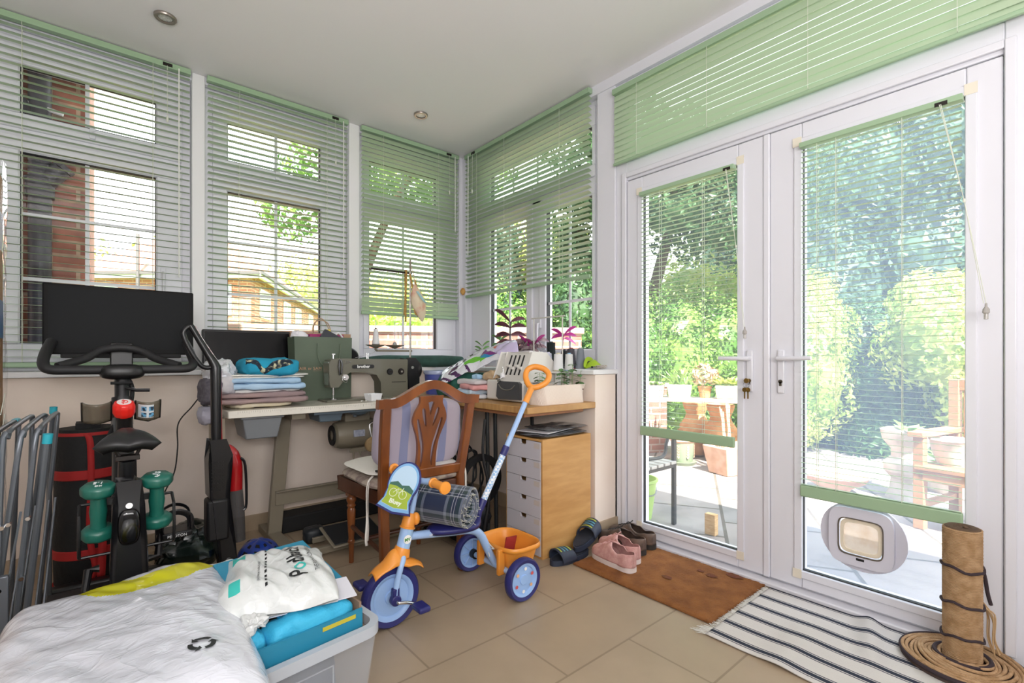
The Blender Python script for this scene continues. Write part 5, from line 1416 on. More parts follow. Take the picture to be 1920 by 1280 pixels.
b = B(); b.tube([(c[0], c[1], SZ + .08), (c[0], c[1] + .003, SZ + .20), (c[0], c[1] - .004, SZ + .335)], .004, 6, smooth=4); b.done('stem', mat('dark_stem', '#3a2b30', .5), t)
b = B(); leafy(b, c, [(0, 0, .235, -.75, .25), (0, 0, .235, 2.3, .2), (0, 0, .29, -.7, .35), (0, 0, .29, 2.4, .5), (0, 0, .33, -.6, .5), (0, 0, .33, 2.5, 1.1), (0, 0, .19, 2.4, .0), (0, 0, .18, -.9, .1)], .115); b.done('leaves', purl, t, smooth=60)
c = (2.30, 2.86, SZ); t = pot('succulent_plant', 'small green succulent left of the purple leaved plant', c, .035, .09)
b = B(); b.tube([(c[0], c[1], SZ + .07), (c[0], c[1], SZ + .21)], .003, 6); b.done('stem', mat('seed_stem'), t)
b = B(); leafy(b, c, [(0, 0, .16, a, .4) for a in (-.9, .3, 1.6, 2.7, 4)] + [(0, 0, .20, a, .9) for a in (-.5, .8, 2.3, 3.8)], .065); b.done('leaves', grl, t, smooth=60)
c = (2.31, 3.10, SZ); t = pot('succulent_plant', 'tiny green shoot on the sill nearest the corner, just above the bag', c, .03, .09)
b = B(); leafy(b, c, [(0, 0, .09, a, 1.1) for a in (-.9, .6, 2.2, 3.6)] + [(0, 0, .13, a, .8) for a in (-.4, 2.6)] + [(0, 0, .16, a, 1.0) for a in (-.6, 2.2)], .06); b.done('leaves', grl, t, smooth=60)
t = thing('trailing_plant', 'striped purple trailing plant in a white trough behind the overlocker', 'potted plant', (2.26, 2.56, SZ))
b = B(); b.box(2.21, 2.31, 2.43, 2.66, SZ, SZ + .12); b.done('trough', whp, t, bevel=.008)
rnd = random.Random(9)
b = B(); leafy(b, (2.26, 2.56, SZ + .115), [(rnd.uniform(-.04, .03), rnd.uniform(-.13, .10), rnd.uniform(0, .07), rnd.uniform(0, 6.28), rnd.uniform(-.2, .6)) for _ in range(46)], .085); b.done('leaves', varl, t, smooth=60)
b = B()
for i in range(7): b.tube([(2.26, 2.56 - .03 * i + .08, SZ + .12), (2.25, 2.55 - .035 * i + .06, SZ + .19), (2.24, 2.52 - .04 * i + .06, SZ + .14)], .003, 6, smooth=4)
b.done('stem', purl, t)
b = B(); leafy(b, (2.25, 2.44, SZ + .13), [(0, 0, .02, -.5, 1.2), (0, 0, .03, -1.2, 1.0), (0, .02, .0, 2.4, 1.4), (0, 0, .03, 2.0, .7)], .085); b.done('pink_leaves', magl, t, smooth=60)
t = thing('pink_foliage_plant', 'plant with bright magenta leaves on the sill behind the black cones', 'potted plant', (2.36, 2.24, SZ))
t = t; b = B(); b.lathe([(0, 0), (.03, 0), (.035, .1), (.033, .1), (.03, .09), (0, .09)], (2.385, 2.30, SZ), 20); b.done('pot', whp, t)
b = B(); b.tube([(2.385, 2.30, SZ + .08), (2.375, 2.28, SZ + .16), (2.375, 2.27, SZ + .225)], .003, 6, smooth=4); b.done('stem', magl, t)
b = B(); leafy(b, (2.375, 2.27, SZ), [(0, 0, .215, 2.3, .1), (0, 0, .225, -.8, .9), (0, 0, .22, -.9, .2), (0, 0, .21, 2.4, .9), (0, 0, .2, -.6, -.2)], .085); b.done('leaves', magl, t, smooth=60)
# sponge/shell on the corner post
b = B(); b.blob((2.352, 3.425, 1.62), (.028, .022, .030), e=1.6, amp=.006, freq=30, seed=3, nu=24, nv=16); tag(b.done('dried_bath_sponge', mat('amber_sponge', '#d3a35c', .7, col2='#b9853f', nscale=30)), 'small amber ornament hanging on the corner post between the windows', 'ornament')
# ================================================================ CHAIR
pine = mat('orange_pine', '#8c5026', .3, col2='#6a3817', nscale=5, stretch=(2.2, 2.2, .5), coat=.35)
pine_d = mat('dark_stained_pine', '#57301c', .35, col2='#43210f', nscale=6, coat=.3)
t = thing('dining_chair', 'pine chair with pierced wheatsheaf back, turned at the sewing table', 'chair', (1.17, 2.26, 0))
def bk(x, z):   # raked back plane
    f = max(0, (z - .46)) / .42
    return 2.035 - .075 * f
def rake(b):
    b.v = [Vector((v.x, v.y - .075 * max(0, (v.z - .46)) / .42, v.z)) for v in b.v]
    return b
for x0, x1, xb in ((.925, .97, .965), (1.372, 1.418, 1.375)):
    b = B(); w = .021
    pts = [((x0 + x1) / 2, .875), ((x0 + x1) / 2 + (.004 if x0 < 1 else -.004), .70), (xb, .47), (xb, .2), (xb + (-.0 if x0 < 1 else 0), 0)]
    vs = []
    for (x, z) in pts: 
        y = 2.035 + (.03 * (1 - z / .47) * -1 if z < .47 else 0)
        vs += [(x - w, y - .014, z), (x + w, y - .014, z), (x + w, y + .022, z), (x - w, y + .022, z)]
    fs = []
    for i in range(len(pts) - 1):
        for j in range(4): fs.append((i * 4 + j, i * 4 + (j + 1) % 4, i * 4 + 4 + (j + 1) % 4, i * 4 + 4 + j))
    fs += [(3, 2, 1, 0), (16, 17, 18, 19)]
    b.add(vs, fs); rake(b).done('leg', pine, t, bevel=.007, seg=3)
# crest rail
top = []
for i in range(25):
    u = i / 24; x = .905 + u * .527
    s = abs(2 * u - 1)
    z = .872 + .079 * (math.cos(PI * min(s / .82, 1)) * .5 + .5) ** .9
    top.append((x, z))
bot = []
for i in range(25):
    u = 1 - i / 24; x = .905 + u * .527; s = abs(2 * u - 1)
    z = .832 + .079 * (math.cos(PI * min(s / .75, 1)) * .5 + .5) - (.0)
    bot.append((x, z))
b = B(); b.prism(top + bot, 2.018, 2.050); rake(b).done('crest_rail', pine, t, bevel=.009, seg=3, smooth=50)
b = B(); b.box(.955, 1.39, 2.022, 2.046, .485, .535); rake(b).done('lower_rail', pine, t, bevel=.006)
# splat with pierced slots
def mir(P, cx=1.168): return [(2 * cx - x, z) for (x, z) in reversed(P)]
cx = 1.168
half = [(cx + .062, .878), (cx + .06, .845), (cx + .078, .81), (cx + .088, .775), (cx + .083, .745), (cx + .062, .69), (cx + .052, .64), (cx + .05, .58), (cx + .056, .52)]
hs = [p.to_tuple()[:2] for p in catmull([(x, z, 0) for x, z in half], 5)]
outer = hs + mir(hs)
def slot(pts, w):
    P = catmull([(x, z, 0) for x, z in pts], 6); L = []; Rr = []
    n = len(P)
    for i, p in enumerate(P):
        a = P[max(i - 1, 0)]; c = P[min(i + 1, n - 1)]; d = (c - a).normalized(); nn = Vector((-d.y, d.x, 0))
        u = i / (n - 1); ww = w * (math.sin(PI * min(max(u * .96 + .02, 0), 1)) ** .45) * (1.25 - .75 * u)
        L.append((p.x + nn.x * ww, p.y + nn.y * ww)); Rr.append((p.x - nn.x * ww, p.y - nn.y * ww))
    return L + Rr[::-1]
h_out = slot([(cx + .064, .773), (cx + .045, .70), (cx + .030, .64), (cx + .027, .58), (cx + .030, .545)], .0095)
h_mid = slot([(cx + .040, .822), (cx + .030, .78), (cx + .018, .735)], .0095)
tear = [(cx - .016, .848), (cx, .852), (cx + .016, .848), (cx + .010, .825), (cx + .003, .797), (cx, .788), (cx - .003, .797), (cx - .010, .825)]
holes = [h_out, mir(h_out), h_mid, mir(h_mid), tear]
b = B(); b.prism(outer, 2.026, 2.041, holes=holes); rake(b).done('splat', pine, t, bevel=.002, smooth=40)
# seat frame and front legs
b = B(); b.box(.965, 1.385, 2.03, 2.055, .40, .455); 
v = [(.96, 2.045), (1.38, 2.045), (1.425, 2.475), (.925, 2.475)]
b.prism(v, .385, .450, plane='XY'); b.done('seat_rail', pine_d, t, bevel=.004)
for x in (.985, 1.375):
    b = B(); q = [(0.0, 0), (.012, 0), (.014, .10), (.018, .105), (.018, .115), (.014, .12), (.019, .20), (.022, .27), (.017, .285), (.023, .295), (.017, .305), (.024, .32), (.024, .335), (.018, .345), (.024, .36), (.020, .40), (0, .40)]
    b.lathe(q, (x, 2.448, 0), 20); b.box(x - .022, x + .022, 2.426, 2.470, .345, .452); b.done('leg', pine, t, bevel=.002)
b = B(); b.cyl((.975, 2.06, .17), (.985, 2.45, .19), .011, n=10); b.done('stretcher', pine_d, t)
b = B(); b.cyl((1.365, 2.06, .17), (1.375, 2.45, .19), .011, n=10); b.done('stretcher', pine_d, t)
b = B(); b.cyl((.98, 2.25, .18), (1.37, 2.25, .18), .011, n=10); b.done('stretcher', pine_d, t)
b = B(); b.blob((1.172, 2.255, .475), (.252, .228, .038), e=6, ez=2.4, amp=.004, freq=6, nu=60, nv=14)
st = b.done('seat_cushion', mat('floral_upholstery', '#b3a597', .85, col2='#8a7a74', nscale=26, lo=.42, hi=.6, bump=.1), t)
# white seat pad with ties
t = thing('seat_pad', 'white tie-on seat pad on the upholstered chair seat', 'seat pad', (1.17, 2.26, .505))
wc = mat('white_cotton', '#e9e4dc', .85, bump=.15, bscale=120)
b = B(); b.blob((1.165, 2.26, .523), (.245, .215, .015), e=5, ez=2, amp=.012, freq=6, seed=4, nu=60, nv=14); b.done('pad', wc, t, smooth=60)
b = B(); ribbon(b, [(.955, 2.12, .512), (.925, 2.10, .49), (.912, 2.085, .42), (.91, 2.08, .33), (.90, 2.07, .25), (.905, 2.075, .215)], .012); ribbon(b, [(.955, 2.11, .512), (.915, 2.09, .48), (.908, 2.08, .40), (.915, 2.08, .30), (.91, 2.075, .235)], .010, wd=(.8, .5, 0)); b.done('tie', wc, t, solid=.0015)
b = B(); ribbon(b, [(1.38, 2.12, .515), (1.418, 2.06, .50), (1.42, 2.045, .42), (1.415, 2.045, .36)], .010); b.done('tie', wc, t, solid=.0015)
b = B(); b.box(.955, 1.01, 2.075, 2.10, .533, .541); b.done('label', black_m, t, bevel=.002)
# striped cushion
m, nt_, p = nodemat('lavender_stripe')
co = nt_.nodes.new('ShaderNodeTexCoord'); sp = nt_.nodes.new('ShaderNodeSeparateXYZ'); nt_.links.new(co.outputs['Object'], sp.inputs[0])
rr_ = nt_.nodes.new('ShaderNodeValToRGB'); mm = nt_.nodes.new('ShaderNodeMapRange'); mm.inputs['From Min'].default_value = -.26; mm.inputs['From Max'].default_value = .26
nt_.links.new(sp.outputs['X'], mm.inputs[0]); nt_.links.new(mm.outputs[0], rr_.inputs[0]); nt_.links.new(rr_.outputs[0], p.inputs['Base Color'])
rr_.color_ramp.interpolation = 'CONSTANT'
cols = [(0, '#b3a9b9'), (.20, '#b3a9b9'), (.26, '#8d92b4'), (.34, '#b9aebb'), (.50, '#a9a8bf'), (.60, '#b9aebb'), (.66, '#8d92b4'), (.74, '#b9aebb'), (.90, '#a3a3bd')]
e = rr_.color_ramp.elements
e[0].position = 0; e[0].color = lin(cols[0][1]); e[1].position = cols[1][0]; e[1].color = lin(cols[1][1])
for q, cc in cols[2:]:
    x = e.new(q); x.color = lin(cc)
p.inputs['Roughness'].default_value = .9
b = B(); M = Matrix.Translation((1.195, 2.125, .69)) @ Matrix.Rotation(R(8), 4, 'X')
b.blob((0, 0, 0), (.232, .055, .165), e=3.6, ez=5, amp=.008, freq=5, nu=60, nv=30, M=M)
# squared pillow corners
o = b.done('striped_cushion', m, smooth=60); tag(o, 'lavender cushion with blue-grey stripes standing behind the chair splat', 'cushion')

# ================================================================ TRICYCLE
sky_b = mat('pastel_blue_paint', '#a4c4f0', .3, coat=.3)
sky_p = mat('pastel_blue_plastic', '#9dbfee', .4)
navy = mat('navy_plastic', '#2a2c6c', .4)
orange = mat('orange_plastic', '#f09a3c', .35, subs=.05)
t = thing('tricycle', "child's pale blue and orange tricycle with a push handle", 'tricycle', (1.12, 1.77, 0))
def wheel(name, c, r, w, hub, inner=.77):
    b = B(); y = w / 2
    b.lathe([(r * inner, -y * .75), (r * .93, -y), (r, -y * .55), (r * 1.0, y * .55), (r * .93, y), (r * inner, y * .75)], c, 44, ax='Y')
    ty_ = b.done('wheel', navy, t, smooth=50)
    b = B(); b.lathe([(0, -y * .55), (r * .22, -y * .6), (r * .24, -y * .35), (r * .62, -y * .30), (r * .66, -y * .62), (r * inner, -y * .8), (r * inner, y * .8), (r * .66, y * .62), (r * .62, y * .3), (r * .24, y * .35), (r * .22, y * .6), (0, y * .55)], c, 44, ax='Y')
    d = b.done('wheel_disc', sky_p, ty_, smooth=40)
    return ty_, d
FW = (.868, 1.765, .118)
wheel('front', FW, .118, .045, 1)
w1, d1_ = wheel('rear', (1.40, 1.585, .092), .092, .040, 1)
w2, d2_ = wheel('rear', (1.40, 1.975, .092), .092, .040, 1)
b = B()
for k in range(6):
    a = k * 1.047 + .4
    b.lathe([(0, -.0015), (.0075, -.0015), (.0075, 0), (0, 0)], (1.40 + .048 * math.cos(a), 1.585 - .0125, .092 + .048 * math.sin(a)), 10, ax='Y', mi=k % 3)
b.done('hub_sticker', [mat('sticker_red', '#d05a5a', .4), mat('sticker_white', '#f4f4f4', .4), mat('sticker_peach', '#e8b48a', .4)], d1_)
for y, s in ((1.585, -1), (1.975, 1)):
    b = B(); b.lathe([(0, s * .012), (.016, s * .012), (.019, s * .006), (.019, 0)], (1.40, y, .092), 20, ax='Y'); b.done('hub_cap', sky_p, w1 if s < 0 else w2)
b = B()
for k in range(8):
    a = k * PI / 4; b.box(.02, .066, -.004, .004, -.002, .002, M=Matrix.Translation((1.40, 1.955 + .0, .092)) @ Matrix.Rotation(a, 4, 'Y') @ Matrix.Translation((0, .006, 0)))
b.done('spokes', sky_b, w2)
# fork one-sided leg each side, crank
for s in (-1, 1):
    b = B(); y = 1.765 + s * .040
    b.tube([(FW[0], y, .118), (FW[0] + .005, y, .17), (FW[0] + .022, y, .235), (FW[0] + .038, 1.765 + s * .03, .262), (FW[0] + .045, 1.765 + s * .01, .28)], .0115, 12, smooth=6); fk = b.done('fork_leg', sky_b, t)
    b = B(); b.cyl((FW[0], y - .013, .118), (FW[0], y + .013, .118), .021, n=18).box(FW[0] - .014, FW[0] + .014, y - .011, y + .011, .118, .165); b.done('axle_clip', navy, fk, bevel=.004)
b = B(); b.tube([(FW[0], 1.71, .118), (FW[0], 1.695, .118), (FW[0] + .03, 1.69, .112), (FW[0] + .062, 1.685, .098), (FW[0] + .066, 1.66, .096)], .006, 10, smooth=5); cr = b.done('crank', chrome, t)
b = B(); b.box(FW[0] + .045, FW[0] + .095, 1.615, 1.685, .085, .108); b.done('pedal', navy, cr, bevel=.009, seg=3)
b = B(); b.tube([(FW[0], 1.82, .118), (FW[0], 1.835, .118), (FW[0] - .03, 1.84, .125), (FW[0] - .062, 1.845, .14), (FW[0] - .066, 1.87, .142)], .006, 10, smooth=5); cr = b.done('crank', chrome, t)
b = B(); b.box(FW[0] - .095, FW[0] - .045, 1.845, 1.915, .13, .153); b.done('pedal', navy, cr, bevel=.009, seg=3)
# fender
b = B()
def fen(u, v):
    a = R(132) - u * R(88); k = (v - .5) * 2
    sc = 1 - .25 * (abs(2 * u - 1) ** 3)
    r = .136 + .045 * math.exp(-((u - .46) / .15) ** 2) * (1 - k * k * .6) + .012 * (abs(2 * u - 1)) ** 2
    wob = .008 * math.sin(9 * u) * abs(k)
    return (FW[0] + .022 + r * math.cos(a), FW[1] + k * .042 * sc, FW[2] + r * math.sin(a) - .020 * k * k + wob)
b.surf(fen, 34, 12); b.done('mudguard', orange, t, solid=.004, smooth=70)
H0 = Vector((.918, 1.765, .285)); H1 = Vector((.952, 1.765, .415))
b = B(); b.tube([H0, H0.lerp(H1, .08), H0.lerp(H1, .72)], [.030, .0265, .0255], 24); hd = b.done('head_tube', sky_b, t)
b = B(); b.tube([H0 + Vector((-.006, 0, -.02)), H0 + Vector((0, 0, .005)), H0.lerp(H1, .1)], [.034, .032, .030], 24); b.done('lower_cup', orange, hd)
b = B(); b.tube([H0.lerp(H1, .66), H0.lerp(H1, .70), H0.lerp(H1, .71), H0.lerp(H1, 1.0), H0.lerp(H1, 1.1)], [.031, .031, .027, .026, .017], 24); b.blob((H1.x + .022, 1.755, H1.z - .012), (.016, .018, .026), nu=16, nv=10); b.done('headset_clamp', orange, t, smooth=50)
b = B(); b.tube([H0.lerp(H1, .12) + Vector((0, 0, 0)), H0.lerp(H1, .64)], .0268, 20, M=None)
b.f = [f for i, f in enumerate(b.f) if len(f) == 4 and 9 <= (i % 20) <= 18]; b.m = [0] * len(b.f)
dc = b.done('decal', mat('blue_decal', '#a9cdf2', .3), hd)
Mh = frame((H0.lerp(H1, .38) + Vector((.0, -.0275, 0))), (1, 0, -.0), (H1 - H0))
b = B(); b.lathe([(0, 0), (.017, 0), (.017, .0012), (0, .0012)], (0, 0, 0), 26, M=Mh @ Matrix.Translation((-.004, 0, .0))); b.done('badge', mat('badge_white_t', '#f3f3f1', .35), hd)
text('MV', .018, Mh @ Matrix.Translation((-.005, -.001, .0016)), mat('badge_green', '#4d9a4a', .4), hd, off=.0004)
S0 = Vector((.962, 1.765, .44)); S1 = Vector((.985, 1.765, .555))
b = B(); b.tube([H1, S0, S1], .0125, 14); b.done('stem', sky_b, t)
b = B(); b.tube([(.990, 1.97, .555), (.988, 1.90, .567), (.983, 1.83, .562), (.983, 1.765, .558), (.983, 1.70, .562), (.988, 1.66, .567), (.994, 1.56, .562)], .0125, 14, smooth=6); hb_ = b.done('handlebar', sky_b, t)
for s, ya, yb in ((1, 1.90, 1.985), (-1, 1.655, 1.555)):
    b = B(); X = .990; Z = .566; k = (yb - ya)
    pr = [(0.0, 0), (.020, .0), (.021, .06), (.0165, .10)]
    pts = [(X, ya + k * q, Z - .004 * q) for q in (0, .05, .10, .13, .2, .28, .36, .44, .52, .6, .68, .76, .84, .88, .93, .98, 1)]
    rs = [.016, .020, .020, .0155, .0165, .0155, .0165, .0155, .0165, .0155, .0165, .0155, .016, .024, .025, .023, .012]
    b.tube(pts, rs, 20); b.done('grip', orange, hb_, smooth=50)
# front plate: no figure, only sky, hills, grass and a bicycle
PO = Vector((.925, 1.748, .520)); px_ = Vector((.30, -.92, -.28)); py_ = Vector((.36, .0, .93))
px_ = Vector((.52, -.82, -.2)).normalized(); py_ = Vector((.48, .12, .86)).normalized()
Mp = frame(Vector((.905, 1.75, .535)), px_, py_) @ Matrix.Scale(1.16, 4)
def plate(s):
    P = []
    for i in range(25):
        a = R(-28) + (PI + R(56)) * i / 24
        P.append((s * .058 * math.cos(a), .024 + s * .072 * math.sin(a)))
    P += [(-.052 * s, -.048 * s + .004), (-.066 * s, -.078 * s + .004), (0, -.088 * s + .004), (.066 * s, -.078 * s + .004), (.052 * s, -.048 * s + .004)]
    return P
Mq = Mp @ Matrix.Rotation(PI / 2, 4, 'X')   # prism XZ -> plate xy
def pz(b, P, d0, d1, mi=0): b.add([(p[0], p[1], d) for d in (d0, d1) for p in P], [tuple(x) for x in tessellate_polygon([[Vector((p[0], p[1], 0)) for p in P]])] + [tuple(len(P) + i for i in x) for x in tessellate_polygon([[Vector((p[0], p[1], 0)) for p in P]])] + [(i, (i + 1) % len(P), len(P) + (i + 1) % len(P), len(P) + i) for i in range(len(P))], mi, Mp)
b = B(); pz(b, plate(1.0), -.006, 0); pt = b.done('front_plate', navy, t, bevel=.0015, smooth=0)
b = B(); pz(b, plate(.92), 0, .0008); b.done('plate_border', mat('plate_blue', '#7fb2e0', .35), pt, smooth=0)
b = B(); pz(b, plate(.80), .0008, .0016); b.done('plate_sky', mat('plate_sky', '#bcd8ee', .35), pt, smooth=0)
pl80 = plate(.80)
b = B(); pz(b, [(-.0455, .012), (-.02, .022), (.0, .012), (.025, .018), (.046, .006), (.046, -.01), (-.046, -.01)], .0016, .0022); b.done('plate_hills', mat('plate_hills', '#3f6a5c', .4), pt, smooth=0)
b = B(); pz(b, [(-.0465, .004), (-.02, .006), (.01, .0), (.0465, -.008), (.041, -.034), (.050, -.057), (0, -.065), (-.050, -.057), (-.041, -.034)], .0022, .0028); b.done('plate_grass', mat('plate_grass', '#a3b93e', .4), pt, smooth=0)
b = B()
for cx_ in (-.021, .016): b.tube([Mp @ Vector((cx_ + .0135 * math.cos(a), -.018 + .0135 * math.sin(a), .0036)) for a in [i * PI / 10 for i in range(20)]], .0011, 6, closed=True)
b.tube([Mp @ Vector(q) for q in ((-.021, -.018, .0036), (-.008, -.002, .0036), (.009, -.004, .0036), (.016, -.018, .0036))], .001, 6); b.tube([Mp @ Vector(q) for q in ((-.008, -.002, .0036), (-.003, -.017, .0036), (.009, -.004, .0036))], .001, 6); b.tube([Mp @ Vector(q) for q in ((.009, -.004, .0036), (.011, .006, .0036))], .001, 6)
b.done('plate_bicycle', mat('plate_white', '#eef3e4', .4), pt)
text('Bluey', .021, Mp @ Matrix.Translation((0, -.046, .0036)), mat('plate_white'), pt, off=.0005)
# frame, seat, pole
b = B(); b.tube([(.945, 1.765, .335), (1.02, 1.767, .325), (1.15, 1.77, .305), (1.25, 1.77, .29), (1.31, 1.775, .255), (1.36, 1.78, .17), (1.40, 1.78, .10)], [.016, .017, .018, .018, .019, .018, .016], 16, smooth=6)
fr = b.done('frame', sky_b, t)
b = B(); b.cyl((1.40, 1.60, .092), (1.40, 1.96, .092), .013, n=14); b.done('rear_axle', sky_b, t)
b = B(); b.cyl((1.40, 1.93, .092), (1.40, 1.955, .092), .022, n=16); b.done('axle_collar', black, t)
text("LET'S GO", .011, frame((1.055, 1.748, .320), (1, 0, -.11), (0, 0, 1)), white_paint, fr)
b = B()
def seat(u, v):
    a = 2 * PI * u
    x = 1.165 + .125 * math.cos(a) * v; w = .060 + .045 * (math.cos(a) * .5 + .5)
    y = 1.77 + w * math.sin(a) * v
    z = .338 - .012 * v ** 4 + .05 * max(0, (x - 1.235) / .055) ** 2 * .6
    return (x, y, z)
b.surf(seat, 36, 8, cu=True); b.done('seat', navy, t, solid=.022, smooth=60)
b = B(); b.tube([(1.285, 1.77, .30), (1.30, 1.77, .36), (1.325, 1.772, .41)], .015, 14); b.done('pole_socket', navy, t)
Q0 = Vector((1.315, 1.772, .385)); Q1 = Vector((1.615, 1.775, .885))
b = B(); b.tube([Q0, Q0.lerp(Q1, .42)], .0145, 14)
m, nt_, p = nodemat('gingham')
g_ = nt_.nodes.new('ShaderNodeTexChecker'); g_.inputs['Scale'].default_value = 90; g_.inputs['Color1'].default_value = lin('#f1f4f8'); g_.inputs['Color2'].default_value = lin('#9cc2ea')
co = nt_.nodes.new('ShaderNodeTexCoord'); nt_.links.new(co.outputs['Object'], g_.inputs[0]); nt_.links.new(g_.outputs[0], p.inputs['Base Color'])
ph = b.done('push_pole', m, t)
b = B(); b.tube([Q0.lerp(Q1, .49), Q0.lerp(Q1, .92)], .0125, 14); b.done('pole_upper', sky_b, ph)
b = B(); b.tube([Q0.lerp(Q1, .42), Q0.lerp(Q1, .50)], .0165, 14); b.done('pole_joint', navy, ph)
b = B(); b.tube([Q0.lerp(Q1, -.03), Q0.lerp(Q1, .05)], .0175, 14); b.done('pole_joint', navy, ph)
# D handle: faces the viewer, plane spanned by pole dir and Y-ish
dv = (Q1 - Q0).normalized(); sd = Vector((.65, -.76, 0)); sd = (sd - dv * sd.dot(dv)).normalized(); O = Q0.lerp(Q1, .90)
def hp(x, y): return O + sd * x + dv * y
b = B(); b.tube([hp(0, 0), hp(0, .06), hp(0, .085)], [.016, .015, .017], 16)
b.tube([hp(0, .085), hp(.03, .10), hp(.058, .135), (hp(.056, .175)), hp(.028, .195), hp(-.002, .198), hp(-.034, .19), hp(-.056, .165), hp(-.052, .13), hp(-.028, .098)], .0145, 14, smooth=5, closed=True)
b.done('push_handle', orange, ph, smooth=60)
# bucket
b = B()
def buck(u, v):
    a = 2 * PI * u; e_ = 3.4
    c_, s_ = math.cos(a), math.sin(a)
    k = (abs(c_) ** e_ + abs(s_) ** e_) ** (-1 / e_)
    if v < .78:
        q = v / .78; r = .78 + .22 * q; z = .085 + .105 * q
    else:
        q = (v - .78) / .22; r = 1.0 + .09 * math.sin(q * PI / 2) ; z = .19 + .012 * math.sin(q * PI) - .012 * q
    return (1.485 + .098 * r * k * c_, 1.775 + .132 * r * k * s_, z)
b.surf(buck, 60, 16, cu=True); b.prism([buck(i / 60, 0)[:2] for i in range(60)], .084, .088, plane='XY'); b.done('bucket', orange, t, solid=.004, smooth=50)
for y in (1.70, 1.85):
    b = B(); b.box(1.36, 1.395, y, y + .02, .075, .19); b.done('bucket_clip', orange, t, bevel=.004)
b = B(); b.tube([(1.35, 1.76, .19), (1.36, 1.80, .185), (1.37, 1.75, .18), (1.35, 1.74, .20), (1.36, 1.79, .205), (1.35, 1.755, .15)], .002, 6, smooth=5); b.done('string', mat('white_string', '#e6e4de', .8), t)
b = B(); b.prism([(1.46, .10), (1.52, .10), (1.545, .19), (1.48, .195)], 1.79, 1.797); tag(b.done('red_card', mat('dark_red_card', '#9c2f2c', .5)), 'dark red card sticking up in the orange tricycle bucket', 'card')
b = B(); b.blob((1.535, 1.72, .105), (.028, .022, .016), amp=.01, freq=30, nu=16, nv=10); tag(b.done('foil_wrapper', mat('foil', '#d6d6dc', .25, metal=.7)), 'small crumpled silver wrapper in the orange tricycle bucket', 'wrapper')

# tartan blanket roll
m, nt_, p = nodemat('tartan')
uvn = nt_.nodes.new('ShaderNodeUVMap'); uvn.uv_map = 'uv'; sp = nt_.nodes.new('ShaderNodeSeparateXYZ'); nt_.links.new(uvn.outputs[0], sp.inputs[0])
def tart(out, rep):
    mu = nt_.nodes.new('ShaderNodeMath'); mu.operation = 'MULTIPLY'; mu.inputs[1].default_value = rep; nt_.links.new(out, mu.inputs[0])
    fr_ = nt_.nodes.new('ShaderNodeMath'); fr_.operation = 'FRACT'; nt_.links.new(mu.outputs[0], fr_.inputs[0])
    r = nt_.nodes.new('ShaderNodeValToRGB'); r.color_ramp.interpolation = 'CONSTANT'; e = r.color_ramp.elements
    seq = [(0, '#1b2743'), (.26, '#7b8290'), (.33, '#1d3430'), (.42, '#1b2743'), (.45, '#c9cdd2'), (.465, '#1b2743'), (.52, '#c9cdd2'), (.535, '#1b2743'), (.56, '#1d3430'), (.65, '#7b8290'), (.72, '#1b2743')]
    e[0].position = 0; e[0].color = lin(seq[0][1]); e[1].position = seq[1][0]; e[1].color = lin(seq[1][1])
    for q, cc in seq[2:]: x = e.new(q); x.color = lin(cc)
    nt_.links.new(fr_.outputs[0], r.inputs[0]); return r.outputs[0]
mx = nt_.nodes.new('ShaderNodeMix'); mx.data_type = 'RGBA'; mx.inputs[0].default_value = .5
nt_.links.new(tart(sp.outputs['X'], 8.0), mx.inputs['A']); nt_.links.new(tart(sp.outputs['Y'], 1.7), mx.inputs['B']); nt_.links.new(mx.outputs['Result'], p.inputs['Base Color'])
p.inputs['Roughness'].default_value = .95; p.inputs['Sheen Weight'].default_value = .3
t = thing('rolled_blanket', 'navy and green tartan blanket rolled up on the tricycle seat', 'blanket', (1.14, 1.76, .385))
A0 = Vector((1.035, 1.885, .452)); A1 = Vector((1.170, 1.665, .437)); ax_ = (A1 - A0); L_ = ax_.length; ax_.normalize(); s1 = ax_.cross(Vector((0, 0, 1))).normalized(); s2 = s1.cross(ax_)
A0 -= ax_ * .02
def roll(u, v):   # u round the spiral (2.6 turns), v along
    a = u * 2 * PI * 3.1; r = .020 + .072 * u + .003 * math.sin(3 * a) + .003 * nz((a, v * 3, 0), 1, 2)
    sq = 1 + .05 * math.cos(2 * a)
    return A0 + ax_ * (v * (L_ + .03) + .006 * math.sin(a * 2)) + s1 * r * sq * math.cos(a) * 1.06 + s2 * r * math.sin(a) * .98
b = B(); b.surf(roll, 170, 14); b.done('blanket', m, t, solid=.010, smooth=60)
b = B(); rnd = random.Random(4)
for i in range(60):
    u = rnd.uniform(.25, 1); q = roll(u, 1.0); q2 = q + ax_ * rnd.uniform(.004, .012) + Vector((rnd.uniform(-.006, .006), 0, rnd.uniform(-.008, .004)))
    b.tube([q, q2], .0013, 4)
b.done('fringe', mat('cream_fringe', '#b9b9ac', .9), t)['kind'] = 'stuff'
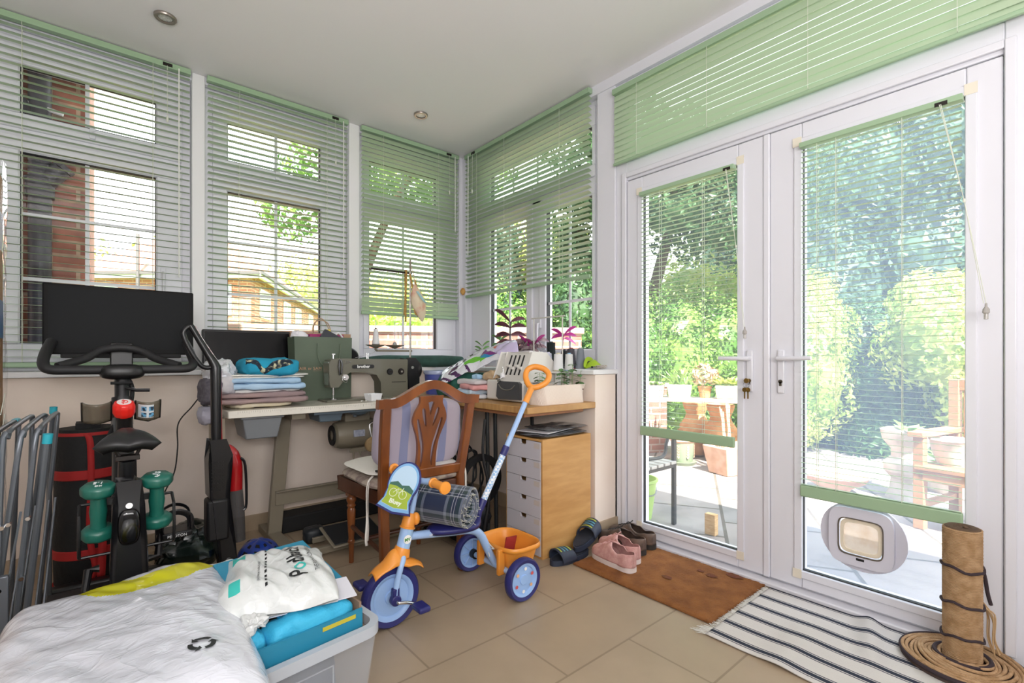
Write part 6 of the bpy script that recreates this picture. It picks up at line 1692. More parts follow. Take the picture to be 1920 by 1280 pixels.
# ================================================================ EXERCISE BIKE
t = thing('exercise_bike', 'black exercise bike with a large screen, red resistance knob and wide saddle', 'exercise bike', (.065, 2.3, 0))
bkx = .068
b = B(); b.box(-.186, .341, 2.785, 2.815, 1.068, 1.366); sc_ = b.done('screen_body', mat('screen_shell', '#0d0d0e', .6, spec=.2), t, bevel=.006, seg=3)
b = B(); b.box(-.168, .323, 2.7838, 2.7852, 1.094, 1.350); b.done('display', mat('dark_display', '#141618', .55, spec=.15), sc_)
b = B(); b.box(-.13, .29, 2.775, 2.80, 1.052, 1.072); b.done('speaker_bar', black_m, sc_, bevel=.004)
b = B(); b.box(.03, .11, 2.76, 2.79, .98, 1.12); b.tube([(.068, 2.77, 1.0), (.068, 2.66, .99)], .025, 12); b.done('screen_mount', black, t, bevel=.005)
b = B()
b.tube([(-.155, 2.74, 1.12), (-.168, 2.66, 1.07), (-.170, 2.60, 1.03), (-.150, 2.575, 1.008), (-.08, 2.575, 1.005), (.068, 2.58, 1.004), (.22, 2.575, 1.005), (.295, 2.575, 1.008), (.318, 2.60, 1.03), (.315, 2.66, 1.07), (.305, 2.74, 1.12)], .0185, 14, smooth=5)
hb_ = b.done('handlebar', mat('matt_black_rubber', '#1b1b1d', .6), t)
b = B(); b.tube([(-.13, 2.60, 1.018), (-.05, 2.66, 1.05), (.0, 2.70, 1.085), (.068, 2.71, 1.098), (.136, 2.70, 1.085), (.186, 2.66, 1.05), (.266, 2.60, 1.018)], .0165, 14, smooth=5); b.done('inner_grip', mat('matt_black_rubber'), hb_)
b = B(); b.blob((.068, 2.59, .995), (.075, .05, .032), e=3, nu=30, nv=16); b.done('handlebar_clamp', black, hb_)
b = B(); b.tube([(.068, 2.60, .99), (.066, 2.56, .87)], [.026, .024], 16); b.tube([(.066, 2.565, .89), (.066, 2.54, .78)], [.034, .036], 16); b.done('handlebar_post', black, t)
b = B(); b.tube([(.08, 2.55, .93), (.11, 2.53, .92), (.155, 2.52, .919)], .007, 10); b.done('post_lever', black_s, t)
b = B(); b.tube([(.03, 2.56, .95), (.10, 2.55, .95)], .006, 8); b.tube([(.075, 2.6, .99), (.10, 2.585, .93), (.09, 2.57, .85), (.05, 2.52, .80), (.02, 2.45, .74), (.01, 2.40, .70)], .008, 8, smooth=6); b.done('cable', black_m, t)
# frame: head, knob tube, down tube, base
b = B(); b.tube([(.066, 2.54, .80), (.066, 2.42, .70), (.066, 2.25, .46), (.066, 2.05, .30), (.066, 1.85, .12)], [.034, .034, .038, .040, .036], 16, smooth=5)
fr_ = b.done('main_frame', black_s, t)
b = B(); b.tube([(.066, 2.02, .72), (.066, 2.04, .62), (.066, 2.07, .50), (.066, 2.14, .36)], [.024, .026, .036, .040], 16); b.done('seat_tube', black_s, t)
b = B(); b.prism([(.045, .66), (.087, .66), (.105, .60), (.112, .40), (.098, .24), (.034, .24), (.020, .40), (.027, .60)], 1.90, 1.985); b.done('rear_shroud', black_s, t, bevel=.014, seg=3)
b = B(); b.blob((.066, 1.895, .535), (.028, .014, .055), e=3, nu=24, nv=16); sh = b.done('shroud_cap', mat('gloss_black', '#08080a', .08), t)
b = B(); b.lathe([(0, -.004), (.009, -.004), (.009, 0), (0, 0)], (.066, 1.895, .60), 14, ax='Y'); b.done('bolt', chrome, sh)
b = B(); b.box(.066 - .26, .066 + .26, 1.86, 1.92, .02, .07); b.done('stabiliser', black, t, bevel=.012)
b = B(); b.box(.066 - .26, .066 + .26, 2.82, 2.88, .02, .07); b.done('stabiliser', black, t, bevel=.012)
for x in (-.17, .30):
    for y in (1.89, 2.85):
        b = B(); b.cyl((x, y, 0), (x, y, .025), .025, n=16); b.done('levelling_foot', black_m, t)
b = B(); b.box(.035, .10, 1.90, 2.84, .07, .115); b.tube([(.066, 2.55, .78), (.066, 2.66, .5), (.066, 2.80, .11)], .03, 12); b.done('base_beam', black_s, t, bevel=.01)
b = B(); b.lathe([(0, -.012), (.14, -.012), (.20, -.016), (.23, -.016), (.235, -.01), (.235, .01), (.23, .016), (.20, .016), (.14, .012), (0, .012)], (.09, 2.50, .38), 56, ax='X'); b.done('flywheel', mat('flywheel', '#1d1e20', .25, metal=.6), t, smooth=40)
b = B(); b.lathe([(0, .0), (.11, .0), (.12, .012), (.11, .03), (0, .03)], (.10, 2.28, .30), 40, ax='X'); b.done('crank_cover', black_s, t)
for s, z, y in ((1, .365, 2.33), (-1, .235, 2.23)):
    x = .066 + s * .10
    b = B(); b.tube([(x - s * .03, 2.28, .30), (x, 2.28, .30), (x + s * .01, y, z)], [.014, .014, .010], 10); ck = b.done('crank', black, t)
    b = B(); b.box(x + s * .01 if s > 0 else x - .11, x + .11 if s > 0 else x - .01, y - .05, y + .05, z - .012, z + .012); pd = b.done('pedal', black, ck, bevel=.006)
    if s > 0:
        xx = x + .06
        b = B(); b.tube([(xx - .045, y - .045, z + .01), (xx - .045, y + .03, z + .075), (xx, y + .055, z + .095), (xx + .045, y + .03, z + .075), (xx + .045, y - .045, z + .01)], .010, 8, smooth=5, flat=.4); b.tube([(xx - .05, y, z), (xx - .045, y, z + .055), (xx, y - .01, z + .08), (xx + .045, y, z + .055), (xx + .05, y, z)], .012, 8, smooth=5, flat=.3); b.done('toe_cage', black_s, pd)
        text('PELOTON', .014, frame((xx, y - .0515, z - .002), (1, 0, 0), (0, 0, 1)), white_paint, pd)
# knob
kc = Vector((.068, 2.40, .856)); kn_ax = Vector((0, -.42, .9)).normalized()
Mk = frame(kc, (1, 0, 0), Vector((0, .9, .42)))
b = B()
def kb(u, v):
    a = 2 * PI * u; fl = 1 - .07 * max(0, math.cos(6 * a)) ** 2
    prf = [(.0, .030), (.024, .030), (.031, .026), (.036, .012), (.036, -.012), (.031, -.026), (.0, -.027)]
    i = v * (len(prf) - 1); j = min(int(i), len(prf) - 2); f = i - j
    r = (prf[j][0] * (1 - f) + prf[j + 1][0] * f); z = prf[j][1] * (1 - f) + prf[j + 1][1] * f
    if v > .3: r *= fl
    return Mk @ Vector((r * math.cos(a), r * math.sin(a), z))
b.surf(kb, 60, 24, cu=True); kn = b.done('resistance_knob', mat('red_knob', '#e3261e', .3, coat=.3), t, smooth=45)
b = B(); b.lathe([(0, .0301), (.0225, .0301), (.0225, .031), (0, .031)], (0, 0, 0), 32, M=Mk); b.done('knob_disc', mat('knob_white', '#efe6e4', .35), kn)
b = B(); b.tube([Mk @ Vector((.010 * math.cos(a) + .001, .010 * math.sin(a), .0318)) for a in [R(-150) + i * R(300) / 18 for i in range(19)]], .0014, 6); b.tube([Mk @ Vector((-.003, -.017, .0318)), Mk @ Vector((-.003, .016, .0318))], .0014, 6); b.tube([Mk @ Vector((-.003 + .005 * math.cos(a), .004 + .005 * math.sin(a), .0318)) for a in [R(-90) + i * R(180) / 8 for i in range(9)]], .0012, 6); b.done('knob_logo', mat('red_knob'), kn)
b = B(); b.cyl(kc - kn_ax * .025, kc - kn_ax * .11, .024, n=18); b.done('knob_stem', black, t)
# trays either side
smoky = mat('smoky_tray', '#6d6454', .25, alpha=.75)
for s, x0, x1 in ((-1, -.055, .03), (1, .105, .185)):
    b = B()
    def tr(u, v, x0=x0, x1=x1):
        x = x0 + (x1 - x0) * u
        return (x, 2.44 - .03 * v + .035 * (2 * u - 1) ** 2 * (1), .80 + .075 * v + .008 * (2 * u - 1) ** 2)
    b.surf(tr, 14, 6); ty_ = b.done('weight_tray', smoky, t, solid=.004, smooth=60)
    b = B(); b.tube([tr(0, 1), tr(0, 0), tr(.5, 0), tr(1, 0), tr(1, 1)], .004, 8); b.done('tray_edge', black_s, ty_)
    if s > 0:
        b = B(); b.surf(lambda u, v: Vector(tr(.1 + .62 * u, .18 + .7 * v)) + Vector((0, -.0035, -.001)), 10, 6); k = b.done('sticker', mat('sticker_paper', '#dfe6ea', .4), ty_, smooth=60)
        b = B()
        for (a, c) in ((.22, .55), (.52, .55), (.22, .22), (.52, .22)): b.surf(lambda u, v: Vector(tr(a + .2 * u, c + .24 * v)) + Vector((0, -.0045, -.0015)), 4, 3)
        b.done('sticker_pictures', mat('sticker_blue', '#6fb0d8', .4, col2='#33485a', nscale=80, lo=.5, hi=.55), ty_, smooth=0)
# saddle
b = B()
def sad(u, v):
    a = 2 * PI * u
    y = 2.06 + .12 * math.copysign(abs(math.sin(a)) ** .55, math.sin(a)) * v
    back = max(0.0, min(1.0, (2.20 - y) / .24)); w = .018 + .078 * back ** 4
    x = .066 + w * math.copysign(abs(math.cos(a)) ** .7, math.cos(a)) * v
    k = (x - .066) / .095
    z = .802 - .028 * v ** 6 - .018 * k * k + .006 * (1 - back) - .010 * math.exp(-(k * 5) ** 2)
    return (x, y, z)
b.surf(sad, 60, 14, cu=True); b.done('saddle', mat('saddle_vinyl', '#1a1a1c', .42), t, solid=.034, smooth=70)
b = B(); b.tube([(.03, 1.99, .77), (.045, 2.0, .735), (.087, 2.0, .735), (.102, 1.99, .77)], .006, 8); b.box(.035, .097, 1.99, 2.03, .722, .738); b.done('saddle_clamp', chrome if False else brown_dark, t, bevel=.003)
# dumbbell holder
b = B()
for s in (-1, 1):
    xc = .066 + s * .068
    for dx in (-.048, .048): b.tube([(xc + dx, 1.99, .60), (xc + dx, 1.93, .58), (xc + dx, 1.915, .50), (xc + dx, 1.93, .46), (xc + dx, 1.95, .45)], .0045, 8)
    b.tube([(xc - .048, 1.95, .45), (xc + .048, 1.95, .45)], .0045, 8); b.tube([(xc - .048, 1.99, .60), (xc + .048, 1.99, .60)], .0045, 8)
b.box(.0, .13, 1.985, 2.0, .59, .61); b.done('dumbbell_holder', black, t)
db = mat('teal_dumbbell', '#175f52', .35, coat=.3)
def dumb(c, tilt, label):
    t = thing('dumbbell', label, 'dumbbell', c, group='teal dumbbells behind the saddle', local=True)
    for z0, z1 in ((-.088, -.050), (.050, .088)):
        b = B(); b.lathe([(0, z0), (.034, z0), (.042, z0 + .006), (.0435, z0 + .012), (.0435, z1 - .012), (.042, z1 - .006), (.034, z1), (0, z1)], n=8); hd_ = b.done('dumbbell_head', db, t, smooth=50)
    b = B(); b.lathe([(.021, -.055), (.019, -.03), (.022, 0), (.019, .03), (.021, .055)], n=20); b.done('dumbbell_grip', db, t)
    text('1.5', .022, Matrix.Translation((0, .006, .0886)) @ Matrix.Rotation(R(tilt), 4, 'Z'), white_paint, hd_)
    text('KG', .013, Matrix.Translation((0, -.018, .0886)) @ Matrix.Rotation(R(tilt), 4, 'Z'), white_paint, hd_)
    t.rotation_euler = (R(10), 0, 0)
    return t
dumb((-.006, 1.945, .585), 170, 'teal dumbbell on the left of the bike holder'); dumb((.138, 1.945, .593), 60, 'teal dumbbell on the right of the bike holder')

# ================================================================ VACUUM
red_g = mat('vacuum_red', '#a3141a', .18, coat=.6)
t = thing('stick_vacuum', 'black and red upright stick vacuum leaning by the sewing table', 'vacuum cleaner', (.43, 2.6, 0))
YV = 2.60
b = B(); b.tube([(.308, YV, 1.198), (.335, YV, 1.145), (.372, YV, 1.075), (.40, YV, 1.02), (.405, YV, .97), (.407, YV, .66)], [.013, .014, .016, .021, .023, .021], 16, smooth=5); st_ = b.done('tube', black_s, t)
b = B(); b.tube([(.308, YV, 1.198), (.285, YV, 1.178), (.282, YV, 1.15), (.305, YV, 1.09), (.335, YV, 1.035), (.36, YV, 1.01), (.39, YV, 1.012), (.402, YV, 1.03)], .0105, 12, smooth=5); b.done('handle_loop', black_s, t)
b = B(); b.tube([(.322, YV + .008, 1.195), (.350, YV + .008, 1.14), (.388, YV + .008, 1.075), (.418, YV + .008, 1.02), (.425, YV + .008, .97), (.428, YV + .008, .67), (.44, YV + .008, .63)], .0055, 8, smooth=4); b.done('red_stripe', red_g, t)
b = B(); b.prism([(.388, .665), (.43, .665), (.452, .60), (.462, .56), (.452, .42), (.468, .28), (.47, .12), (.43, .09), (.405, .16), (.385, .40), (.372, .42), (.368, .58)], YV - .045, YV + .045); bd = b.done('body', black_s, t, bevel=.016, seg=3, smooth=40)
b = B(); b.tube([(.452, YV + .01, .640), (.470, YV + .01, .60), (.482, YV + .01, .54), (.482, YV + .01, .43)], [.014, .032, .036, .036], 22, smooth=4); b.done('motor_housing', red_g, t)
b = B(); b.tube([(.482, YV + .01, .43), (.49, YV + .01, .33), (.500, YV + .01, .185)], [.036, .036, .030], 22); b.done('dust_bin', mat('smoky_bin', '#4a4a4c', .12, alpha=.72), t)
b = B(); b.tube([(.505, YV - .01, .58), (.525, YV - .01, .54), (.530, YV - .01, .36), (.515, YV - .01, .33)], .006, 8, smooth=4); b.done('bin_latch', chrome if False else black_s, t)
b = B()
for i in range(9):
    for j in range(5): b.blob((.383 + j * .011, YV - .046, .45 + i * .016), (.0028, .002, .0028), nu=8, nv=5)
b.done('vent_dots', mat('vent_black', '#050506', .5), bd)
b = B(); b.box(.362, .452, YV - .056, YV + .04, .22, .41, M=None); b.done('battery', mat('matt_charcoal', '#141416', .5), t, bevel=.012)
b = B(); b.tube([(.452, YV - .02, .13), (.44, YV - .05, .08), (.43, YV - .09, .05)], [.025, .022, .02], 12, smooth=4); b.box(.29, .57, YV - .15, YV - .05, .0, .055); b.done('floor_head', black_s, t, bevel=.015, seg=3)
# cable from the fabric down to the floor
b = B(); b.tube([(.405, 3.02, .86), (.36, 3.0, .80), (.30, 2.98, .72), (.295, 2.96, .60), (.28, 2.95, .48), (.235, 2.93, .38), (.205, 2.92, .25), (.21, 2.90, .10), (.26, 2.88, .006), (.36, 2.86, .004)], .0032, 7, smooth=8)
tag(b.done('power_cable', mat('cable_black', '#24201f', .5)), 'thin dark cable hanging from the fabric pile down the cream wall', 'cable')

# ================================================================ LEFT SIDE
t = thing('rolled_mat_bag', 'upright black fabric roll with red straps in the left corner', 'rolled bag', (-.045, 3.06, 0))
b = B(); b.lathe([(0, 0), (.10, 0), (.122, .02), (.126, .2), (.122, .45), (.125, .70), (.112, .725), (0, .725)], (-.045, 3.06, 0), 40); b.box(-.09, .0, 3.0, 3.12, .72, .75); b.done('roll', mat('black_nylon', '#0e0e10', .75, bump=.4, bscale=40), t, smooth=50)
redw = mat('red_webbing', '#a81c1c', .7)
for z in (.16, .52):
    b = B(); b.lathe([(.1245, z - .022), (.1295, z - .018), (.1295, z + .018), (.1245, z + .022)], (-.045, 3.06, 0), 40); b.done('strap', redw, t)
b = B(); b.lathe([(.122, .006), (.1275, .006), (.1275, .016), (.122, .016)], (-.045, 3.06, 0), 40); b.done('piping', redw, t)
b = B(); b.lathe([(.12, .698), (.126, .698), (.124, .712), (.118, .712)], (-.045, 3.06, 0), 40); b.done('piping', redw, t)
b = B(); ribbon(b, [(-.10, 3.0 - .012, .72), (-.045, 2.932, .70), (-.035, 2.930, .60), (-.035, 2.929, .46), (-.040, 2.930, .30), (-.035, 2.929, .20), (-.02, 2.93, .08), (-.06, 2.935, .02)], .024); ribbon(b, [(-.03, 2.927, .46), (.0, 2.925, .40), (.005, 2.92, .2), (-.0, 2.92, .05)], .03); b.done('strap', redw, t, solid=.003)
# clothes airer, folded
t = thing('clothes_airer', 'folded grey metal clothes airer with turquoise end caps by the left wall', 'clothes airer', (-.2, 2.4, 0))
gm = mat('airer_grey', '#70757c', .35, metal=.5)
tq_m = mat('turquoise_cap', '#2fa9bb', .35)
for i, (xt, xb, y0, y1, zt) in enumerate(((-.242, -.275, 2.02, 2.52, .83), (-.212, -.235, 2.05, 2.60, .835), (-.182, -.265, 2.08, 2.66, .832), (-.150, -.215, 2.12, 2.72, .832))):
    b = B(); b.tube([(xb, y0 - .02, .03), (xt - .01, y0, zt - .08), (xt, y0 + .02, zt - .02), (xt + .004, y0 + .06, zt), (xt + .012, y1 - .06, zt), (xt + .014, y1 - .02, zt - .02), (xt + .01, y1, zt - .08), (xb + .02, y1 + .02, .03)], .0075, 10, smooth=4)
    fr_ = b.done('tube_frame', gm, t)
    for z in (.2, .38, .56):
        b = B(); f = z / zt; x = xb + (xt - xb) * f
        b.cyl((x, y0 - .03, z), (x, y0, z), .006, n=10); b.done('rivet', chrome, fr_)
b = B(); b.tube([(-.262, 2.01, .60), (-.252, 2.02, .77), (-.245, 2.05, .83)], .0115, 12, smooth=4); b.done('end_cap', tq_m, t)
b = B(); b.tube([(-.231, 2.42, .830), (-.229, 2.48, .828)], .0100, 12); b.done('end_cap', tq_m, t)
b = B(); b.tube([(-.20, 2.16, .03), (-.145, 2.12, .60), (-.128, 2.10, .80)], .0095, 10); b.done('leg', gm, t)
b = B(); b.tube([(-.129, 2.10, .785), (-.126, 2.098, .815)], .0125, 12); b.done('end_cap', tq_m, t)
b = B(); b.tube([(-.165, 2.78, .03), (-.162, 2.76, .60), (-.15, 2.74, .83)], .0095, 10); b.done('leg', gm, t)
b = B(); b.tube([(-.150, 2.742, .825), (-.1485, 2.74, .852)], .0125, 12); b.done('end_cap', tq_m, t)
b = B()
for k in range(6): b.tube([(-.245 + .02 * k, 2.05 + .02 * k, .10 + .02 * k), (-.20 + .015 * k, 2.25 + .03 * k, .55)], .0035, 6)
b.done('rail_wires', gm, t)
b = B(); b.box(-.225, -.205, 2.02, 2.04, .20, .42); b.done('hinge_link', gm, t, bevel=.003)
# wrapped board at the left edge
t = thing('wrapped_board', 'tall cardboard-edged board wrapped in clear film at the far left edge', 'wrapped board', (-.32, 2.4, 0))
b = B(); b.box(-.40, -.262, 2.35, 2.45, 0, 1.68); bw = b.done('board', mat('corrugated_card', '#a67c54', .7, col2='#8d6642', nscale=8), t, bevel=.004)
b = B(); b.box(-.405, -.2615, 2.345, 2.452, 1.42, 1.55).box(-.405, -.2615, 2.345, 2.452, 1.12, 1.25); b.done('blue_tape', mat('blue_label', '#3a6a9c', .4), bw)
b = B()
def film(u, v):
    z = .4 + 1.32 * v; a = 2 * PI * u; k = (abs(math.cos(a)) ** 6 + abs(math.sin(a)) ** 6) ** (-1 / 6)
    p = Vector((-.331 + .080 * k * math.cos(a), 2.40 + .062 * k * math.sin(a), z)); return p + Vector((1, 0, 0)) * .006 * nz(p, 14, 3)
b.surf(film, 40, 60, cu=True); b.done('film', glassmat('clear_film', base=.05), t, smooth=25)
b = B()
for k in range(4): b.tube([(-.258, 2.36, .62 + .08 * k), (-.250, 2.38, .72 + .07 * k), (-.256, 2.42, .66 + .08 * k), (-.26, 2.45, .60 + .08 * k)], .0012, 5, smooth=6)
b.done('string', cord_m, t)

# ================================================================ FOREGROUND BOX AND BAGS
def clearplastic(name, tint, a):
    m = bpy.data.materials.new(name); m.use_nodes = True; MC[name] = m; tr = m.node_tree; p = tr.nodes['Principled BSDF']
    p.inputs['Base Color'].default_value = lin(tint); p.inputs['Roughness'].default_value = .25; p.inputs['Alpha'].default_value = a
    return m
clr = clearplastic('frosted_plastic', '#cfd6df', .2)
clr2 = clearplastic('frosted_rim', '#c3cad3', .8)
t = thing('storage_box', 'large clear plastic storage box at the bottom left, packed to the rim', 'storage box', (.25, 1.43, 0), rz=0)
Mb_ = Matrix.Translation((.565, 1.235, 0)) @ Matrix.Rotation(R(7), 4, 'Z')
BL, BD, BH = .68, .42, .345
def corner_box(b, x0, x1, y0, y1, z0, z1, tp, mi=0):
    v = [(x0 + tp, y0 + tp, z0), (x1 - tp, y0 + tp, z0), (x1 - tp, y1 - tp, z0), (x0 + tp, y1 - tp, z0), (x0, y0, z1), (x1, y0, z1), (x1, y1, z1), (x0, y1, z1)]
    return b.add(v, [(3, 2, 1, 0), (0, 1, 5, 4), (1, 2, 6, 5), (2, 3, 7, 6), (3, 0, 4, 7)], mi, Mb_)
b = B(); corner_box(b, -BL, 0, 0, BD, .002, BH - .02, .035); b.done('box_shell', clr, t, bevel=.02, seg=4, solid=.003)
b = B(); lo = rr(BL / 2 + .018, BD / 2 + .018, .05, 8, -BL / 2, BD / 2); hi = rr(BL / 2 - .002, BD / 2 - .002, .035, 8, -BL / 2, BD / 2)
b.prism(lo, BH - .028, BH, M=Mb_, holes=[hi], plane='XY'); b.done('rim', clr2, t, bevel=.006, seg=3)
b = B(); ring(b, -.50, -.11, .10, .27, .003, -0.0, .002, Mb_ @ Matrix.Translation((0, .018, 0)))
b.done('moulded_panel', clr2, t)
# things in it
def inbox(name, label, cat, c, r, m, **k):
    b = B(); b.blob(c, r, nu=40, nv=22, M=Mb_, **k); return tag(b.done(name, m, smooth=50), label, cat, 'clothes packed inside the clear box')
inbox('packed_clothes', 'grey-blue clothes seen through the right side of the clear box', 'clothes', (-.16, .19, .15), (.11, .15, .14), mat('slate_cloth', '#6e7684', .8, col2='#585f6e', nscale=5), e=3, ez=3, amp=.02, freq=9)
inbox('packed_clothes', 'pale peach clothes seen through the middle of the clear box', 'clothes', (-.38, .19, .15), (.11, .15, .14), mat('peach_cloth', '#c9b3a9', .8, col2='#9b9bb0', nscale=8), e=3, ez=3, amp=.03, freq=12)
inbox('packed_clothes', 'white clothes at the left end inside the clear box', 'clothes', (-.57, .20, .15), (.075, .15, .14), mat('white_cloth', '#d5d8de', .8), e=3, ez=3, amp=.02, freq=9)
# teal cardboard tray with lid flap
teal = mat('teal_card', '#2380a0', .45); cardin = mat('card_inside', '#8c735f', .8); yel = mat('yellow_card2', '#bdb038', .5)
t = thing('cardboard_carton', 'teal printed cardboard carton with its lid up on the storage box', 'carton', (.3, 1.4, .33))
b = B()
b.box(-.56, -.03, .018, .024, .30, .385, 0, Mb_); b.box(-.56, -.03, .385, .391, .30, .385, 0, Mb_); b.box(-.036, -.03, .024, .385, .30, .40, 1, Mb_); b.box(-.56, -.554, .024, .385, .30, .385, 0, Mb_); b.box(-.56, -.03, .018, .391, .296, .30, 1, Mb_)
b.done('tray', [teal, cardin], t)
b = B(); b.box(-.14, -.05, .0165, .018, .366, .376, 0, Mb_); b.done('yellow_strip', yel, t)
b = B(); b.box(-.52, -.30, .13, .14, .382, .392, 0, Mb_ ); b.done('yellow_edge', yel, t)
Ml = Mb_ @ Matrix.Translation((0, .115, .405)) @ Matrix.Rotation(R(9), 4, 'X')
b = B(); b.box(-.27, -.012, 0, .31, 0, .005, 0, Ml); lid = b.done('lid', teal, t)
b = B(); b.prism([(-.22, 0), (-.12, 0), (-.125, -.022), (-.135, -.03), (-.21, -.03), (-.218, -.022)], .0, .004, plane='XY', M=Ml); b.done('lid_tab', mat('tab_blue', '#2a8fc4', .5), t)
text('LIVE', .028, Ml @ Matrix.Translation((-.065, .045, .0058)) @ Matrix.Rotation(0, 4, 'Z'), white_paint, lid)
b = B(); ring(b, -.105, -.027, .0, .001, .002, 0, .001, Ml) if False else b.box(-.105, -.028, .024, .026, .005, .0058, 0, Ml).box(-.105, -.028, .066, .068, .005, .0058, 0, Ml); b.done('printed_frame', white_paint, lid)
b = B()
for (x, y, r, mi) in ((-.10, .165, .017, 0), (-.075, .11, .017, 1)):
    b.lathe([(0, .0052), (r, .0052), (r, .0060), (0, .0060)], (x, y, 0), 24, mi=2, M=Ml); b.lathe([(r * .6, .0060), (r * .85, .0060), (r * .85, .0065), (r * .6, .0065)], (x, y, 0), 24, mi=mi, M=Ml)
b.done('printed_roundel', [mat('print_red', '#c0392f', .4), mat('print_navy', '#2a4a9a', .4), white_paint], lid)
# turquoise cloth bags in the tray
tqb = mat('turquoise_nonwoven', '#38aed6', .65, bump=.2, bscale=200)
for c, r, sd_, lab in (((-.15, .075, .375), (.105, .046, .038), 3, 'turquoise fabric bag bundle at the right end of the carton'), ((-.37, .08, .37), (.115, .047, .042), 8, 'turquoise fabric bag bundle beside the white sack')):
    b = B(); b.blob(c, r, e=3.4, ez=2.5, amp=.020, freq=8, seed=sd_, nu=70, nv=36, M=Mb_)
    tag(b.done('cloth_bundle', tqb, smooth=40), lab, 'fabric bag', 'turquoise fabric bags in the carton')
Me = Mb_ @ Matrix.Translation((-.13, .115, .418)) @ Matrix.Rotation(R(-14), 4, 'Z') @ Matrix.Rotation(R(4), 4, 'X')
b = B(); b.box(-.12, .11, -.055, .055, 0, .003, 0, Me); tag(b.done('white_envelope', mat('envelope_white', '#dcdbe4', .5)), 'plain white envelope lying on the turquoise bundle in the carton', 'envelope')

# Recycling bag
pod_w = crinkle('podback_white', '#d3d6d5', 8, .35, .35, .2)
Mpo = Matrix.Translation((.372, 1.44, .43)) @ Matrix.Rotation(R(-12), 4, 'Z')
def podz(x, y):
    q = max(0, 1 - (abs(x) / .135) ** 4.5) ** .5 * max(0, 1 - (abs(y) / .175) ** 4.5) ** .5
    n = nz((x, y, 0), 9, 3) * .008 + nz((x, y, 0), 26, 5) * .003
    r = .012 * nz((x * 2.6 + y, y * .7, 0), 14, 9)
    return .058 * q + (n + r) * min(1, q * 2.5)
t = thing('recycling_bag', 'white recycling bag lettered Podback lying on the carton', 'plastic bag', (.395, 1.43, .42))
b = B()
nu_, nv_ = 90, 110
def pods(u, v):
    x = (u - .5) * .27; y = (v - .5) * .35
    cr = 1 - .10 * (2 * u - 1) ** 2 * 1; y2 = y * (1 + .05 * math.cos(3 * u * PI)); x2 = x * (1 + .06 * math.sin(2 * PI * v))
    return Mpo @ Vector((x2, y2, podz(x, y)))
def podm(u, v):
    x = (u - .5) * .27; y = (v - .5) * .35
    if x < -.085:
        if -.125 < y < -.075 and x > -.108: return 1
        if .07 < y < .12 and x > -.118: return 1
    return 0
b.surf(pods, nu_, nv_, mfn=podm)
b.surf(lambda u, v: Mpo @ Vector(((u - .5) * .265, (v - .5) * .345, -.004 - .012 * math.sin(PI * u) * math.sin(PI * v))), 20, 20)
b.done('bag', [pod_w, mat('podback_teal', '#3bb8ae', .35)], t, smooth=60)
blk_ink = mat('black_ink', '#17181a', .45)
def text_width(s, size, spacing=1.0):
    cu = bpy.data.curves.new('tmp', 'FONT'); cu.body = s; cu.size = size; cu.space_character = spacing
    ob = bpy.data.objects.new('tmp', cu); me = ob.to_mesh(); w = max(v.co.x for v in me.vertices); ob.to_mesh_clear(); bpy.data.objects.remove(ob); bpy.data.curves.remove(cu)
    return w
def surftext(s, size, x, y, ang, m, parent, name='lettering', off=0., spacing=1.0, fz=None, MM=None, al='CENTER'):
    cu = bpy.data.curves.new('tmp', 'FONT'); cu.body = s; cu.size = size; cu.align_x = al; cu.align_y = 'CENTER'; cu.offset = off; cu.resolution_u = 3; cu.space_character = spacing
    ob = bpy.data.objects.new('tmp', cu); me = ob.to_mesh()
    bm = bmesh.new(); bm.from_mesh(me); ob.to_mesh_clear(); bpy.data.objects.remove(ob); bpy.data.curves.remove(cu)
    bmesh.ops.subdivide_edges(bm, edges=[e for e in bm.edges if e.calc_length() > size * .12], cuts=3, use_grid_fill=False)
    bmesh.ops.triangulate(bm, faces=bm.faces)
    bm.verts.ensure_lookup_table(); c_, s_ = math.cos(ang), math.sin(ang)
    b = B(); vs = []
    for v in bm.verts:
        X = x + v.co.x * c_ - v.co.y * s_; Y = y + v.co.x * s_ + v.co.y * c_
        u_, v_ = X / .27 + .5, Y / .35 + .5; vs.append(MM @ Vector((X * (1 + .06 * math.sin(2 * PI * v_)), Y * (1 + .05 * math.cos(3 * u_ * PI)), fz(X, Y) + .0016)))
    b.add(vs, [tuple(v.index for v in f.verts) for f in bm.faces]); bm.free()
    return b.done(name, m, parent, smooth=0)
y0_ = -.105; g_ = .004
for k_, (s_, m_) in enumerate((('P', blk_ink), ('o', MC['podback_teal']), ('dback', blk_ink))):
    surftext(s_, .060, .045, y0_, R(90), m_, t, off=.0008, spacing=1.1, fz=podz, MM=Mpo, al='LEFT')
    y0_ += text_width(s_, .060, 1.1) + g_
surftext('THE POD RECYCLING SERVICE', .0165, .088, .02, R(90), blk_ink, t, fz=podz, MM=Mpo)
surftext('please tie here when full to seal', .010, -.045, -.04, R(-90), blk_ink, t, fz=podz, MM=Mpo)
surftext('- - - - - - - - - - - - - - -', .030, -.032, .0, R(90), blk_ink, t, 'dashed_line', off=.0012, fz=podz, MM=Mpo)
# crinkled corner
b = B(); b.blob((.275, 1.265, .425), (.030, .028, .02), e=2.2, amp=.022, freq=26, seed=5, nu=50, nv=26); b.done('gathered_corner', mat('podback_grey', '#c9cbca', .3, bump=.3, bscale=30), t, smooth=20)

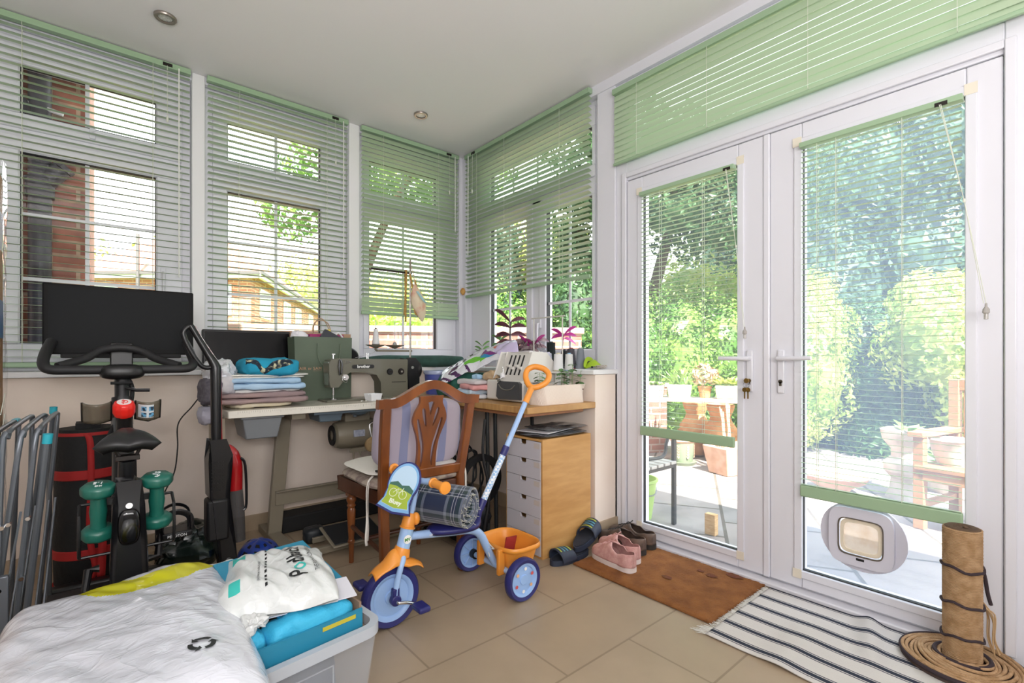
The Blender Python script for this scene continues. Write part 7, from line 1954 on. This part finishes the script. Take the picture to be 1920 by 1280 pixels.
# big white sack
sack_m = crinkle('white_sack', '#ced0d8', 5.5, .42, .25, .5, (1.0, 1.6, 1), 22)
t = thing('white_plastic_sack', 'big shiny white plastic sack with a yellow curve and a recycling mark', 'plastic sack', (.05, 1.35, .35))
Mk_ = Matrix.Translation((.035, 1.37, .345)) @ Matrix.Rotation(R(-4), 4, 'Z')
SX, SY = .245, .35
def sackq(x, y):
    return max(0, 1 - (abs(x) / SX) ** 8) ** .4 * max(0, 1 - (abs(y) / SY) ** 9) ** .4
def sackz(x, y):
    q = sackq(x, y)
    k = .108 + .022 * math.exp(-((x - .10) / .12) ** 2) - .012 * max(0, (-x - .08) / .2)
    wr = .010 * nz((x, y, 0), 6, 3) + .004 * nz((x * 1.5 + y, y * .8, 0), 17, 6)
    rg = 1 - abs(nz((x + .4 * y, y, 0), 7, 12)) * 2
    wr += .0035 * rg * max(0, min(1, (.18 - x) / .15)) + .002 * (1 - abs(nz((x, y * .6, 0), 19, 2)) * 2)
    return k * q + wr * min(1, q * 2)
def sack(u, v):
    x = (2 * u - 1) * SX; y = (2 * v - 1) * SY
    xo = x * (1 + .02 * math.sin(5 * v + 1)); yo = y * (1 + .05 * math.sin(3 * u))
    return Mk_ @ Vector((xo, yo, sackz(x, y)))
def sackm(u, v):
    x = (2 * u - 1) * SX; y = (2 * v - 1) * SY
    # yellow crescent near the far edge
    d = math.hypot(x - .05, (y - .32) / 1.0)
    if .065 < d < .155 and y > .10: return 1
    return 0
b = B(); b.surf(sack, 150, 150, mfn=sackm)
def sackb(u, v):
    x = (2 * u - 1) * SX; y = (2 * v - 1) * SY; q = sackq(x, y)
    return Mk_ @ Vector((x, y, -.02 * q - (.03 * max(0, (-x - .0) / SX) * q)))
b.surf(sackb, 40, 40)
b.done('sack', [sack_m, mat('sack_yellow', '#c9c51f', .25, coat=.3)], t, smooth=70)
# recycling mark: three bent arrows
b = B()
for k in range(3):
    a0 = R(90 + 120 * k); P = []
    for i in range(9):
        a = a0 - R(48) + R(80) * i / 8; P.append(((.020 + .0) * math.cos(a), .020 * math.sin(a)))
    L = []; 
    for i, (x, y) in enumerate(P):
        r = math.hypot(x, y); L += [(x * (r + .0045) / r, y * (r + .0045) / r), (x * (r - .0045) / r, y * (r - .0045) / r)]
    a = a0 + R(32); tip = (.020 * math.cos(a + R(26)), .020 * math.sin(a + R(26))); e1 = (.030 * math.cos(a), .030 * math.sin(a)); e2 = (.010 * math.cos(a), .010 * math.sin(a))
    allp = L + [e1, tip, e2]; n = len(L)
    vs = [Mk_ @ Vector((.135 + x, -.215 + y, sackz(.135 + x, -.215 + y) + .003)) for x, y in allp]
    b.add(vs, [(2 * i, 2 * i + 1, 2 * i + 3, 2 * i + 2) for i in range(8)] + [(n, n + 1, n + 2)])
b.done('recycling_mark', blk_ink, t, smooth=0)
b = B(); b.blob((.235, 1.64, .42), (.09, .05, .03), e=2.5, amp=.02, freq=14, seed=2, nu=40, nv=20); b.done('folded_top', mat('sack_printed', '#cfd0cf', .3, col2='#5a5a58', nscale=22, lo=.6, hi=.7), t, smooth=30)
# something under the sack on the floor left of the box
t = thing('cardboard_box', 'plain brown cardboard box under the left half of the white sack', 'box', (-.28, 1.3, 0))
b = B(); b.box(-.52, -.145, 1.12, 1.48, 0, .29); b.done('carton', mat('corrugated_card'), t, bevel=.003)
b = B(); b.box(-.52, -.145, 1.28, 1.32, .29, .2908); b.done('packing_tape', mat('packing_tape', '#b99a6a', .25), t)

# ================================================================ FLOOR CORNER THINGS
t = thing('bicycle_helmet', 'blue child-size vented helmet on the floor by the sewing table leg', 'helmet', (.63, 2.80, 0))
b = B()
def hel(u, v):
    a = 2 * PI * u; p = PI / 2 * v
    return (.63 + .095 * math.sin(p) * math.cos(a), 2.80 + .12 * math.sin(p) * math.sin(a), .012 + .088 * math.cos(p) + .006 * math.cos(6 * a) * math.sin(p))
b.surf(hel, 60, 16, cu=True, mfn=lambda u, v: 1 if (.3 < v < .8 and (u * 9 % 1) < .42 and (v * 2.2 % 1) > .25) else 0)
b.done('shell', [mat('helmet_blue', '#1f3f9c', .3, coat=.3), black_m], t, solid=.01)
# black long case against the wall
tag(B().box(.80, 1.50, 3.10, 3.25, 0, .10).done('black_case', black_m, bevel=.01), 'long low black case against the skirting under the table', 'case')
b = B(); b.blob((.93, 2.86, .045), (.06, .05, .045), e=3, amp=.01, freq=14, nu=24, nv=14); b.tube([(.97, 2.80, .05), (1.0, 2.78, .02), (.99, 2.75, .004), (.95, 2.72, .004)], .004, 7, smooth=4)
tag(b.done('foot_control', mat('dark_foot_control', '#1b2127', .5), smooth=40), 'dark foot control with its lead beside the treadle', 'foot control')
# dark green bag behind the vacuum
b = B(); b.blob((.33, 2.93, .10), (.13, .12, .11), e=2.6, amp=.04, freq=10, seed=6, nu=44, nv=24, low=.002); tag(b.done('dark_bag', mat('dark_green_vinyl', '#12201c', .25, coat=.3), smooth=30), 'dark shiny green bag slumped behind the vacuum', 'bag')
b = B(); b.blob((.17, 2.62, .055), (.12, .05, .04), e=2.2, amp=.02, freq=16, seed=3, nu=34, nv=18, low=.012); tag(b.done('black_shoe_bag', black_m, smooth=30), 'soft black bundle on the floor under the bike pedal', 'bundle')
# cables and bags beside the drawer unit
t = thing('cable_tangle', 'tangle of dark cables hanging under the side desk by the drawers', 'cables', (1.62, 2.45, 0))
cabm = mat('dark_cable', '#1e1f21', .45)
for r, cx_, cy_, cz_, ph in ((.14, 1.60, 2.42, .42, 0), (.11, 1.66, 2.36, .40, 1.2), (.17, 1.70, 2.40, .33, 2.1), (.10, 1.57, 2.46, .45, .5)):
    b = B(); P = []
    for i in range(28):
        a = i * .45 + ph; P.append((cx_ + r * .55 * math.cos(a) + .008 * math.sin(i), cy_ + .03 * math.sin(a * .5) + .01 * (i % 3), cz_ + r * math.sin(a)))
    P += [(P[-1][0] - .02, P[-1][1], .2), (P[-1][0] - .05, P[-1][1] - .04, .006)]
    b.tube(P, .006, 8, smooth=3); b.done('cable', cabm, t)
b = B(); b.tube([(1.69, 2.24, .70), (1.66, 2.22, .5), (1.69, 2.20, .3), (1.66, 2.2, .12), (1.64, 2.2, .006)], .009, 10, smooth=5); b.done('thick_cable', cabm, t)
b = B(); b.lathe([(.11, -.012), (.15, -.012), (.15, .012), (.11, .012), (.11, -.012)], (1.70, 2.30, .34), 44, ax='Y'); tag(b.done('cable_reel', cabm, smooth=40), 'black hoop of thick cable standing beside the drawer unit', 'cable reel')
b = B(); b.blob((1.62, 2.34, .12), (.14, .13, .12), e=2.6, amp=.04, freq=9, seed=3, nu=44, nv=24, low=.003); tag(b.done('dark_rucksack', mat('dark_navy_nylon', '#171b22', .6, bump=.3, bscale=50), smooth=30), 'dark navy rucksack under the desk beside the drawers', 'rucksack')
b = B(); b.box(1.50, 1.70, 2.50, 2.64, 0, .30); tag(b.done('black_equipment_case', black_m, bevel=.02), 'black equipment case standing under the side desk', 'case')
# ================================================================ BY THE DOOR
coir = mat('coir', '#a66b38', .95, col2='#8a562c', nscale=14, bump=.9, bscale=260)
t = thing('coir_doormat', 'worn brown coir doormat in front of the left door', 'doormat', (2.07, 1.33, 0))
b = B()
def coirf(u, v):
    x = 1.835 + .50 * u; y = .958 + .735 * v
    e = min(u, 1 - u, v, 1 - v) * 20
    return (x + .003 * nz((x, y, 0), 60), y + .003 * nz((y, x, 0), 60, 3), .006 + .012 * min(1, e) ** .5 + .0022 * nz((x, y, 0), 90, 1) + .004 * nz((x, y, 0), 5, 2))
b.surf(coirf, 110, 150); b.box(1.838, 2.332, .961, 1.69, .001, .008); b.done('pile', coir, t, smooth=60)
for (x, y, r) in ((2.04, 1.28, .016), (2.21, 1.15, .018), (2.29, 1.08, .026), (2.22, 1.21, .012)):
    P = [(x + r * (1 + .5 * nz((math.cos(a), math.sin(a), x), 1.4)) * math.cos(a), y + r * 1.5 * (1 + .5 * nz((math.cos(a), math.sin(a), y), 1.4)) * math.sin(a)) for a in [i * PI / 10 for i in range(20)]]
    b = B(); vs = [(p[0], p[1], .0215 + .004 * nz((p[0], p[1], 0), 5, 2)) for p in P]; b.add(vs, [tuple(range(20))])
    b.done('stain', mat('mat_stain', '#7a4230', .95, col2='#7a4a2a', nscale=40, bump=.8, bscale=260), t, smooth=0)
rnd = random.Random(8); b = B()
for i in range(1500):
    s = rnd.random()
    if s < .4: x, y = 1.835, rnd.uniform(.96, 1.69); dx, dy = -1, 0
    elif s < .7: x, y = rnd.uniform(1.84, 2.33), .958; dx, dy = 0, -1
    else: x, y = rnd.uniform(1.84, 2.33), rnd.uniform(.96, 1.69); dx, dy = rnd.uniform(-1, 1), rnd.uniform(-1, 1)
    z = rnd.uniform(.003, .016) if s < .7 else .018
    p = Vector((x, y, z)); q = p + Vector((dx * rnd.uniform(.002, .007), dy * rnd.uniform(.002, .007), rnd.uniform(-.001, .004)))
    w = Vector((.0008, .0008, .0004)); b.add([p - w, p + w, q], [(0, 1, 2)])
b.done('fibres', coir, t, smooth=0)['kind'] = 'stuff'

# striped rug, stripes run along Y
m, nt_, p = nodemat('rug_stripes')
pv = pos_uv(nt_, (1, 0, 0), (0, 1, 0)); sp = nt_.nodes.new('ShaderNodeSeparateXYZ'); nt_.links.new(pv, sp.inputs[0])
uvn = nt_.nodes.new('ShaderNodeUVMap'); uvn.uv_map = 'uv'; su = nt_.nodes.new('ShaderNodeSeparateXYZ'); nt_.links.new(uvn.outputs[0], su.inputs[0])
mu = nt_.nodes.new('ShaderNodeMath'); mu.operation = 'MULTIPLY_ADD'; mu.inputs[1].default_value = 5.4; mu.inputs[2].default_value = .30; nt_.links.new(su.outputs['X'], mu.inputs[0])
frc = nt_.nodes.new('ShaderNodeMath'); frc.operation = 'FRACT'; nt_.links.new(mu.outputs[0], frc.inputs[0])
r = nt_.nodes.new('ShaderNodeValToRGB'); r.color_ramp.interpolation = 'CONSTANT'; e = r.color_ramp.elements
seq = [(0, '#d8d4cf'), (.50, '#3a4152'), (.54, '#d8d4cf'), (.585, '#2c3344'), (.76, '#d8d4cf'), (.80, '#3a4152'), (.84, '#d8d4cf')]
e[0].position = 0; e[0].color = lin(seq[0][1]); e[1].position = seq[1][0]; e[1].color = lin(seq[1][1])
for q, cc in seq[2:]: x = e.new(q); x.color = lin(cc)
nt_.links.new(frc.outputs[0], r.inputs[0]); nt_.links.new(r.outputs[0], p.inputs['Base Color']); p.inputs['Roughness'].default_value = .95
n_ = nt_.nodes.new('ShaderNodeTexNoise'); n_.inputs['Scale'].default_value = 260; bp_ = nt_.nodes.new('ShaderNodeBump'); bp_.inputs['Strength'].default_value = .5; bp_.inputs['Distance'].default_value = .003
nt_.links.new(n_.outputs[0], bp_.inputs['Height']); nt_.links.new(bp_.outputs[0], p.inputs['Normal'])
t = thing('striped_rug', 'white woven rug with navy stripes in front of the right door', 'rug', (2.04, .3, 0))
def rugp(u, v):
    x = 1.745 + .585 * u + .015 * math.sin(2.4 * v + .5) * (1 - u); y = .935 - 1.55 * v
    x -= .03 * v * (1 - u)
    bumpz = .020 * math.exp(-((y - .50 - .25 * (x - 2.1)) / .035) ** 2) * max(0, (x - 1.95) / .4) + .008 * math.exp(-((y - .68) / .06) ** 2) * (1 - u)
    return (x, y, .006 + bumpz + .0015 * nz((x, y, 0), 8, 2))
b = B(); b.surf(rugp, 60, 160); b.done('weave', m, t, solid=.004, smooth=70)
rnd = random.Random(3); b = B()
for i in range(240):
    u = rnd.random(); p0 = Vector(rugp(u, 0)); L = rnd.uniform(.012, .026) * (1 + (1.2 if u < .12 else 0))
    q = p0 + Vector((rnd.uniform(-.012, .008) - (.02 if u < .1 else 0), L, rnd.uniform(-.002, .004) + 0))
    w = Vector((.0012, 0, 0)); b.add([p0 - w, p0 + w, q + w * .6, q - w * .6], [(0, 1, 2, 3)])
b.done('fringe', mat('rug_fringe', '#dcd9d2', .95), t, smooth=0, solid=.001)['kind'] = 'stuff'

# scratching post
rope = mat('sisal', '#c3a07a', .9, col2='#ab875f', nscale=40, bump=.5, bscale=200)
rope_d = mat('dark_rope', '#3a2e33', .9)
t = thing('scratching_post', 'sisal cat scratching post on a round coiled base by the right door', 'scratching post', (2.235, .275, 0))
PC = Vector((2.235, .275, 0))
b = B(); P = []; n = 1500
for i in range(n): a = i * .36; z = .030 + (.445) * i / n; P.append((PC.x + .050 * math.cos(a), PC.y + .050 * math.sin(a), z))
b.tube(P, .0026, 5); b.cyl((PC.x, PC.y, .01), (PC.x, PC.y, .476), .049, n=32); po = b.done('post', rope, t, smooth=60)
b = B(); b.lathe([(0, .476), (.020, .478), (.022, .480), (.042, .480), (.050, .474), (.050, .47)], (PC.x, PC.y, 0), 32); b.blob((PC.x - .01, PC.y - .01, .482), (.010, .008, .004), nu=10, nv=6); b.done('post_cap', mat('old_rope_cap', '#5f4a38', .9, bump=.5, bscale=150), po)
for z0 in (.115, .225, .345):
    b = B(); b.tube([(PC.x + .0545 * math.cos(a), PC.y + .0545 * math.sin(a), z0 + .006 * math.sin(a * 2 + z0 * 9) + .003 * math.sin(5 * a)) for a in [i * PI / 12 for i in range(24)]], .0045, 7, closed=True); b.done('dark_band', rope_d, po)
b = B(); b.tube([(PC.x + .04, PC.y - .045, .345), (PC.x + .065, PC.y - .05, .30), (PC.x + .075, PC.y - .055, .25), (PC.x + .085, PC.y - .062, .21)], .006, 8, smooth=6); b.done('loose_dark_rope', rope_d, t)
rnd = random.Random(6)
for k in range(7):
    b = B(); dx = rnd.uniform(.055, .085); dy = -rnd.uniform(.045, .075)
    b.tube([(PC.x + .045, PC.y - .04, .235 - .005 * k), (PC.x + dx, PC.y + dy, .17 + rnd.uniform(-.02, .02)), (PC.x + dx + rnd.uniform(-.01, .02), PC.y + dy, .10), (PC.x + dx + rnd.uniform(.0, .05), PC.y + dy - rnd.uniform(0, .02), .05)], .0022, 6, smooth=5); b.done('frayed_strand', mat('pale_sisal', '#c2a177', .9), t)
b = B(); b.lathe([(0, .003), (.158, .003), (.166, .012), (.160, .022), (0, .022)], (PC.x, PC.y, 0), 56); ba = b.done('base_board', mat('base_dark', '#4a3a34', .8), t)
b = B()
for k in range(10):
    r_ = .062 + k * .0105; z = .028 + .012 * math.exp(-((r_ - .06) / .04) ** 2) + .003 * math.sin(k * 1.7)
    b.tube([(PC.x + (r_ + .003 * math.sin(3 * a + k)) * math.cos(a), PC.y + (r_ + .003 * math.sin(3 * a + k)) * math.sin(a), z + .003 * math.sin(2 * a + k)) for a in [i * PI / 24 for i in range(48)]], .0058, 7, closed=True)
b.done('coiled_rope', rope, ba, smooth=60)
b = B()
for r_, z in ((.163, .026), (.072, .043)): b.tube([(PC.x + r_ * math.cos(a), PC.y + r_ * math.sin(a), z) for a in [i * PI / 24 for i in range(48)]], .0068, 7, closed=True)
b.done('dark_rope_ring', rope_d, ba)

# ---- shoes
def shoe(name, label, cat, loc, rz, L, Wd, H, sole_h, mats, group, lace=False, collar=.60, open_from=.42, toe=.55):
    """local: heel at y=0, toe at y=L; mats: upper, sole, inside, accent"""
    t = thing(name, label, cat, loc, rz, group=group, local=True)
    def hw(s):      # half width along 0 heel..1 toe
        return Wd / 2 * (.68 + .10 * math.sin(PI * min(s, .3) / .3 * .5) + .26 * math.sin(PI * max(0, (s - .25)) / .85)) * (max(0, 1 - ((s - .5) / .5) ** 10)) ** .5 * (1 - .28 * max(0, (s - .8) / .2) ** 2)
    def hz(s):
        K = [(0, .78), (.12, .74), (.28, .60), (.42, .82), (.52, .98), (.65, .78), (.8, .56), (.92, .44), (1, .22)]
        for (a, p), (c, q) in zip(K, K[1:]):
            if s <= c:
                f = (s - a) / (c - a); f = f * f * (3 - 2 * f); return sole_h + H * (p + (q - p) * f)
        return sole_h + H * .22
    out = []
    for i in range(28):
        s = .5 - .5 * math.cos(PI * i / 27); out.append((hw(s) * 1.06, s * L))
    ol_ = out + [(-x, y) for x, y in reversed(out)][1:-1]
    b = B(); pl_ = [(x, y) for x, y in ol_]
    b.prism(pl_, 0, sole_h, plane='XY'); so = b.done('sole', mats[1], t, bevel=.004, smooth=50)
    b = B()
    for sgn in (-1, 1):
        def up(u, v, sgn=sgn):
            s = u; w = hw(s) + .0005; h = hz(s)
            if s < open_from + .14:
                k = max(0, min(1, (open_from + .14 - s) / .20)); k = k * k * (3 - 2 * k)
                heel = max(0, 1 - s / .10)
                edge = w * .80 * k * (1 - heel * .6)
                drop = 0
                drop = 0
                h -= drop * k
            else: edge = 0
            a = v * PI / 2
            x = edge + (w - edge) * math.cos(a) ** .75
            z = sole_h * .9 + (h - sole_h * .9) * math.sin(a) ** .85
            if s < .02: x *= s / .02
            return (sgn * x, s * L * .985 + L * .008, z)
        b.surf(up, 40, 12)
    bm_ = b.done('upper', mats[0], t, solid=.004, smooth=60)
    b = B(); b.prism([(x * .86, y * .97 + .004) for x, y in ol_], sole_h, sole_h + .004, plane='XY'); b.done('insole', mats[2], t)
    if lace:
        b = B()
        for k in range(5):
            s = open_from + .12 + .055 * k; w = hw(s) * .42; z = hz(s) + .003
            b.tube([(-w, s * L, z - .006), (0, s * L + .004, z + .001), (w, s * L, z - .006)], .0024, 6, smooth=3)
        for sg in (-1, 1): b.tube([(0, (open_from + .12) * L, hz(.55) + .004), (sg * .018, (open_from + .10) * L, hz(.55) + .016), (sg * .028, (open_from + .14) * L, hz(.55) + .004)], .0022, 6, smooth=4)
        b.done('laces', mats[3], t)
        b = B()
        for sg in (-1, 1): b.tube([(sg * hw(s_) * .35, s_ * L, hz(s_) - .004) for s_ in [open_from + .10 + .06 * k for k in range(5)]], .0035, 6)
        b.done('eyestay', mats[0], t)
    return t
pinkm = mat('pink_mesh', '#d3a6a0', .85, col2='#c4918c', nscale=40, bump=.3, bscale=250); pinks = mat('white_pink_sole', '#dccfca', .6); pinki = mat('pink_lining', '#a88580', .9)
shoe('running_shoe', 'left-hand pale pink running shoe nearest the viewer on the coir mat', 'shoe', (1.955, 1.405, .021), R(-9), .285, .10, .080, .022, (pinkm, pinks, pinki, pinkm), 'pale pink running shoes', lace=True)
bpy.data.objects['running_shoe']['label'] = 'pale pink running shoe in front of its twin, toe beside the sandals'
shoe('running_shoe', 'pale pink running shoe behind its twin, next to the dark trail shoes', 'shoe', (2.055, 1.450, .021), R(-10), .285, .10, .080, .022, (pinkm, pinks, pinki, pinkm), 'pale pink running shoes', lace=True)
trm = mat('grey_trail_mesh', '#6b6a62', .7, col2='#4c4a46', nscale=30); trs = mat('brown_black_sole', '#2b2724', .7); tri = mat('black_lining', '#232123', .9, col2='#4a4745', nscale=9); tra = mat('taupe_leather', '#6e5a4e', .5, col2='#3f3531', nscale=18)
shoe('trail_shoe', 'grey and black trail shoe nearer the pink shoes, heel towards the viewer', 'shoe', (2.175, 1.495, .021), R(-2), .31, .10, .075, .024, (tra, trs, tri, trs), 'dark trail shoes', lace=True)
shoe('trail_shoe', 'grey and black trail shoe right against the door frame', 'shoe', (2.282, 1.505, .021), R(-1), .31, .10, .075, .024, (tra, trs, tri, trs), 'dark trail shoes', lace=True)
def slide(label, loc, rz, tilt=(0, 0)):
    L, Wd = .27, .10
    t = thing('slide_sandal', label, 'sandal', loc, rz, group='navy striped slide sandals', local=True)
    t.rotation_euler = (R(tilt[0]), R(tilt[1]), rz)
    pts = []
    for i in range(40):
        a = 2 * PI * i / 40; y = L / 2 + L / 2 * math.sin(a); s = y / L
        pts.append((Wd / 2 * math.cos(a) * (.86 + .16 * s), y))
    nv_ = mat('navy_foam', '#2c3446', .6)
    b = B(); b.prism(pts, 0, .024, plane='XY'); b.done('sole', nv_, t, bevel=.006, seg=3)
    b = B(); b.prism([(x * .86, (y - L / 2) * .92 + L / 2) for x, y in pts], .024, .027, plane='XY'); b.done('footbed', mat('dark_footbed', '#1f2431', .8), t, bevel=.001)
    def st(u, v, o=0): 
        a = PI * u; y = .135 + .095 * v + .012 * math.sin(PI * u)
        return (.052 * math.cos(a) * 1.02, y, .012 + (.055 + .008 * v + o) * math.sin(a) ** .8)
    b = B(); b.surf(lambda u, v: st(u, v), 28, 8); s_ = b.done('strap', nv_, t, solid=.006, smooth=70)
    for k, (v0, m_) in enumerate(((.10, mat('lime_stripe', '#a9b43c', .5)), (.32, mat('teal_stripe', '#4f93a8', .5)), (.54, mat('teal_stripe')), (.78, mat('lime_stripe')))):
        b = B(); b.surf(lambda u, v: Vector(st(.04 + .92 * u, v0 + .09 * v, .0042)), 24, 1); b.done('stripe', m_, s_, smooth=60)
slide('navy slide sandal with teal and lime stripes nearest the viewer', (2.01, 1.745, .001), R(88))
bpy.data.objects['slide_sandal']['label'] = 'navy striped slide sandal lying flat in front, its sole on the tiles'
slide('navy striped slide sandal propped on the other one against the drawers', (1.905, 1.735, .034), R(-72), (10, 0))
